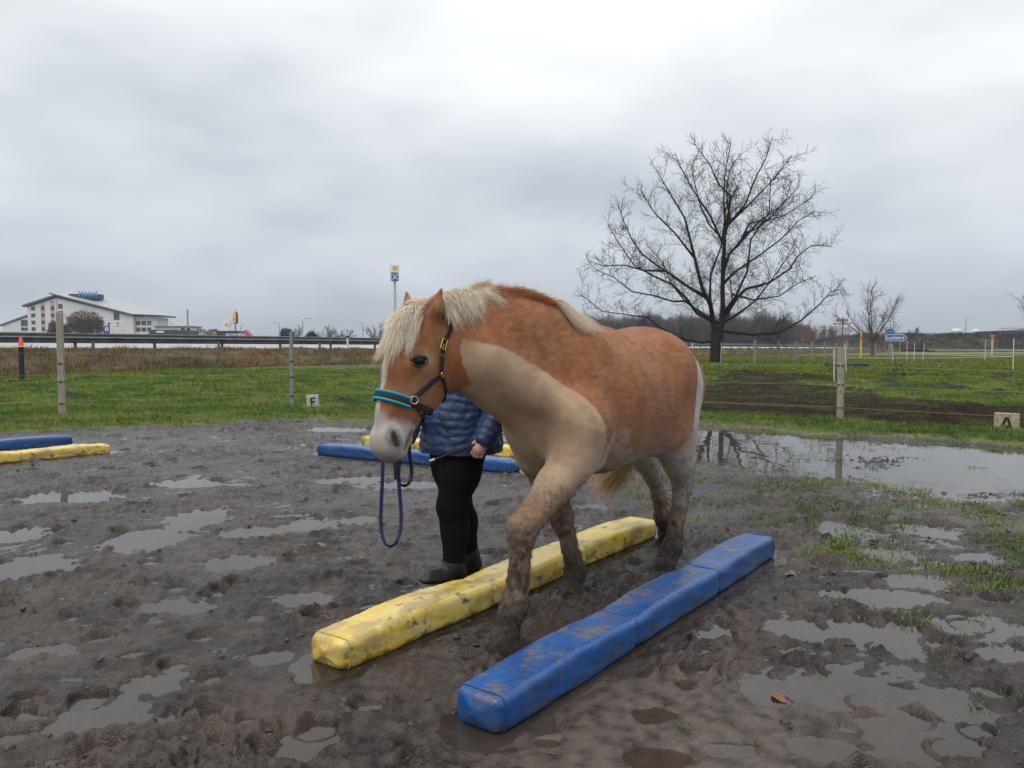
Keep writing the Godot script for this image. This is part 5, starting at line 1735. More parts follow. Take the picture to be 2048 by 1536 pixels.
# ------------------------------------------------------------------ the handler walking on the horse's far side
# own axes: x to the person's left, y up, z forward
func make_person() -> void:
	var at := Vector3(-0.32, 0.0, -4.62)
	var turn := deg_to_rad(-56.0)
	var o := thing("person", "person in navy quilted jacket, black leggings and muddy boots leading the horse", "person", at, turn)
	var X := Vector3.RIGHT
	var back := Transform3D(Basis(Vector3.UP, turn), at).affine_inverse()
	# joints
	var hip_l := Vector3(0.095, 0.86, 0.0)
	var hip_r := Vector3(-0.1, 0.86, 0.02)
	var knee_l := Vector3(0.09, 0.47, 0.1)
	var knee_r := Vector3(-0.085, 0.47, -0.03)
	var ank_l := Vector3(0.085, 0.1, 0.09)
	var ank_r := Vector3(-0.09, 0.1, -0.12)
	var sh_l := Vector3(0.2, 1.33, 0.0)
	var sh_r := Vector3(-0.2, 1.33, 0.03)
	var el_l := Vector3(0.31, 1.08, -0.12)
	var el_r := Vector3(-0.24, 1.07, 0.17)
	var hand_l := Vector3(0.315, 0.87, 0.02)
	var hand_r := Vector3(0.14, 0.9, 0.42)
	# body under the clothes: legs, hips, neck, head and hands are one skin
	var f := Field.new()
	f.add(Vector3(-0.06, 0.92, 0.0), Vector3(0.06, 0.92, 0.0), 0.165, 0.165, 0.05, 1.0, Vector3.BACK)
	f.add(Vector3(0, 0.92, -0.09), Vector3(0, 0.86, -0.1), 0.13, 0.12, 0.06)
	for s in [[hip_l, knee_l, ank_l], [hip_r, knee_r, ank_r]]:
		var h: Vector3 = s[0]
		var k: Vector3 = s[1]
		var a: Vector3 = s[2]
		f.add(h, h.lerp(k, 0.5), 0.133, 0.12, 0.06)
		f.add(h.lerp(k, 0.5), k, 0.12, 0.088, 0.04)
		f.add(k, k.lerp(a, 0.4) + Vector3(0, 0, -0.02), 0.085, 0.082, 0.04)
		f.add(k.lerp(a, 0.35) + Vector3(0, 0, -0.018), a, 0.08, 0.06, 0.04)
	var lower := MB.new()
	f.build(lower, Vector3(-0.4, 0.03, -0.4), Vector3(0.4, 1.12, 0.45), 0.013, func(_p): return Color.WHITE)
	# torso and neck, then the head
	f = Field.new()
	f.add(Vector3(0, 1.0, 0), Vector3(0, 1.28, 0), 0.14, 0.15, 0.05, 0.7, Vector3.BACK)
	f.add(Vector3(0, 1.3, 0.0), Vector3(0, 1.45, 0.03), 0.06, 0.056, 0.05)
	f.build(lower, Vector3(-0.3, 0.95, -0.25), Vector3(0.3, 1.5, 0.3), 0.014, func(_p): return Color.WHITE)
	var skin := mat(lin(0.52, 0.30, 0.22), 0.55)
	skin.subsurf_scatter_enabled = true
	skin.subsurf_scatter_strength = 0.12
	lower.smooth()
	var cloth := mat(lin(0.0075, 0.0075, 0.009), 0.9)
	cloth.metallic_specular = 0.25
	grainy(cloth, noise_tex(81, 0.09, 3, 0, 1, 256), 12.0, 0.3, false)
	part(o, "leggings", lower.mesh(), cloth)
	var hd := MB.new()
	var g := Field.new()
	var c := Vector3(0, 1.56, 0.04)
	g.add(Vector3(0, 1.36, 0.01), Vector3(0, 1.47, 0.03), 0.058, 0.055, 0.03)
	g.add(c + Vector3(0, 0.02, -0.012), c + Vector3(0, -0.01, -0.005), 0.09, 0.085, 0.03, 0.86)
	g.add(c + Vector3(0, -0.03, 0.03), c + Vector3(0, -0.085, 0.045), 0.06, 0.038, 0.04, 0.95)
	g.add(c + Vector3(0, -0.005, 0.088), c + Vector3(0, -0.038, 0.104), 0.009, 0.014, 0.014)
	g.add(c + Vector3(-0.018, -0.068, 0.082), c + Vector3(0.018, -0.068, 0.082), 0.008, 0.008, 0.01)
	for s: float in [-1.0, 1.0]:
		g.add(c + Vector3(s * 0.034, 0.0, 0.096), c + Vector3(s * 0.034, 0.0, 0.1), 0.013, 0.013, 0.012, 1.0, X, true)
		g.add(c + Vector3(s * 0.034, 0.018, 0.076), c + Vector3(s * 0.05, 0.014, 0.068), 0.012, 0.01, 0.014)
		g.add(c + Vector3(s * 0.079, -0.01, -0.005), c + Vector3(s * 0.083, -0.035, 0.0), 0.02, 0.012, 0.012, 0.5)
	g.build(hd, Vector3(-0.13, 1.38, -0.12), Vector3(0.13, 1.7, 0.19), 0.006, func(_p): return Color.WHITE)
	hd.smooth()
	var head := part(o, "head", hd.mesh(), skin)
	var eyes := mat(lin(0.02, 0.02, 0.022), 0.1)
	for s: float in [-1.0, 1.0]:
		var em := MB.new()
		var prof := []
		for k in 9:
			prof.append(Vector2(0.011 * sin(PI * k / 8.0), -0.011 * cos(PI * k / 8.0)))
		em.lathe(prof, 12, c + Vector3(s * 0.034, 0.0, 0.078))
		part(head, "eye", em.mesh(), eyes)
	# hair: a cap of brown hair tied back
	var hf := Field.new()
	hf.add(c + Vector3(0, 0.03, -0.022), c + Vector3(0, -0.01, -0.03), 0.096, 0.09, 0.03, 0.92)
	hf.add(c + Vector3(0, 0.0, -0.1), c + Vector3(0.01, -0.16, -0.11), 0.04, 0.025, 0.04)
	hf.add(c + Vector3(0, -0.05, 0.1), c + Vector3(0, -0.03, 0.09), 0.086, 0.086, 0.01, 1.0, X, true)
	var hm := MB.new()
	hf.build(hm, c - Vector3(0.13, 0.22, 0.17), c + Vector3(0.13, 0.16, 0.13), 0.007, func(_p): return Color.WHITE)
	hm.smooth()
	part(o, "hair", hm.mesh(), mat(lin(0.09, 0.05, 0.03), 0.6))
	# the quilted jacket: padded rolls between stitched seams
	var j := Field.new()
	j.add(Vector3(-0.045, 0.99, 0.0), Vector3(0.045, 0.99, 0.0), 0.185, 0.185, 0.05, 0.92, Vector3.BACK)
	j.add(Vector3(-0.05, 1.14, 0.01), Vector3(0.05, 1.14, 0.01), 0.17, 0.17, 0.08, 0.9, Vector3.BACK)
	j.add(Vector3(-0.09, 1.28, 0.0), Vector3(0.09, 1.28, 0.0), 0.135, 0.135, 0.08, 0.95, Vector3.BACK)
	j.add(Vector3(0, 1.36, 0.01), Vector3(0, 1.44, 0.03), 0.088, 0.08, 0.05)
	j.add(Vector3(0, 0.84, -0.015), Vector3(0, 0.94, -0.01), 0.262, 0.24, 0.05, 0.96, Vector3.BACK)
	for s in [[sh_l, el_l, hand_l], [sh_r, el_r, hand_r]]:
		var w: Vector3 = s[1].lerp(s[2], 0.9)
		j.add(s[0], s[1], 0.09, 0.078, 0.05)
		j.add(s[1], w, 0.078, 0.06, 0.03)
	j.add(Vector3(0, 1.5, 0.03), Vector3(0, 1.62, 0.03), 0.066, 0.12, 0.01, 1.0, X, true)
	j.add(Vector3(0, -1.215, 0.0), Vector3(0, -1.214, 0.0), 2.0, 2.0, 0.01, 1.0, X, true)
	j.add(Vector3(0, 0.78, -0.015), Vector3(0, 0.83, -0.015), 0.235, 0.215, 0.01, 0.96, Vector3.BACK, true)
	var jm := MB.new()
	j.build(jm, Vector3(-0.46, 0.78, -0.32), Vector3(0.44, 1.52, 0.46), 0.0095, func(_p): return Color.WHITE)
	jm.smooth()
	var wrinkle := noise(83, 7.0, 3)
	for k in jm.v.size():
		var p := jm.v[k]
		var along := p.y
		# sleeves are stitched across the arm
		var arm := 0.0
		for s in [[sh_l, el_l], [el_l, hand_l], [sh_r, el_r], [el_r, hand_r]]:
			var q := Geometry3D.get_closest_point_to_segment(p, s[0], s[1])
			if q.distance_to(p) < 0.1 and absf(p.x) > 0.2:
				arm = 1.0
				along = q.distance_to(s[0]) + (0.26 if s[0] == el_l or s[0] == el_r else 0.0)
		var u := (along + wrinkle.get_noise_3dv(p * 0.6) * 0.025) / (0.045 if arm > 0.0 else 0.047)
		var puff := absf(sin(PI * u))
		var zip := exp(-pow((p.x + 0.0) / 0.012, 2.0)) if p.z > 0.03 and arm == 0.0 else 0.0
		jm.v[k] += jm.n[k] * (0.0075 * pow(puff, 0.6) - 0.005 + wrinkle.get_noise_3dv(p * 2.0) * 0.008 - 0.006 * zip)
	jm.smooth()
	var navy := mat(lin(0.015, 0.036, 0.105), 0.5)
	navy.rim_enabled = true
	navy.rim = 0.2
	grainy(navy, noise_tex(82, 0.05, 4, 0, 1, 256), 7.0, 0.12, false)
	var jacket := part(o, "jacket", jm.mesh(), navy)
	var zipper := MB.new()
	var zp := []
	var zo := []
	for k in 16:
		var y := lerpf(1.12, 1.42, k / 15.0)
		zp.append(j.hit(Vector3(0.0, y, 0.5), Vector3.FORWARD, 0.6) + Vector3(0, 0, 0.002))
		zo.append(Vector3.BACK)
	zipper.strap(zp, zo, 0.014, 0.004)
	part(jacket, "zip", zipper.mesh(), mat(lin(0.01, 0.012, 0.02), 0.5))
	for s: float in [1.0]:
		var pz := MB.new()
		var a := []
		var ao := []
		for k in 8:
			var q := Vector3(s * lerpf(0.1, 0.165, k / 7.0), lerpf(1.03, 0.92, k / 7.0), 0.28)
			var h := j.hit(q, Vector3.FORWARD, 0.6)
			a.append(h + j.normal(h) * 0.004)
			ao.append(j.normal(h))
		pz.strap(a, ao, 0.012, 0.003)
		part(jacket, "pocket_zip", pz.mesh(), mat(lin(0.008, 0.01, 0.02), 0.5))
	# hands: palm, four unequal fingers and a thumb, closed on what they hold
	hand(o, hand_l, el_l.lerp(hand_l, 0.72), Vector3(-0.35, -0.2, 0.9), skin, 1.0)
	hand(o, hand_r, el_r.lerp(hand_r, 0.72), Vector3(0.1, -0.1, 1.0), skin, -1.0)
	# boots, brown with mud
	for s in [[ank_l, 0.14], [ank_r, 0.0]]:
		var b := MB.new()
		var q := Field.new()
		var a: Vector3 = s[0]
		var toe := Vector3(0, -0.052 + s[1] * 0.18, 0.155)
		q.add(a + Vector3(0, 0.03, 0), a, 0.064, 0.06, 0.03)
		q.add(a, a + Vector3(0, -0.045, -0.04), 0.055, 0.048, 0.03)
		q.add(a + Vector3(0, -0.03, 0.0), a + toe, 0.052, 0.042, 0.03, 0.92)
		q.add(a + Vector3(0, -0.068, -0.05), a + toe + Vector3(0, -0.012, 0.02), 0.042, 0.045, 0.012, 0.55, Vector3.UP)
		q.build(b, a - Vector3(0.09, 0.14, 0.13), a + Vector3(0.09, 0.18, 0.26), 0.009, func(p): return Color(0.012, 0.009, 0.008).lerp(Color(0.06, 0.038, 0.027), sstep(0.07, 0.015, p.y - a.y + 0.09 + fur_n.get_noise_3dv(p * 3.0) * 0.05)))
		b.smooth()
		part(o, "boot", b.mesh(), mat(Color.WHITE, 0.55, true))
	make_lead(o, hand_r, hand_l)

func hand(o: Node3D, at: Vector3, wrist: Vector3, out: Vector3, skin: Material, side: float) -> void:
	var f := Field.new()
	var d := (at - wrist).normalized()
	var z := (out - d * out.dot(d)).normalized()
	var x := d.cross(z) * side
	f.add(wrist, at, 0.026, 0.03, 0.02, 0.8, x)
	f.add(at, at + d * 0.045, 0.034, 0.034, 0.02, 0.62, x)
	var palm := x * 0.02
	var lens := [0.036, 0.041, 0.038, 0.03]
	for k in 4:
		var off := z * lerpf(0.03, -0.03, k / 3.0)
		var p0 := at + d * (0.062 - absf(k - 1.3) * 0.004) + off * 0.95
		var l: float = lens[k]
		var p1 := p0 + (d * 0.75 + palm.normalized() * 0.65).normalized() * l
		var p2 := p1 + (palm.normalized() - d * 0.35).normalized() * l * 0.8
		var p3 := p2 + (-d * 0.9 - palm.normalized() * 0.1).normalized() * l * 0.6
		f.add(p0, p1, 0.0095, 0.009, 0.006)
		f.add(p1, p2, 0.009, 0.0082, 0.004)
		f.add(p2, p3, 0.0082, 0.007, 0.004)
	var t0 := at + d * 0.005 + z * 0.03
	var t1 := t0 + (d * 0.7 + z * 0.5 + palm.normalized() * 0.5).normalized() * 0.035
	var t2 := t1 + (d * 0.5 - z * 0.35 + palm.normalized() * 0.75).normalized() * 0.032
	f.add(t0, t1, 0.0125, 0.0105, 0.012)
	f.add(t1, t2, 0.0105, 0.008, 0.005)
	var b := MB.new()
	f.build(b, at - Vector3.ONE * 0.14, at + Vector3.ONE * 0.14, 0.0036, func(_p): return Color.WHITE)
	b.smooth()
	part(o, "hand", b.mesh(), skin)

# the blue webbing lead: from the halter to the right hand, its spare length hanging in loops; the whip in the left
func make_lead(o: Node3D, hand_r: Vector3, hand_l: Vector3) -> void:
	var xf := o.transform
	var grip := xf * (hand_r + Vector3(0.02, -0.02, 0.05))
	var r := thing("lead_rope", "dark blue webbing lead rope hanging in loops below the horse's muzzle", "lead rope", Vector3(grip.x, 0.0, grip.z))
	var web := mat(Color.WHITE, 0.7, true)
	grainy(web, noise_tex(84, 0.1, 2, 0, 1, 256), 40.0, 0.1, false)
	var ink := Color(0.016, 0.018, 0.10)
	var dark := Color(0.011, 0.011, 0.02)
	var y := grip.y
	# big loop, small loop and the run up to the halter
	var loops := [[0.085, 0.565, -0.05, ink, 0.02], [0.055, 0.235, 0.025, dark, -0.01]]
	for l in loops:
		var p := []
		var outs := []
		for k in 33:
			var u := k / 32.0
			var a := -PI * u
			var yy: float = y - l[1] * pow(sin(PI * u), 0.5 if u > 0.0 and u < 1.0 else 1.0)
			p.append(Vector3(l[2] + l[0] * (-1.0 + 2.0 * sstep(0.06, 0.94, u)) * (0.45 + 0.55 * sin(PI * u)), yy, l[4] + 0.02 * sin(a * 3.0)))
			outs.append(Vector3(0.25 * sin(u * 7.0), 0.0 , 1.0) if u < 0.35 or u > 0.65 else Vector3(0, -0.6, 0.8))
		var b := MB.new()
		b.strap(p, outs, 0.02, 0.004, l[3])
		part(r, "loop", b.mesh(), web)
	var bt := MB.new()
	bt.strap([Vector3(-0.02, y, 0.02), Vector3(-0.022, y - 0.12, 0.025), Vector3(-0.018, y - 0.2, 0.02)], [Vector3.BACK, Vector3.BACK, Vector3.BACK], 0.02, 0.004, dark)
	part(r, "loose_end", bt.mesh(), web)
	var chin := Vector3(-0.47, 1.09, -3.52) - Vector3(grip.x, 0, grip.z)
	var bm := MB.new()
	var run := []
	var ro := []
	for k in 13:
		var u := k / 12.0
		run.append(Vector3(0, y, 0).lerp(chin, u) - Vector3(0, 0.05 * sin(PI * u), 0))
		ro.append(Vector3(0.9, 0.3, 0.3))
	bm.strap(run, ro, 0.02, 0.004, ink)
	part(r, "held_run", bm.mesh(), web)
	var w := thing("whip", "thin black riding whip held at the handler's hip", "whip", xf * hand_l)
	var wb := MB.new()
	var a := Vector3(-0.27, -0.085, 0.10)
	var e := Vector3(0.75, 0.24, -0.35)
	wb.tube([a, a.lerp(e, 0.2), a.lerp(e, 0.45), a.lerp(e, 1.0)], [0.006, 0.005, 0.004, 0.0018], 8)
	part(w, "shaft", wb.mesh(), mat(lin(0.01, 0.01, 0.011), 0.4))
	var cap := MB.new()
	cap.tube([a + (a - e).normalized() * 0.03, a], [0.007, 0.008], 10)
	part(w, "handle_cap", cap.mesh(), mat(lin(0.5, 0.5, 0.5), 0.35))

# ------------------------------------------------------------------ smooth bodies: tapered capsules joined with a smooth minimum, meshed as surface nets
class Field:
	var a := PackedVector3Array()
	var ba := PackedVector3Array()
	var inv := PackedFloat32Array()
	var r0 := PackedFloat32Array()
	var dr := PackedFloat32Array()
	var kk := PackedFloat32Array()
	var ax := PackedVector3Array()
	var iq := PackedFloat32Array()
	var cut := PackedByteArray()

	# from p to q with radii rp, rq; blend k; squashed to share s along axis n
	func add(p: Vector3, q: Vector3, rp: float, rq: float, k := 0.05, s := 1.0, n := Vector3.RIGHT, carve := false) -> void:
		var i := 1.0 / s - 1.0
		var d := q - p
		d += n * (d.dot(n) * i)
		a.append(p); ba.append(d); inv.append(1.0 / maxf(d.length_squared(), 1e-9)); r0.append(rp); dr.append(rq - rp); kk.append(k); ax.append(n); iq.append(i)
		cut.append(1 if carve else 0)

	func one(i: int, p: Vector3) -> float:
		var w := p - a[i]
		if iq[i] != 0.0:
			w += ax[i] * (w.dot(ax[i]) * iq[i])
		var h := clampf(w.dot(ba[i]) * inv[i], 0.0, 1.0)
		var d := (w - ba[i] * h).length() - (r0[i] + dr[i] * h)
		return d / (1.0 + iq[i]) if iq[i] > 0.0 else d

	func at(p: Vector3, who: PackedInt32Array) -> float:
		var d := 1e3
		for i in who:
			var w := p - a[i]
			if iq[i] != 0.0:
				w += ax[i] * (w.dot(ax[i]) * iq[i])
			var h := clampf(w.dot(ba[i]) * inv[i], 0.0, 1.0)
			var e := (w - ba[i] * h).length() - (r0[i] + dr[i] * h)
			if iq[i] > 0.0:
				e /= 1.0 + iq[i]
			var k := kk[i]
			if cut[i]:
				e = -e
				var g2 := maxf(k - absf(d - e), 0.0) / k
				d = maxf(d, e) + g2 * g2 * k * 0.25
			else:
				var g := maxf(k - absf(d - e), 0.0) / k
				d = minf(d, e) - g * g * k * 0.25
		return d

	func all() -> PackedInt32Array:
		var w := PackedInt32Array()
		for i in a.size():
			w.append(i)
		return w

	# first point of the surface met from p towards dir, or p itself
	func hit(p: Vector3, dir: Vector3, reach: float) -> Vector3:
		var w := all()
		var t := 0.0
		while t < reach:
			var d := at(p + dir * t, w)
			if d < 0.0006:
				break
			t += maxf(d * 0.7, 0.0006)
		return p + dir * t

	func normal(p: Vector3) -> Vector3:
		var w := all()
		var e := 0.004
		return Vector3(at(p + Vector3(e, 0, 0), w) - at(p - Vector3(e, 0, 0), w), at(p + Vector3(0, e, 0), w) - at(p - Vector3(0, e, 0), w), at(p + Vector3(0, 0, e), w) - at(p - Vector3(0, 0, e), w)).normalized()

	func build(b: MB, lo: Vector3, hi: Vector3, cell: float, paint: Callable) -> void:
		var big := 5
		var bs := cell * big
		var nb := Vector3i(((hi - lo) / bs).ceil())
		var every := all()
		var kmax := 0.0
		for k in kk:
			kmax = maxf(kmax, k)
		var reach := bs * 0.87
		var cells := {}
		var edges := PackedInt32Array()
		var m := big + 1
		var val := PackedFloat32Array()
		val.resize(m * m * m)
		var NX := nb.x * big + 2
		var NY := nb.y * big + 2
		for bi in nb.x:
			for bj in nb.y:
				for bk in nb.z:
					var c := lo + Vector3(bi + 0.5, bj + 0.5, bk + 0.5) * bs
					var near := 1e3
					var ds := PackedFloat32Array()
					for i in every:
						var e := one(i, c)
						ds.append(e)
						if not cut[i]:
							near = minf(near, e)
					if near > reach + kmax * 0.5:
						continue
					var who := PackedInt32Array()
					for i in every:
						if ds[i] < near + 2.0 * reach + kmax * 1.3 or (cut[i] and ds[i] < reach + kmax):
							who.append(i)
					if absf(at(c, who)) > reach * 1.05:
						continue
					for z in m:
						for y in m:
							for x in m:
								val[(z * m + y) * m + x] = at(lo + Vector3(bi * big + x, bj * big + y, bk * big + z) * cell, who)
					for z in big:
						for y in big:
							for x in big:
								var o := (z * m + y) * m + x
								var v0 := val[o]
								var s := 0
								for q in 8:
									if val[o + (q & 1) + ((q >> 1) & 1) * m + (q >> 2) * m * m] < 0.0:
										s += 1
								if s == 0 or s == 8:
									continue
								var sum := Vector3.ZERO
								var cnt := 0
								for q in 8:
									var vq := val[o + (q & 1) + ((q >> 1) & 1) * m + (q >> 2) * m * m]
									for bit in 3:
										if q & (1 << bit):
											continue
										var q2 := q | (1 << bit)
										var vw := val[o + (q2 & 1) + ((q2 >> 1) & 1) * m + (q2 >> 2) * m * m]
										if (vq < 0.0) != (vw < 0.0):
											var t := vq / (vq - vw)
											var p0 := Vector3(q & 1, (q >> 1) & 1, q >> 2)
											p0[bit] += t
											sum += p0
											cnt += 1
								var gx := bi * big + x
								var gy := bj * big + y
								var gz := bk * big + z
								var p := lo + (Vector3(gx, gy, gz) + sum / cnt) * cell
								var id := (gz * NY + gy) * NX + gx
								cells[id] = b.vert(p, Vector3.UP, paint.call(p))
								if (v0 < 0.0) != (val[o + 1] < 0.0):
									edges.append(id); edges.append(0 if v0 < 0.0 else 1)
								if (v0 < 0.0) != (val[o + m] < 0.0):
									edges.append(id); edges.append(2 if v0 < 0.0 else 3)
								if (v0 < 0.0) != (val[o + m * m] < 0.0):
									edges.append(id); edges.append(4 if v0 < 0.0 else 5)
		var step := [1, NX, NX * NY]
		for k in range(0, edges.size(), 2):
			var id := edges[k]
			var axis := edges[k + 1] >> 1
			var u: int = step[(axis + 1) % 3]
			var w: int = step[(axis + 2) % 3]
			if not (cells.has(id - u) and cells.has(id - w) and cells.has(id - u - w)):
				continue
			var p: int = cells[id]
			var q: int = cells[id - u]
			var r: int = cells[id - u - w]
			var s: int = cells[id - w]
			if edges[k + 1] & 1:
				b.ix.append_array(PackedInt32Array([p, q, r, p, r, s]))
			else:
				b.ix.append_array(PackedInt32Array([p, r, q, p, s, r]))

# ------------------------------------------------------------------ the horse; own axes: x to its left, y up, z forward
const CHESTNUT := Color(0.29, 0.105, 0.038)
const CLIPPED := Color(0.49, 0.335, 0.215)
const PALE := Color(0.58, 0.50, 0.42)
const CREAM := Color(0.72, 0.61, 0.44)
var h_poll := Vector3(-0.28, 1.505, 1.26)
var h_a: Vector3
var h_n: Vector3
var h_l: Vector3
var fur_n := noise(61, 9.0, 3)
var leg_n := noise(64, 12.0, 3)
var fur_m := noise(62, 34.0, 2)
var clip_line := PackedVector2Array([Vector2(1.32, 1.50), Vector2(1.227, 1.455), Vector2(1.109, 1.416), Vector2(1.012, 1.382), Vector2(0.963, 1.343), Vector2(0.826, 1.276), Vector2(0.716, 1.189), Vector2(0.636, 1.027), Vector2(0.579, 0.795), Vector2(0.5, 0.55), Vector2(1.6, 0.55), Vector2(1.5, 1.2)])
var rear_patch := PackedVector2Array([Vector2(-0.46, 1.33), Vector2(-0.53, 1.33), Vector2(-0.585, 1.2), Vector2(-0.60, 1.0), Vector2(-0.78, 0.75), Vector2(-0.25, 0.70), Vector2(-0.36, 0.85), Vector2(-0.44, 1.087), Vector2(-0.41, 1.22)])

func hp(t: float, n: float, l: float) -> Vector3:
	return h_poll + h_a * t + h_n * n + h_l * l

func horse_color(p: Vector3) -> Color:
	var w := fur_n.get_noise_3d(p.x, p.y * 0.7, p.z)
	var f := fur_m.get_noise_3d(p.x, p.y, p.z)
	var d := p - h_poll
	var t := d.dot(h_a)
	var n := d.dot(h_n)
	var l := d.dot(h_l)
	var head := t > -0.06 and t < 0.75 and absf(l) < 0.16 and n > -0.24 + 0.1 * sstep(0.0, 0.2, -t) and n < 0.2 and p.z > 1.08
	var c := CHESTNUT.lerp(Color(0.38, 0.168, 0.072), clampf(0.5 + w * 1.3, 0.0, 1.0) * 0.8)
	c = c.lerp(Color(0.24, 0.075, 0.028), clampf(f * 0.9, 0.0, 0.5))
	var q := Vector2(p.z + w * 0.012, p.y + f * 0.006)
	if not head:
		# clipped coat, its edge shorn in one line
		if p.z > 0.45:
			var e := signed_area(q, clip_line)
			c = c.lerp(CLIPPED.lerp(Color(0.40, 0.26, 0.165), clampf(0.4 + w * 1.2, 0.0, 1.0)), sstep(-0.006, 0.006, e))
			c = c.lerp(PALE, sstep(0.92, 0.80, p.y + w * 0.05) * 0.12)
		elif p.z < -0.35:
			var e := signed_area(q, rear_patch)
			if absf(p.x) > 0.05:
				c = c.lerp(Color(0.60, 0.55, 0.50), sstep(-0.006, 0.006, e))
			c = c.lerp(PALE, sstep(0.9, 0.8, p.y + w * 0.05) * 0.85)
		c = c.lerp(Color(0.50, 0.34, 0.22), sstep(1.02, 0.78, p.y + w * 0.14 + 0.04 * f) * 0.55)
		c = c.lerp(PALE, sstep(0.84, 0.75, p.y + w * 0.06 + 0.03 * f) * (0.7 if p.z < 0.5 else 0.15))
		c = c.lerp(PALE, sstep(0.2, 0.06, Vector2(p.z - 0.42, (p.y - 0.78) * 0.7).length() + w * 0.12 + f * 0.05) * 0.5)
		# long leg hair, soaked and muddy
		var streak := leg_n.get_noise_3d(p.x * 3.0, p.y * 0.6, p.z * 3.0)
		c = c.lerp(Color(0.31, 0.185, 0.11), sstep(0.80, 0.71, p.y + f * 0.05 + streak * 0.03) * sstep(0.1, 0.3, p.z) * 0.9)
		var mud := sstep(0.74, 0.42, p.y + w * 0.06 + streak * 0.1 + (0.1 if p.z < 0.0 else 0.0))
		c = c.lerp(Color(0.23, 0.16, 0.11).lerp(Color(0.075, 0.048, 0.033), clampf(0.45 + streak * 1.7 + w * 0.6, 0.0, 1.0)), mud * 0.95)
		c = c.lerp(Color(0.04, 0.029, 0.023), sstep(0.30, 0.15, p.y + w * 0.03 + streak * 0.04) * 0.93)
	else:
		# face: a white blaze, pale rings round the eyes and a pale muzzle
		var side := absf(l)
		c = c.lerp(Color(0.42, 0.23, 0.13), 0.45 * sstep(0.1, 0.0, Vector2(t - 0.33, n - 0.0).length() - 0.03 + w * 0.03))
		c = c.lerp(Color(0.46, 0.33, 0.23), 0.55 * sstep(0.065, 0.02, Vector2((t - 0.165) * 0.8, n - 0.005).length() + w * 0.02) * sstep(0.05, 0.075, side))
		if n > 0.0:
			c = c.lerp(Color(0.66, 0.60, 0.53), sstep(0.02, 0.012, side + w * 0.01 - 0.008 * sstep(0.3, 0.1, t)))
		c = c.lerp(Color(0.60, 0.54, 0.48), sstep(0.435, 0.475, t + w * 0.03 + 0.05 * (n - 0.02) + 0.12 * minf(n, 0.0)))
		var q3 := Vector3(t, n, side)
		var nos := q3.distance_to(Geometry3D.get_closest_point_to_segment(q3, Vector3(0.528, 0.05, 0.076), Vector3(0.562, 0.026, 0.086)))
		c = c.lerp(Color(0.19, 0.175, 0.17), 0.8 * sstep(0.05, 0.022, nos + w * 0.012))
		c = c.lerp(Color(0.03, 0.026, 0.026), sstep(0.021, 0.014, nos))
		var mou := q3.distance_to(Geometry3D.get_closest_point_to_segment(q3, Vector3(0.488, -0.06, 0.052), Vector3(0.565, -0.04, 0.045)))
		c = c.lerp(Color(0.06, 0.052, 0.05), 0.85 * sstep(0.026, 0.008, mou + w * 0.008))
		c = c.lerp(Color(0.16, 0.14, 0.135), 0.55 * sstep(0.575, 0.615, t + w * 0.02))
	return c

func signed_area(p: Vector2, poly: PackedVector2Array) -> float:
	return polygon_distance(p, poly)

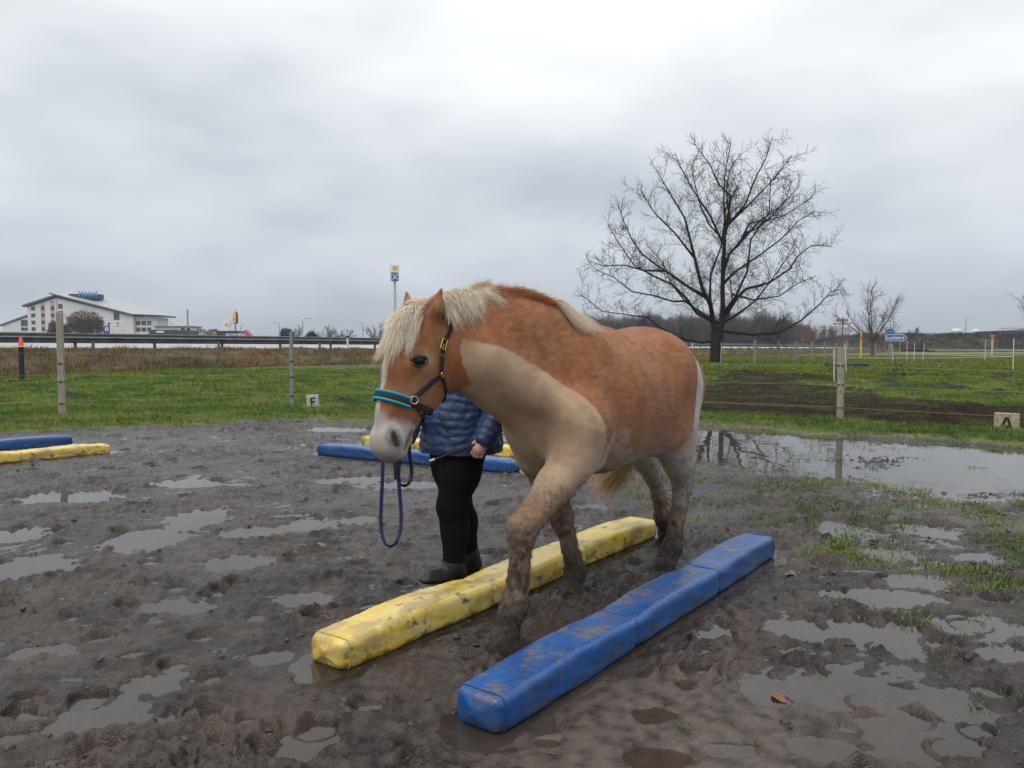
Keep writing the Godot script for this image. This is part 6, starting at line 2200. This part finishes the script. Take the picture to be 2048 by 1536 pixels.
func make_horse() -> void:
	var yaw := deg_to_rad(-9.0)
	var pitch := deg_to_rad(70.0)
	var dir := Vector3(sin(yaw), 0, cos(yaw))
	h_a = dir * cos(pitch) - Vector3.UP * sin(pitch)
	h_n = dir * sin(pitch) + Vector3.UP * cos(pitch)
	h_l = Vector3.UP.cross(dir).normalized()
	var horse := thing("horse", "chestnut horse with cream mane and muddy legs, led between the foam bars", "horse", Vector3(0.554, 0, -4.409), deg_to_rad(-35.8))
	var f := Field.new()
	var X := Vector3.RIGHT
	# trunk
	f.add(Vector3(0, 1.135, -0.36), Vector3(0, 1.10, 0.22), 0.345, 0.365, 0.05, 0.93)
	f.add(Vector3(0, 1.04, -0.18), Vector3(0, 1.03, 0.12), 0.31, 0.29, 0.08, 1.02)
	f.add(Vector3(0, 1.10, 0.22), Vector3(0, 1.10, 0.52), 0.34, 0.285, 0.1, 0.84)
	f.add(Vector3(0, 1.30, -0.35), Vector3(0, 1.30, 0.05), 0.2, 0.17, 0.1)
	f.add(Vector3(0, 1.38, 0.5), Vector3(0, 1.36, 0.12), 0.13, 0.1, 0.14, 0.65)
	f.add(Vector3(-0.04, 1.0, 0.58), Vector3(0.08, 1.0, 0.6), 0.175, 0.175, 0.1)
	for s: float in [-1.0, 1.0]:
		f.add(Vector3(s * 0.1, 1.235, -0.40), Vector3(s * 0.09, 1.19, -0.60), 0.262, 0.225, 0.1)
		f.add(Vector3(s * 0.13, 1.10, -0.55), Vector3(s * 0.16, 0.95, -0.48), 0.225, 0.185, 0.09, 0.8)
		var e := 0.0 if s > 0.0 else 0.035
		f.add(Vector3(s * (0.14 - e), 1.30, 0.40), Vector3(s * (0.205 - e), 1.02, 0.57 - e), 0.15, 0.145, 0.04, 0.66)
		f.add(Vector3(s * (0.215 - e), 1.04, 0.52 - e), Vector3(s * (0.205 - e), 0.88, 0.55 - e), 0.115, 0.105, 0.035, 0.7)
		f.add(Vector3(-0.12 + s * 0.085, 1.34, 1.06), Vector3(s * 0.15, 1.1, 0.74), 0.062, 0.085, 0.045)
	# neck and head
	f.add(Vector3(0, 1.235, 0.5), Vector3(-0.08, 1.365, 0.86), 0.315, 0.268, 0.12, 0.54)
	f.add(Vector3(-0.08, 1.37, 0.86), Vector3(-0.22, 1.435, 1.13), 0.26, 0.178, 0.08, 0.52, Vector3(0.94, 0, 0.34).normalized())
	f.add(Vector3(-0.03, 1.53, 0.62), Vector3(-0.2, 1.565, 1.06), 0.075, 0.06, 0.1)
	f.add(Vector3(-0.22, 1.43, 1.12), hp(0.05, -0.02, 0), 0.165, 0.115, 0.07, 0.62, h_l)
	f.add(hp(0.05, 0.0, 0), hp(0.22, 0.015, 0), 0.115, 0.118, 0.05, 0.86, h_l)
	f.add(hp(0.2, 0.02, 0), hp(0.42, 0.035, 0), 0.112, 0.074, 0.05, 0.74, h_l)
	f.add(hp(0.38, 0.03, 0), hp(0.55, 0.015, 0), 0.078, 0.066, 0.04, 0.82, h_l)
	for s: float in [-1.0, 1.0]:
		f.add(hp(0.2, -0.085, s * 0.055), hp(0.27, -0.08, s * 0.052), 0.118, 0.105, 0.04, 0.42, h_l)
		f.add(hp(0.3, -0.07, s * 0.035), hp(0.5, -0.035, s * 0.022), 0.062, 0.04, 0.045, 0.7, h_l)
		f.add(hp(0.16, 0.068, s * 0.07), hp(0.215, 0.062, s * 0.082), 0.03, 0.026, 0.035)
		f.add(hp(0.23, 0.01, s * 0.088), hp(0.36, -0.005, s * 0.062), 0.016, 0.012, 0.03)
		f.add(hp(0.545, 0.03, s * 0.036), hp(0.585, 0.012, s * 0.036), 0.05, 0.046, 0.035)
		f.add(hp(0.528, 0.05, s * 0.084), hp(0.562, 0.026, s * 0.092), 0.011, 0.016, 0.016, 1.0, X, true)
		f.add(hp(0.488, -0.06, s * 0.06), hp(0.57, -0.04, s * 0.055), 0.005, 0.007, 0.012, 1.0, X, true)
	f.add(hp(0.57, 0.0, 0), hp(0.6, -0.015, 0), 0.058, 0.045, 0.03, 1.15, h_l)
	f.add(hp(0.53, -0.055, 0), hp(0.585, -0.06, 0), 0.036, 0.034, 0.025, 1.3, h_l)
	# ears
	for s: float in [-1.0, 1.0]:
		var e0 := hp(-0.005, 0.02, s * 0.07)
		var up := (-h_a * 0.86 + h_l * s * 0.34 + h_n * 0.18).normalized()
		f.add(e0, e0 + up * 0.07, 0.034, 0.042, 0.03, 0.75, (h_n + h_l * s * 0.3).normalized())
		f.add(e0 + up * 0.07, e0 + up * 0.165, 0.04, 0.006, 0.025, 0.7, (h_n + h_l * s * 0.3).normalized())
		f.add(e0 + up * 0.05 + h_n * 0.045, e0 + up * 0.13 + h_n * 0.03, 0.022, 0.006, 0.012, 1.0, X, true)
	# legs: knees, fetlocks and hooves where the stride puts them
	leg(f, [Vector3(0.2, 1.0, 0.66), Vector3(0.19, 0.85, 0.72), Vector3(0.13, 0.565, 1.055), Vector3(0.1, 0.235, 1.07), Vector3(0.085, 0.09, 1.115)], [0.145, 0.1, 0.06, 0.048], Vector3(0.08, 0.045, 1.135), true, 22.0)
	leg(f, [Vector3(-0.17, 1.0, 0.54), Vector3(-0.17, 0.84, 0.48), Vector3(-0.13, 0.46, 0.29), Vector3(-0.11, 0.13, 0.19), Vector3(-0.105, 0.045, 0.225)], [0.145, 0.098, 0.057, 0.046], Vector3(-0.1, 0.015, 0.245), true, 0.0)
	leg(f, [Vector3(0.19, 0.93, -0.42), Vector3(0.19, 0.80, -0.52), Vector3(0.155, 0.53, -0.70), Vector3(0.13, 0.14, -0.60), Vector3(0.125, 0.06, -0.545)], [0.18, 0.115, 0.06, 0.048], Vector3(0.12, 0.03, -0.52), false, 0.0)
	leg(f, [Vector3(-0.18, 0.93, -0.52), Vector3(-0.17, 0.78, -0.70), Vector3(-0.15, 0.52, -0.92), Vector3(-0.13, 0.225, -1.03), Vector3(-0.13, 0.13, -1.10)], [0.18, 0.11, 0.058, 0.047], Vector3(-0.13, 0.085, -1.115), false, 40.0)
	var b := MB.new()
	f.build(b, Vector3(-0.5, -0.03, -1.2), Vector3(0.5, 1.85, 1.75), 0.0122, horse_color)
	b.smooth()
	# caked mud and wet hair make the legs lumpy; the winter coat lies in slight tufts
	for k in b.v.size():
		var p := b.v[k]
		var low := sstep(0.78, 0.5, p.y)
		var d := low * (leg_n.get_noise_3d(p.x * 3.2, p.y * 1.3, p.z * 3.2) * 0.011 + fur_m.get_noise_3d(p.x, p.y * 0.6, p.z) * 0.004)
		d += (1.0 - low) * leg_n.get_noise_3d(p.x * 2.0, p.y * 2.4, p.z * 0.8) * 0.002 * (0.3 if p.z > 1.05 else 1.0)
		b.v[k] += b.n[k] * d
	b.smooth()
	var coat := mat(Color.WHITE, 0.72, true)
	coat.metallic_specular = 0.35
	coat.rim_enabled = true
	coat.rim = 0.25
	coat.rim_tint = 0.6
	grainy(coat, noise_tex(63, 0.06, 4), 9.0, 0.45, false)
	coat.uv1_scale = Vector3(22.0, 16.0, 4.5)
	part(horse, "body", b.mesh(), coat)
	print("horse ", b.v.size())
	horse_field = f
	horse_node = horse
	make_fur(horse, b, coat)
	make_eyes(horse)
	make_mane(horse)
	make_halter(horse)

var horse_field: Field
var horse_node: Node3D

func leg(f: Field, j: Array, r: Array, toe: Vector3, fore: bool, tip: float) -> void:
	var X := Vector3.RIGHT
	f.add(j[0], j[1], r[0], r[1], 0.1, 0.85)
	# forearm or gaskin
	var m: Vector3 = j[1].lerp(j[2], 0.35)
	f.add(j[1], m, r[1], r[1] * 0.9, 0.06, 0.85)
	f.add(m, j[2], r[1] * 0.88, r[2], 0.04)
	if fore:
		f.add(j[2] + Vector3(0, 0.02, 0.01), j[2] - Vector3(0, 0.04, -0.005), r[2] * 1.06, r[2] * 0.9, 0.03)
	else:
		f.add(j[2], j[2] + Vector3(0, 0.05, -0.05), r[2] * 0.85, r[2] * 0.5, 0.04)
	# cannon, fetlock with feather, pastern
	f.add(j[2], j[3], r[2] * 0.84, r[3] * 0.9, 0.03, 0.92)
	var back: Vector3 = (j[3] - j[2]).cross(X).normalized()
	if back.z > 0.0:
		back = -back
	f.add(j[2].lerp(j[3], 0.3) + back * 0.026, j[3] + back * 0.028, 0.03, 0.04, 0.04)
	f.add(j[3] + back * 0.008, j[3].lerp(j[4], 0.4), r[3] * 1.2, r[3] * 1.12, 0.03)
	f.add(j[3], j[4], r[3] * 1.08, r[3] * 1.12, 0.03)
	# hoof: widening to the ground
	var d: Vector3 = (toe - j[4]).normalized()
	var a := deg_to_rad(tip)
	var down := Vector3(0, -cos(a), -sin(a))
	f.add(j[4], toe, 0.058, 0.062, 0.02)
	f.add(toe + d * 0.0 - down * 0.015, toe + down * 0.02, 0.064, 0.07, 0.015)
	f.add(toe + down * 0.15, toe + down * 0.152, 0.11, 0.11, 0.006, 1.0, X, true)


# one tapering hair: three-sided, pushed out of the body where it would sink in
func hair(b: MB, path: Array, r: float, col: Color, tipcol: Color) -> void:
	var m := path.size()
	var last := -1
	var x := Vector3.ZERO
	for k in m:
		var t: Vector3 = (path[mini(k + 1, m - 1)] - path[maxi(k - 1, 0)]).normalized()
		if k == 0:
			x = t.cross(Vector3(0.3, 0.2, 0.93)).normalized()
		x = (x - t * x.dot(t)).normalized()
		var y := t.cross(x)
		var rr := r * (1.0 - 0.85 * pow(float(k) / (m - 1), 2.0))
		var c := col.lerp(tipcol, float(k) / (m - 1))
		var first := b.v.size()
		for s in 3:
			var o := x * cos(TAU * s / 3.0) + y * sin(TAU * s / 3.0)
			b.vert(path[k] + o * rr, o, c)
		if last >= 0:
			for s in 3:
				b.quad(last + s, last + (s + 1) % 3, first + (s + 1) % 3, first + s)
		last = first

func lock(b: MB, f: Field, roots: Array, dir: Vector3, length: float, sag: float, count: int, col: Color, spread: float, cling := 0.008, steps := 7, out := Vector3.ZERO) -> void:
	var who := f.all()
	var flow := dir.normalized()
	var guides := []
	for k in 3:
		var at: Vector3 = roots[rng.randi() % roots.size()] + Vector3(rng.randfn(), rng.randfn(), rng.randfn()) * spread
		var d := (flow + out * rng.randf_range(0.4, 1.2) + Vector3(rng.randfn(), rng.randfn(), rng.randfn()) * 0.06).normalized()
		var lift := cling + rng.randf() * 0.018
		var path := [at]
		var p := at
		for s in steps - 1:
			d = (d + Vector3.DOWN * sag + flow * 0.12 + Vector3(rng.randfn(), rng.randfn(), rng.randfn()) * 0.025).normalized()
			p += d * length / (steps - 1)
			var e := f.at(p, who)
			if e < lift:
				var g := f.normal(p)
				p += g * (lift - e)
				d = (d - g * minf(d.dot(g), 0.0)).normalized()
			path.append(p)
		guides.append(path)
	for k in count:
		var g: Array = guides[k % 3]
		var g2: Array = guides[(k + 1) % 3]
		var mixed := rng.randf() * 0.6
		var off := Vector3(rng.randfn(), rng.randfn(), rng.randfn()) * spread * 0.9
		var sway := Vector3(rng.randfn(), rng.randfn(), rng.randfn()) * spread * 0.9
		var share := rng.randf_range(0.6, 1.0)
		var path := []
		for s in steps:
			var u := s * share
			var i := mini(int(u), steps - 2)
			var p: Vector3 = g[i].lerp(g[i + 1], u - i)
			var p2: Vector3 = g2[i].lerp(g2[i + 1], u - i)
			var w := float(s) / (steps - 1)
			path.append(p.lerp(p2, mixed) + off * (1.0 - 0.55 * w) + sway * w * w)
		var t := rng.randf_range(0.72, 1.15)
		hair(b, path, rng.randf_range(0.0007, 0.0014), Color(col.r * t * 0.8, col.g * t * 0.76, col.b * t * 0.7), Color(col.r * t, col.g * t, col.b * t))

func crest(f: Field, a: float) -> Vector3:
	var s := lerpf(-0.02, -0.225, clampf((a - 0.55) / 0.6, 0.0, 1.0))
	return f.hit(Vector3(s, 2.0, a), Vector3.DOWN, 1.0)

func make_fur(h: Node3D, b: MB, coat: Material) -> void:
	var g := MB.new()
	for k in 210000:
		var i := rng.randi() % b.v.size()
		var p := b.v[i]
		var n := b.n[i]
		var c := b.c[i]
		if p.y < 0.09:
			continue
		var flow := Vector3(0, -0.45, -1.0)
		var l := rng.randf_range(0.012, 0.026)
		var w := 0.0011
		var lift := 0.09
		var vary := 0.5
		if p.y < 0.76:
			flow = Vector3(0, -1.0, -0.2)
			l = rng.randf_range(0.010, 0.024)
			lift = 0.12
			if n.z < -0.25:
				l *= 1.8
				lift = 0.38
			w = 0.0014
			vary = 0.85
		elif p.z > 1.1:
			flow = h_a + Vector3(0, 0, -0.1)
			l *= 0.5
			lift = 0.05
		elif p.z > 0.4 and c.g > c.r * 0.55:
			l *= 0.35
			vary = 0.25
		flow += Vector3(rng.randfn(), rng.randfn(), rng.randfn()) * 0.2
		flow = flow.normalized()
		var d := (flow - n * flow.dot(n) + n * lift).normalized()
		var x := d.cross(n).normalized()
		var t := 1.0 + vary * (rng.randf_range(-0.5, 0.42) + 0.7 * fur_m.get_noise_3d(p.x * 0.8, p.y * 0.8, p.z * 0.35))
		var col := Color(c.r * t, c.g * t, c.b * t)
		var nn := (n + x * rng.randf_range(-0.7, 0.7) * vary + d * rng.randf_range(-0.2, 0.5) * vary).normalized()
		var at := p + x * rng.randf_range(-0.009, 0.009) + d * rng.randf_range(-0.009, 0.009) - n * 0.0015
		var a0 := g.vert(at - x * w, nn, col)
		var a1 := g.vert(at + x * w, nn, col)
		var a2 := g.vert(at + d * l, nn, col)
		g.ix.append(a0); g.ix.append(a2); g.ix.append(a1)
	var o := part(h, "coat_hair", g.mesh(), coat)
	o.set_meta("kind", "stuff")

func make_eyes(h: Node3D) -> void:
	var f := horse_field
	var shine := mat(lin(0.009, 0.006, 0.005), 0.05)
	shine.metallic_specular = 0.36
	var lid := mat(lin(0.03, 0.02, 0.015), 0.8)
	for s: float in [1.0, -1.0]:
		var c := f.hit(hp(0.188, 0.052, s * 0.28), -h_l * s, 0.3)
		var n := (h_l * s * 0.92 + h_n * 0.3).normalized()
		# the eye's long axis slopes down towards the nose
		var u := (h_n * 0.93 + h_a * 0.36)
		u = (u - n * u.dot(n)).normalized()
		var w := n.cross(u)
		var b := MB.new()
		var prof := []
		for k in 13:
			prof.append(Vector2(0.027 * sin(PI * k / 12.0), -0.027 * cos(PI * k / 12.0)))
		b.lathe(prof, 24, c - n * 0.009, Basis(u * 1.3, n * 1.0, w), Color.WHITE)
		var e := part(h, "eye", b.mesh(), shine)
		var r := MB.new()
		for side in [-1.0, 1.0]:
			var path := []
			var rad := []
			var upper: bool = (w * side).dot(h_a) < 0.0
			for k in 15:
				var a := PI * k / 14.0
				path.append(c + u * cos(a) * 0.041 + w * sin(a) * (0.0165 if upper else 0.024) * side + n * (0.0135 * sin(a) - 0.003))
				rad.append(0.002 + (0.0075 if upper else 0.002) * sin(a))
			r.tube(path, rad, 8)
		part(e, "eyelid", r.mesh(), lid)

func make_mane(h: Node3D) -> void:
	var f := horse_field
	var white := Color(0.88, 0.79, 0.64)
	var b := MB.new()
	# forelock over the brow
	for k in 64:
		var l := rng.randf_range(-0.09, 0.08)
		var root := f.hit(hp(-0.065 + rng.randf() * 0.11, 0.3, l * 0.8), -h_n, 0.4)
		var d := h_a * 1.0 + h_n * 0.14 + h_l * (l * 2.6 + rng.randfn() * 0.14)
		lock(b, f, [root], d, rng.randf_range(0.17, 0.24) - maxf(l, 0.0) * 0.7, 0.14, 48, white, 0.009, 0.003)
	# the part that hangs on the near side, behind the ears
	for k in 58:
		var a := lerpf(0.97, 1.26, float(k) / 57.0) + rng.randfn() * 0.008
		var root := crest(f, a)
		lock(b, f, [root, root + Vector3(0.012, 0, 0)], Vector3(0.75, 0.08, -0.08 + rng.randfn() * 0.24), rng.randf_range(0.1, 0.23), 0.5, 34, white, 0.011, 0.001, 7)
		lock(b, f, [root], Vector3(-0.7, 0.3, 0.05), 0.2, 0.4, 10, white, 0.01, 0.006, 6)
	# the middle falls to the far side; short ginger hair stands on the crest
	for k in 70:
		var a := lerpf(0.66, 1.0, k / 69.0)
		var root := crest(f, a)
		lock(b, f, [root], Vector3(-0.8, 0.35, 0.0), 0.24, 0.4, 26, white, 0.01, 0.006, 6)
		lock(b, f, [root, root + Vector3(0.03, -0.015, 0), root + Vector3(0.06, -0.045, 0)], Vector3(0.45, 0.1, -0.5), rng.randf_range(0.05, 0.1), 0.25, 26, Color(0.42, 0.16, 0.06), 0.012, 0.002, 5)
		lock(b, f, [root], Vector3(0.0, 0.9, -0.5), rng.randf_range(0.03, 0.05), 0.1, 12, Color(0.55, 0.3, 0.14), 0.012, 0.004, 4)
	for k in 12:
		lock(b, f, [crest(f, 0.99 + rng.randf() * 0.05)], Vector3(rng.randfn() * 0.3, 1.0, -0.75), rng.randf_range(0.07, 0.12), 0.14, 20, Color(0.6, 0.42, 0.25), 0.012, 0.004, 5)
	# the last tuft sweeps back over the withers
	for k in 34:
		var root := crest(f, 0.6 + rng.randf() * 0.07)
		var fan := rng.randf()
		lock(b, f, [root], Vector3(0.6 + 0.2 * fan, 0.05, -0.95 + 0.7 * fan), lerpf(0.40, 0.28, fan), 0.24 + 0.1 * fan, 52, white, 0.008, 0.003, 8)
	var hm := mat(Color.WHITE, 0.55, true)
	hm.metallic_specular = 0.4
	part(h, "mane", b.mesh(), hm).set_meta("label", "cream white mane and forelock")
	print("mane ", b.v.size())
	# tail: a chestnut dock with long hair swung under the belly's far side
	var t := MB.new()
	var dock := Vector3(0, 1.30, -0.80)
	var path := [dock, dock + Vector3(0, 0.0, -0.05), dock + Vector3(-0.01, -0.1, -0.11), dock + Vector3(-0.03, -0.24, -0.13)]
	t.tube(path, [0.05, 0.052, 0.042, 0.02], 10, CHESTNUT)
	for k in 40:
		var p: Vector3 = path[1].lerp(path[3], rng.randf())
		var near := f
		for j in 30:
			var q := p + Vector3(rng.randfn(), rng.randfn(), rng.randfn()) * 0.022
			var end := Vector3(-0.52 + rng.randfn() * 0.05, 0.44 + rng.randfn() * 0.07, -0.90 + rng.randfn() * 0.04)
			var mid := Vector3(-0.16 + rng.randfn() * 0.03, 0.92, -1.02 + rng.randfn() * 0.03)
			var pts := []
			for s in 9:
				var u := s / 8.0
				pts.append(q * (1 - u) * (1 - u) + mid * 2.0 * u * (1 - u) + end * u * u)
			var w := rng.randf_range(0.7, 1.1)
			hair(t, pts, 0.0022, Color(0.42, 0.2, 0.09) * w, Color(0.46, 0.27, 0.14) * w)
	part(h, "tail", t.mesh(), hm)

# a path over the head through points (t, n, l guess), pressed onto the skin
func over_head(pts: Array, lift: float, steps := 6) -> Array:
	var f := horse_field
	var path := []
	var outs := []
	for k in pts.size() - 1:
		for s in steps + (1 if k == pts.size() - 2 else 0):
			var q: Vector3 = pts[k].lerp(pts[k + 1], float(s) / steps)
			var core := hp(q.x, -0.03, 0.0)
			var far := hp(q.x, q.y, q.z)
			var d := (far - core).normalized()
			var p := f.hit(core + d * 0.2, -d, 0.2)
			path.append(p + d * lift)
			outs.append(d)
	return [path, outs]

func make_halter(horse: Node3D) -> void:
	var h := thing("halter", "black webbing halter with brass rings and turquoise nose padding on the horse's head", "halter", horse.position, horse.rotation.y)
	var f := horse_field
	var web := mat(lin(0.014, 0.014, 0.017), 0.75)
	grainy(web, noise_tex(71, 0.1, 2, 0, 1, 256), 40.0, 0.1, false)
	var teal := mat(lin(0.005, 0.26, 0.36), 0.6)
	var brass := mat(lin(0.62, 0.43, 0.17), 0.3)
	brass.metallic = 1.0
	# noseband all round
	var path := []
	var outs := []
	var c := hp(0.372, 0.0, 0)
	for k in 40:
		var a := TAU * k / 40.0
		var d := h_n * cos(a) + h_l * sin(a)
		var p := f.hit(c + d * 0.4, -d, 0.4)
		path.append(p + d * 0.004)
		outs.append(d)
	var b := MB.new()
	b.strap(path, outs, 0.028, 0.005, Color.WHITE, true)
	part(h, "noseband", b.mesh(), web)
	b = MB.new()
	var t := MB.new()
	for side in [-1.0, 1.0]:
		var roll := []
		for k in range(-9, 10):
			var i := posmod(k, 40)
			roll.append(path[i] + outs[i] * 0.006 + h_a * side * 0.018)
		t.tube(roll, [0.0075], 8)
	var flat := []
	var fo := []
	for k in range(-9, 10):
		flat.append(path[posmod(k, 40)] + outs[posmod(k, 40)] * 0.004)
		fo.append(outs[posmod(k, 40)])
	b.strap(flat, fo, 0.036, 0.006)
	var pad := part(h, "nose_pad", b.mesh(), web)
	part(pad, "piping", t.mesh(), teal)
	for s: float in [1.0, -1.0]:
		var lines := {
			"cheek_strap": [Vector3(0.35, 0.01, s * 0.09), Vector3(0.28, -0.035, s * 0.1), Vector3(0.205, -0.081, s * 0.1)],
			"crown_strap": [Vector3(0.205, -0.081, s * 0.1), Vector3(0.08, -0.044, s * 0.12), Vector3(0.0, -0.05, s * 0.11), Vector3(-0.03, -0.04, s * 0.08)],
			"throat_strap": [Vector3(0.205, -0.081, s * 0.1), Vector3(0.255, -0.15, s * 0.09), Vector3(0.30, -0.18, s * 0.05), Vector3(0.33, -0.16, s * 0.0)],
			"chin_strap": [Vector3(0.362, -0.005, s * 0.09), Vector3(0.40, -0.07, s * 0.06), Vector3(0.43, -0.12, s * 0.0)],
		}
		for called in lines:
			var run := over_head(lines[called], 0.004)
			var m := MB.new()
			m.strap(run[0], run[1], 0.022, 0.0045)
			part(h, called, m.mesh(), web)
		# brass: the ring at the noseband, the square at the joint, a buckle, keepers
		var spots := [[Vector3(0.357, 0.004, s * 0.09), 0.017, true], [Vector3(0.205, -0.081, s * 0.1), 0.012, true]]
		for spot in spots:
			var run := over_head([spot[0], spot[0] + Vector3(0.001, 0, 0)], 0.011, 1)
			part(h, "ring", ring_mesh(run[0][0], run[1][0], spot[1], 0.0032), brass)
		var bk := over_head([Vector3(0.075, -0.042, s * 0.12), Vector3(0.076, -0.042, s * 0.12)], 0.012, 1)
		var m2 := MB.new()
		var o: Vector3 = bk[1][0]
		var up := (-h_a - o * (-h_a).dot(o)).normalized()
		var across := up.cross(o)
		var loop := []
		for q in [[-1, -1], [1, -1], [1, 1], [-1, 1], [-1, -1]]:
			loop.append(bk[0][0] + across * q[0] * 0.015 + up * q[1] * 0.024)
		for k in 4:
			m2.tube([loop[k], loop[k + 1]], [0.003], 8)
		m2.tube([bk[0][0], bk[0][0] - up * 0.024], [0.002], 6)
		part(h, "buckle", m2.mesh(), brass)
		for kp in [Vector3(0.125, -0.058, s * 0.12), Vector3(0.235, -0.125, s * 0.09), Vector3(0.27, -0.185, s * 0.07), Vector3(0.39, -0.055, s * 0.07), Vector3(0.42, -0.1, s * 0.04)]:
			var run := over_head([kp, kp + Vector3(0.006, 0, 0)], 0.009, 1)
			var m3 := MB.new()
			var oo: Vector3 = run[1][0]
			var al := (h_a * 0.6 - h_n * 0.8) if kp.x > 0.2 else h_a
			al = (al - oo * al.dot(oo)).normalized()
			var wd := al.cross(oo)
			m3.box(run[0][0], Vector3(0.028, 0.0035, 0.006), Basis(wd, oo, al), Color.WHITE, 0.001)
			part(h, "keeper", m3.mesh(), brass)

func ring_mesh(at: Vector3, n: Vector3, r: float, thick: float) -> ArrayMesh:
	var b := MB.new()
	var u := n.cross(Vector3(0.3, 0.9, 0.2)).normalized()
	var w := n.cross(u)
	var rows := []
	for k in 24:
		var a := TAU * k / 24.0
		var o := u * cos(a) + w * sin(a)
		var row := []
		for s in 8:
			var e := TAU * s / 8.0
			var nn := o * cos(e) + n * sin(e)
			row.append(b.vert(at + o * r + nn * thick, nn))
		rows.append(row)
	for k in 24:
		for s in 8:
			b.quad(rows[k][s], rows[k][(s + 1) % 8], rows[(k + 1) % 24][(s + 1) % 8], rows[(k + 1) % 24][s])
	return b.mesh()
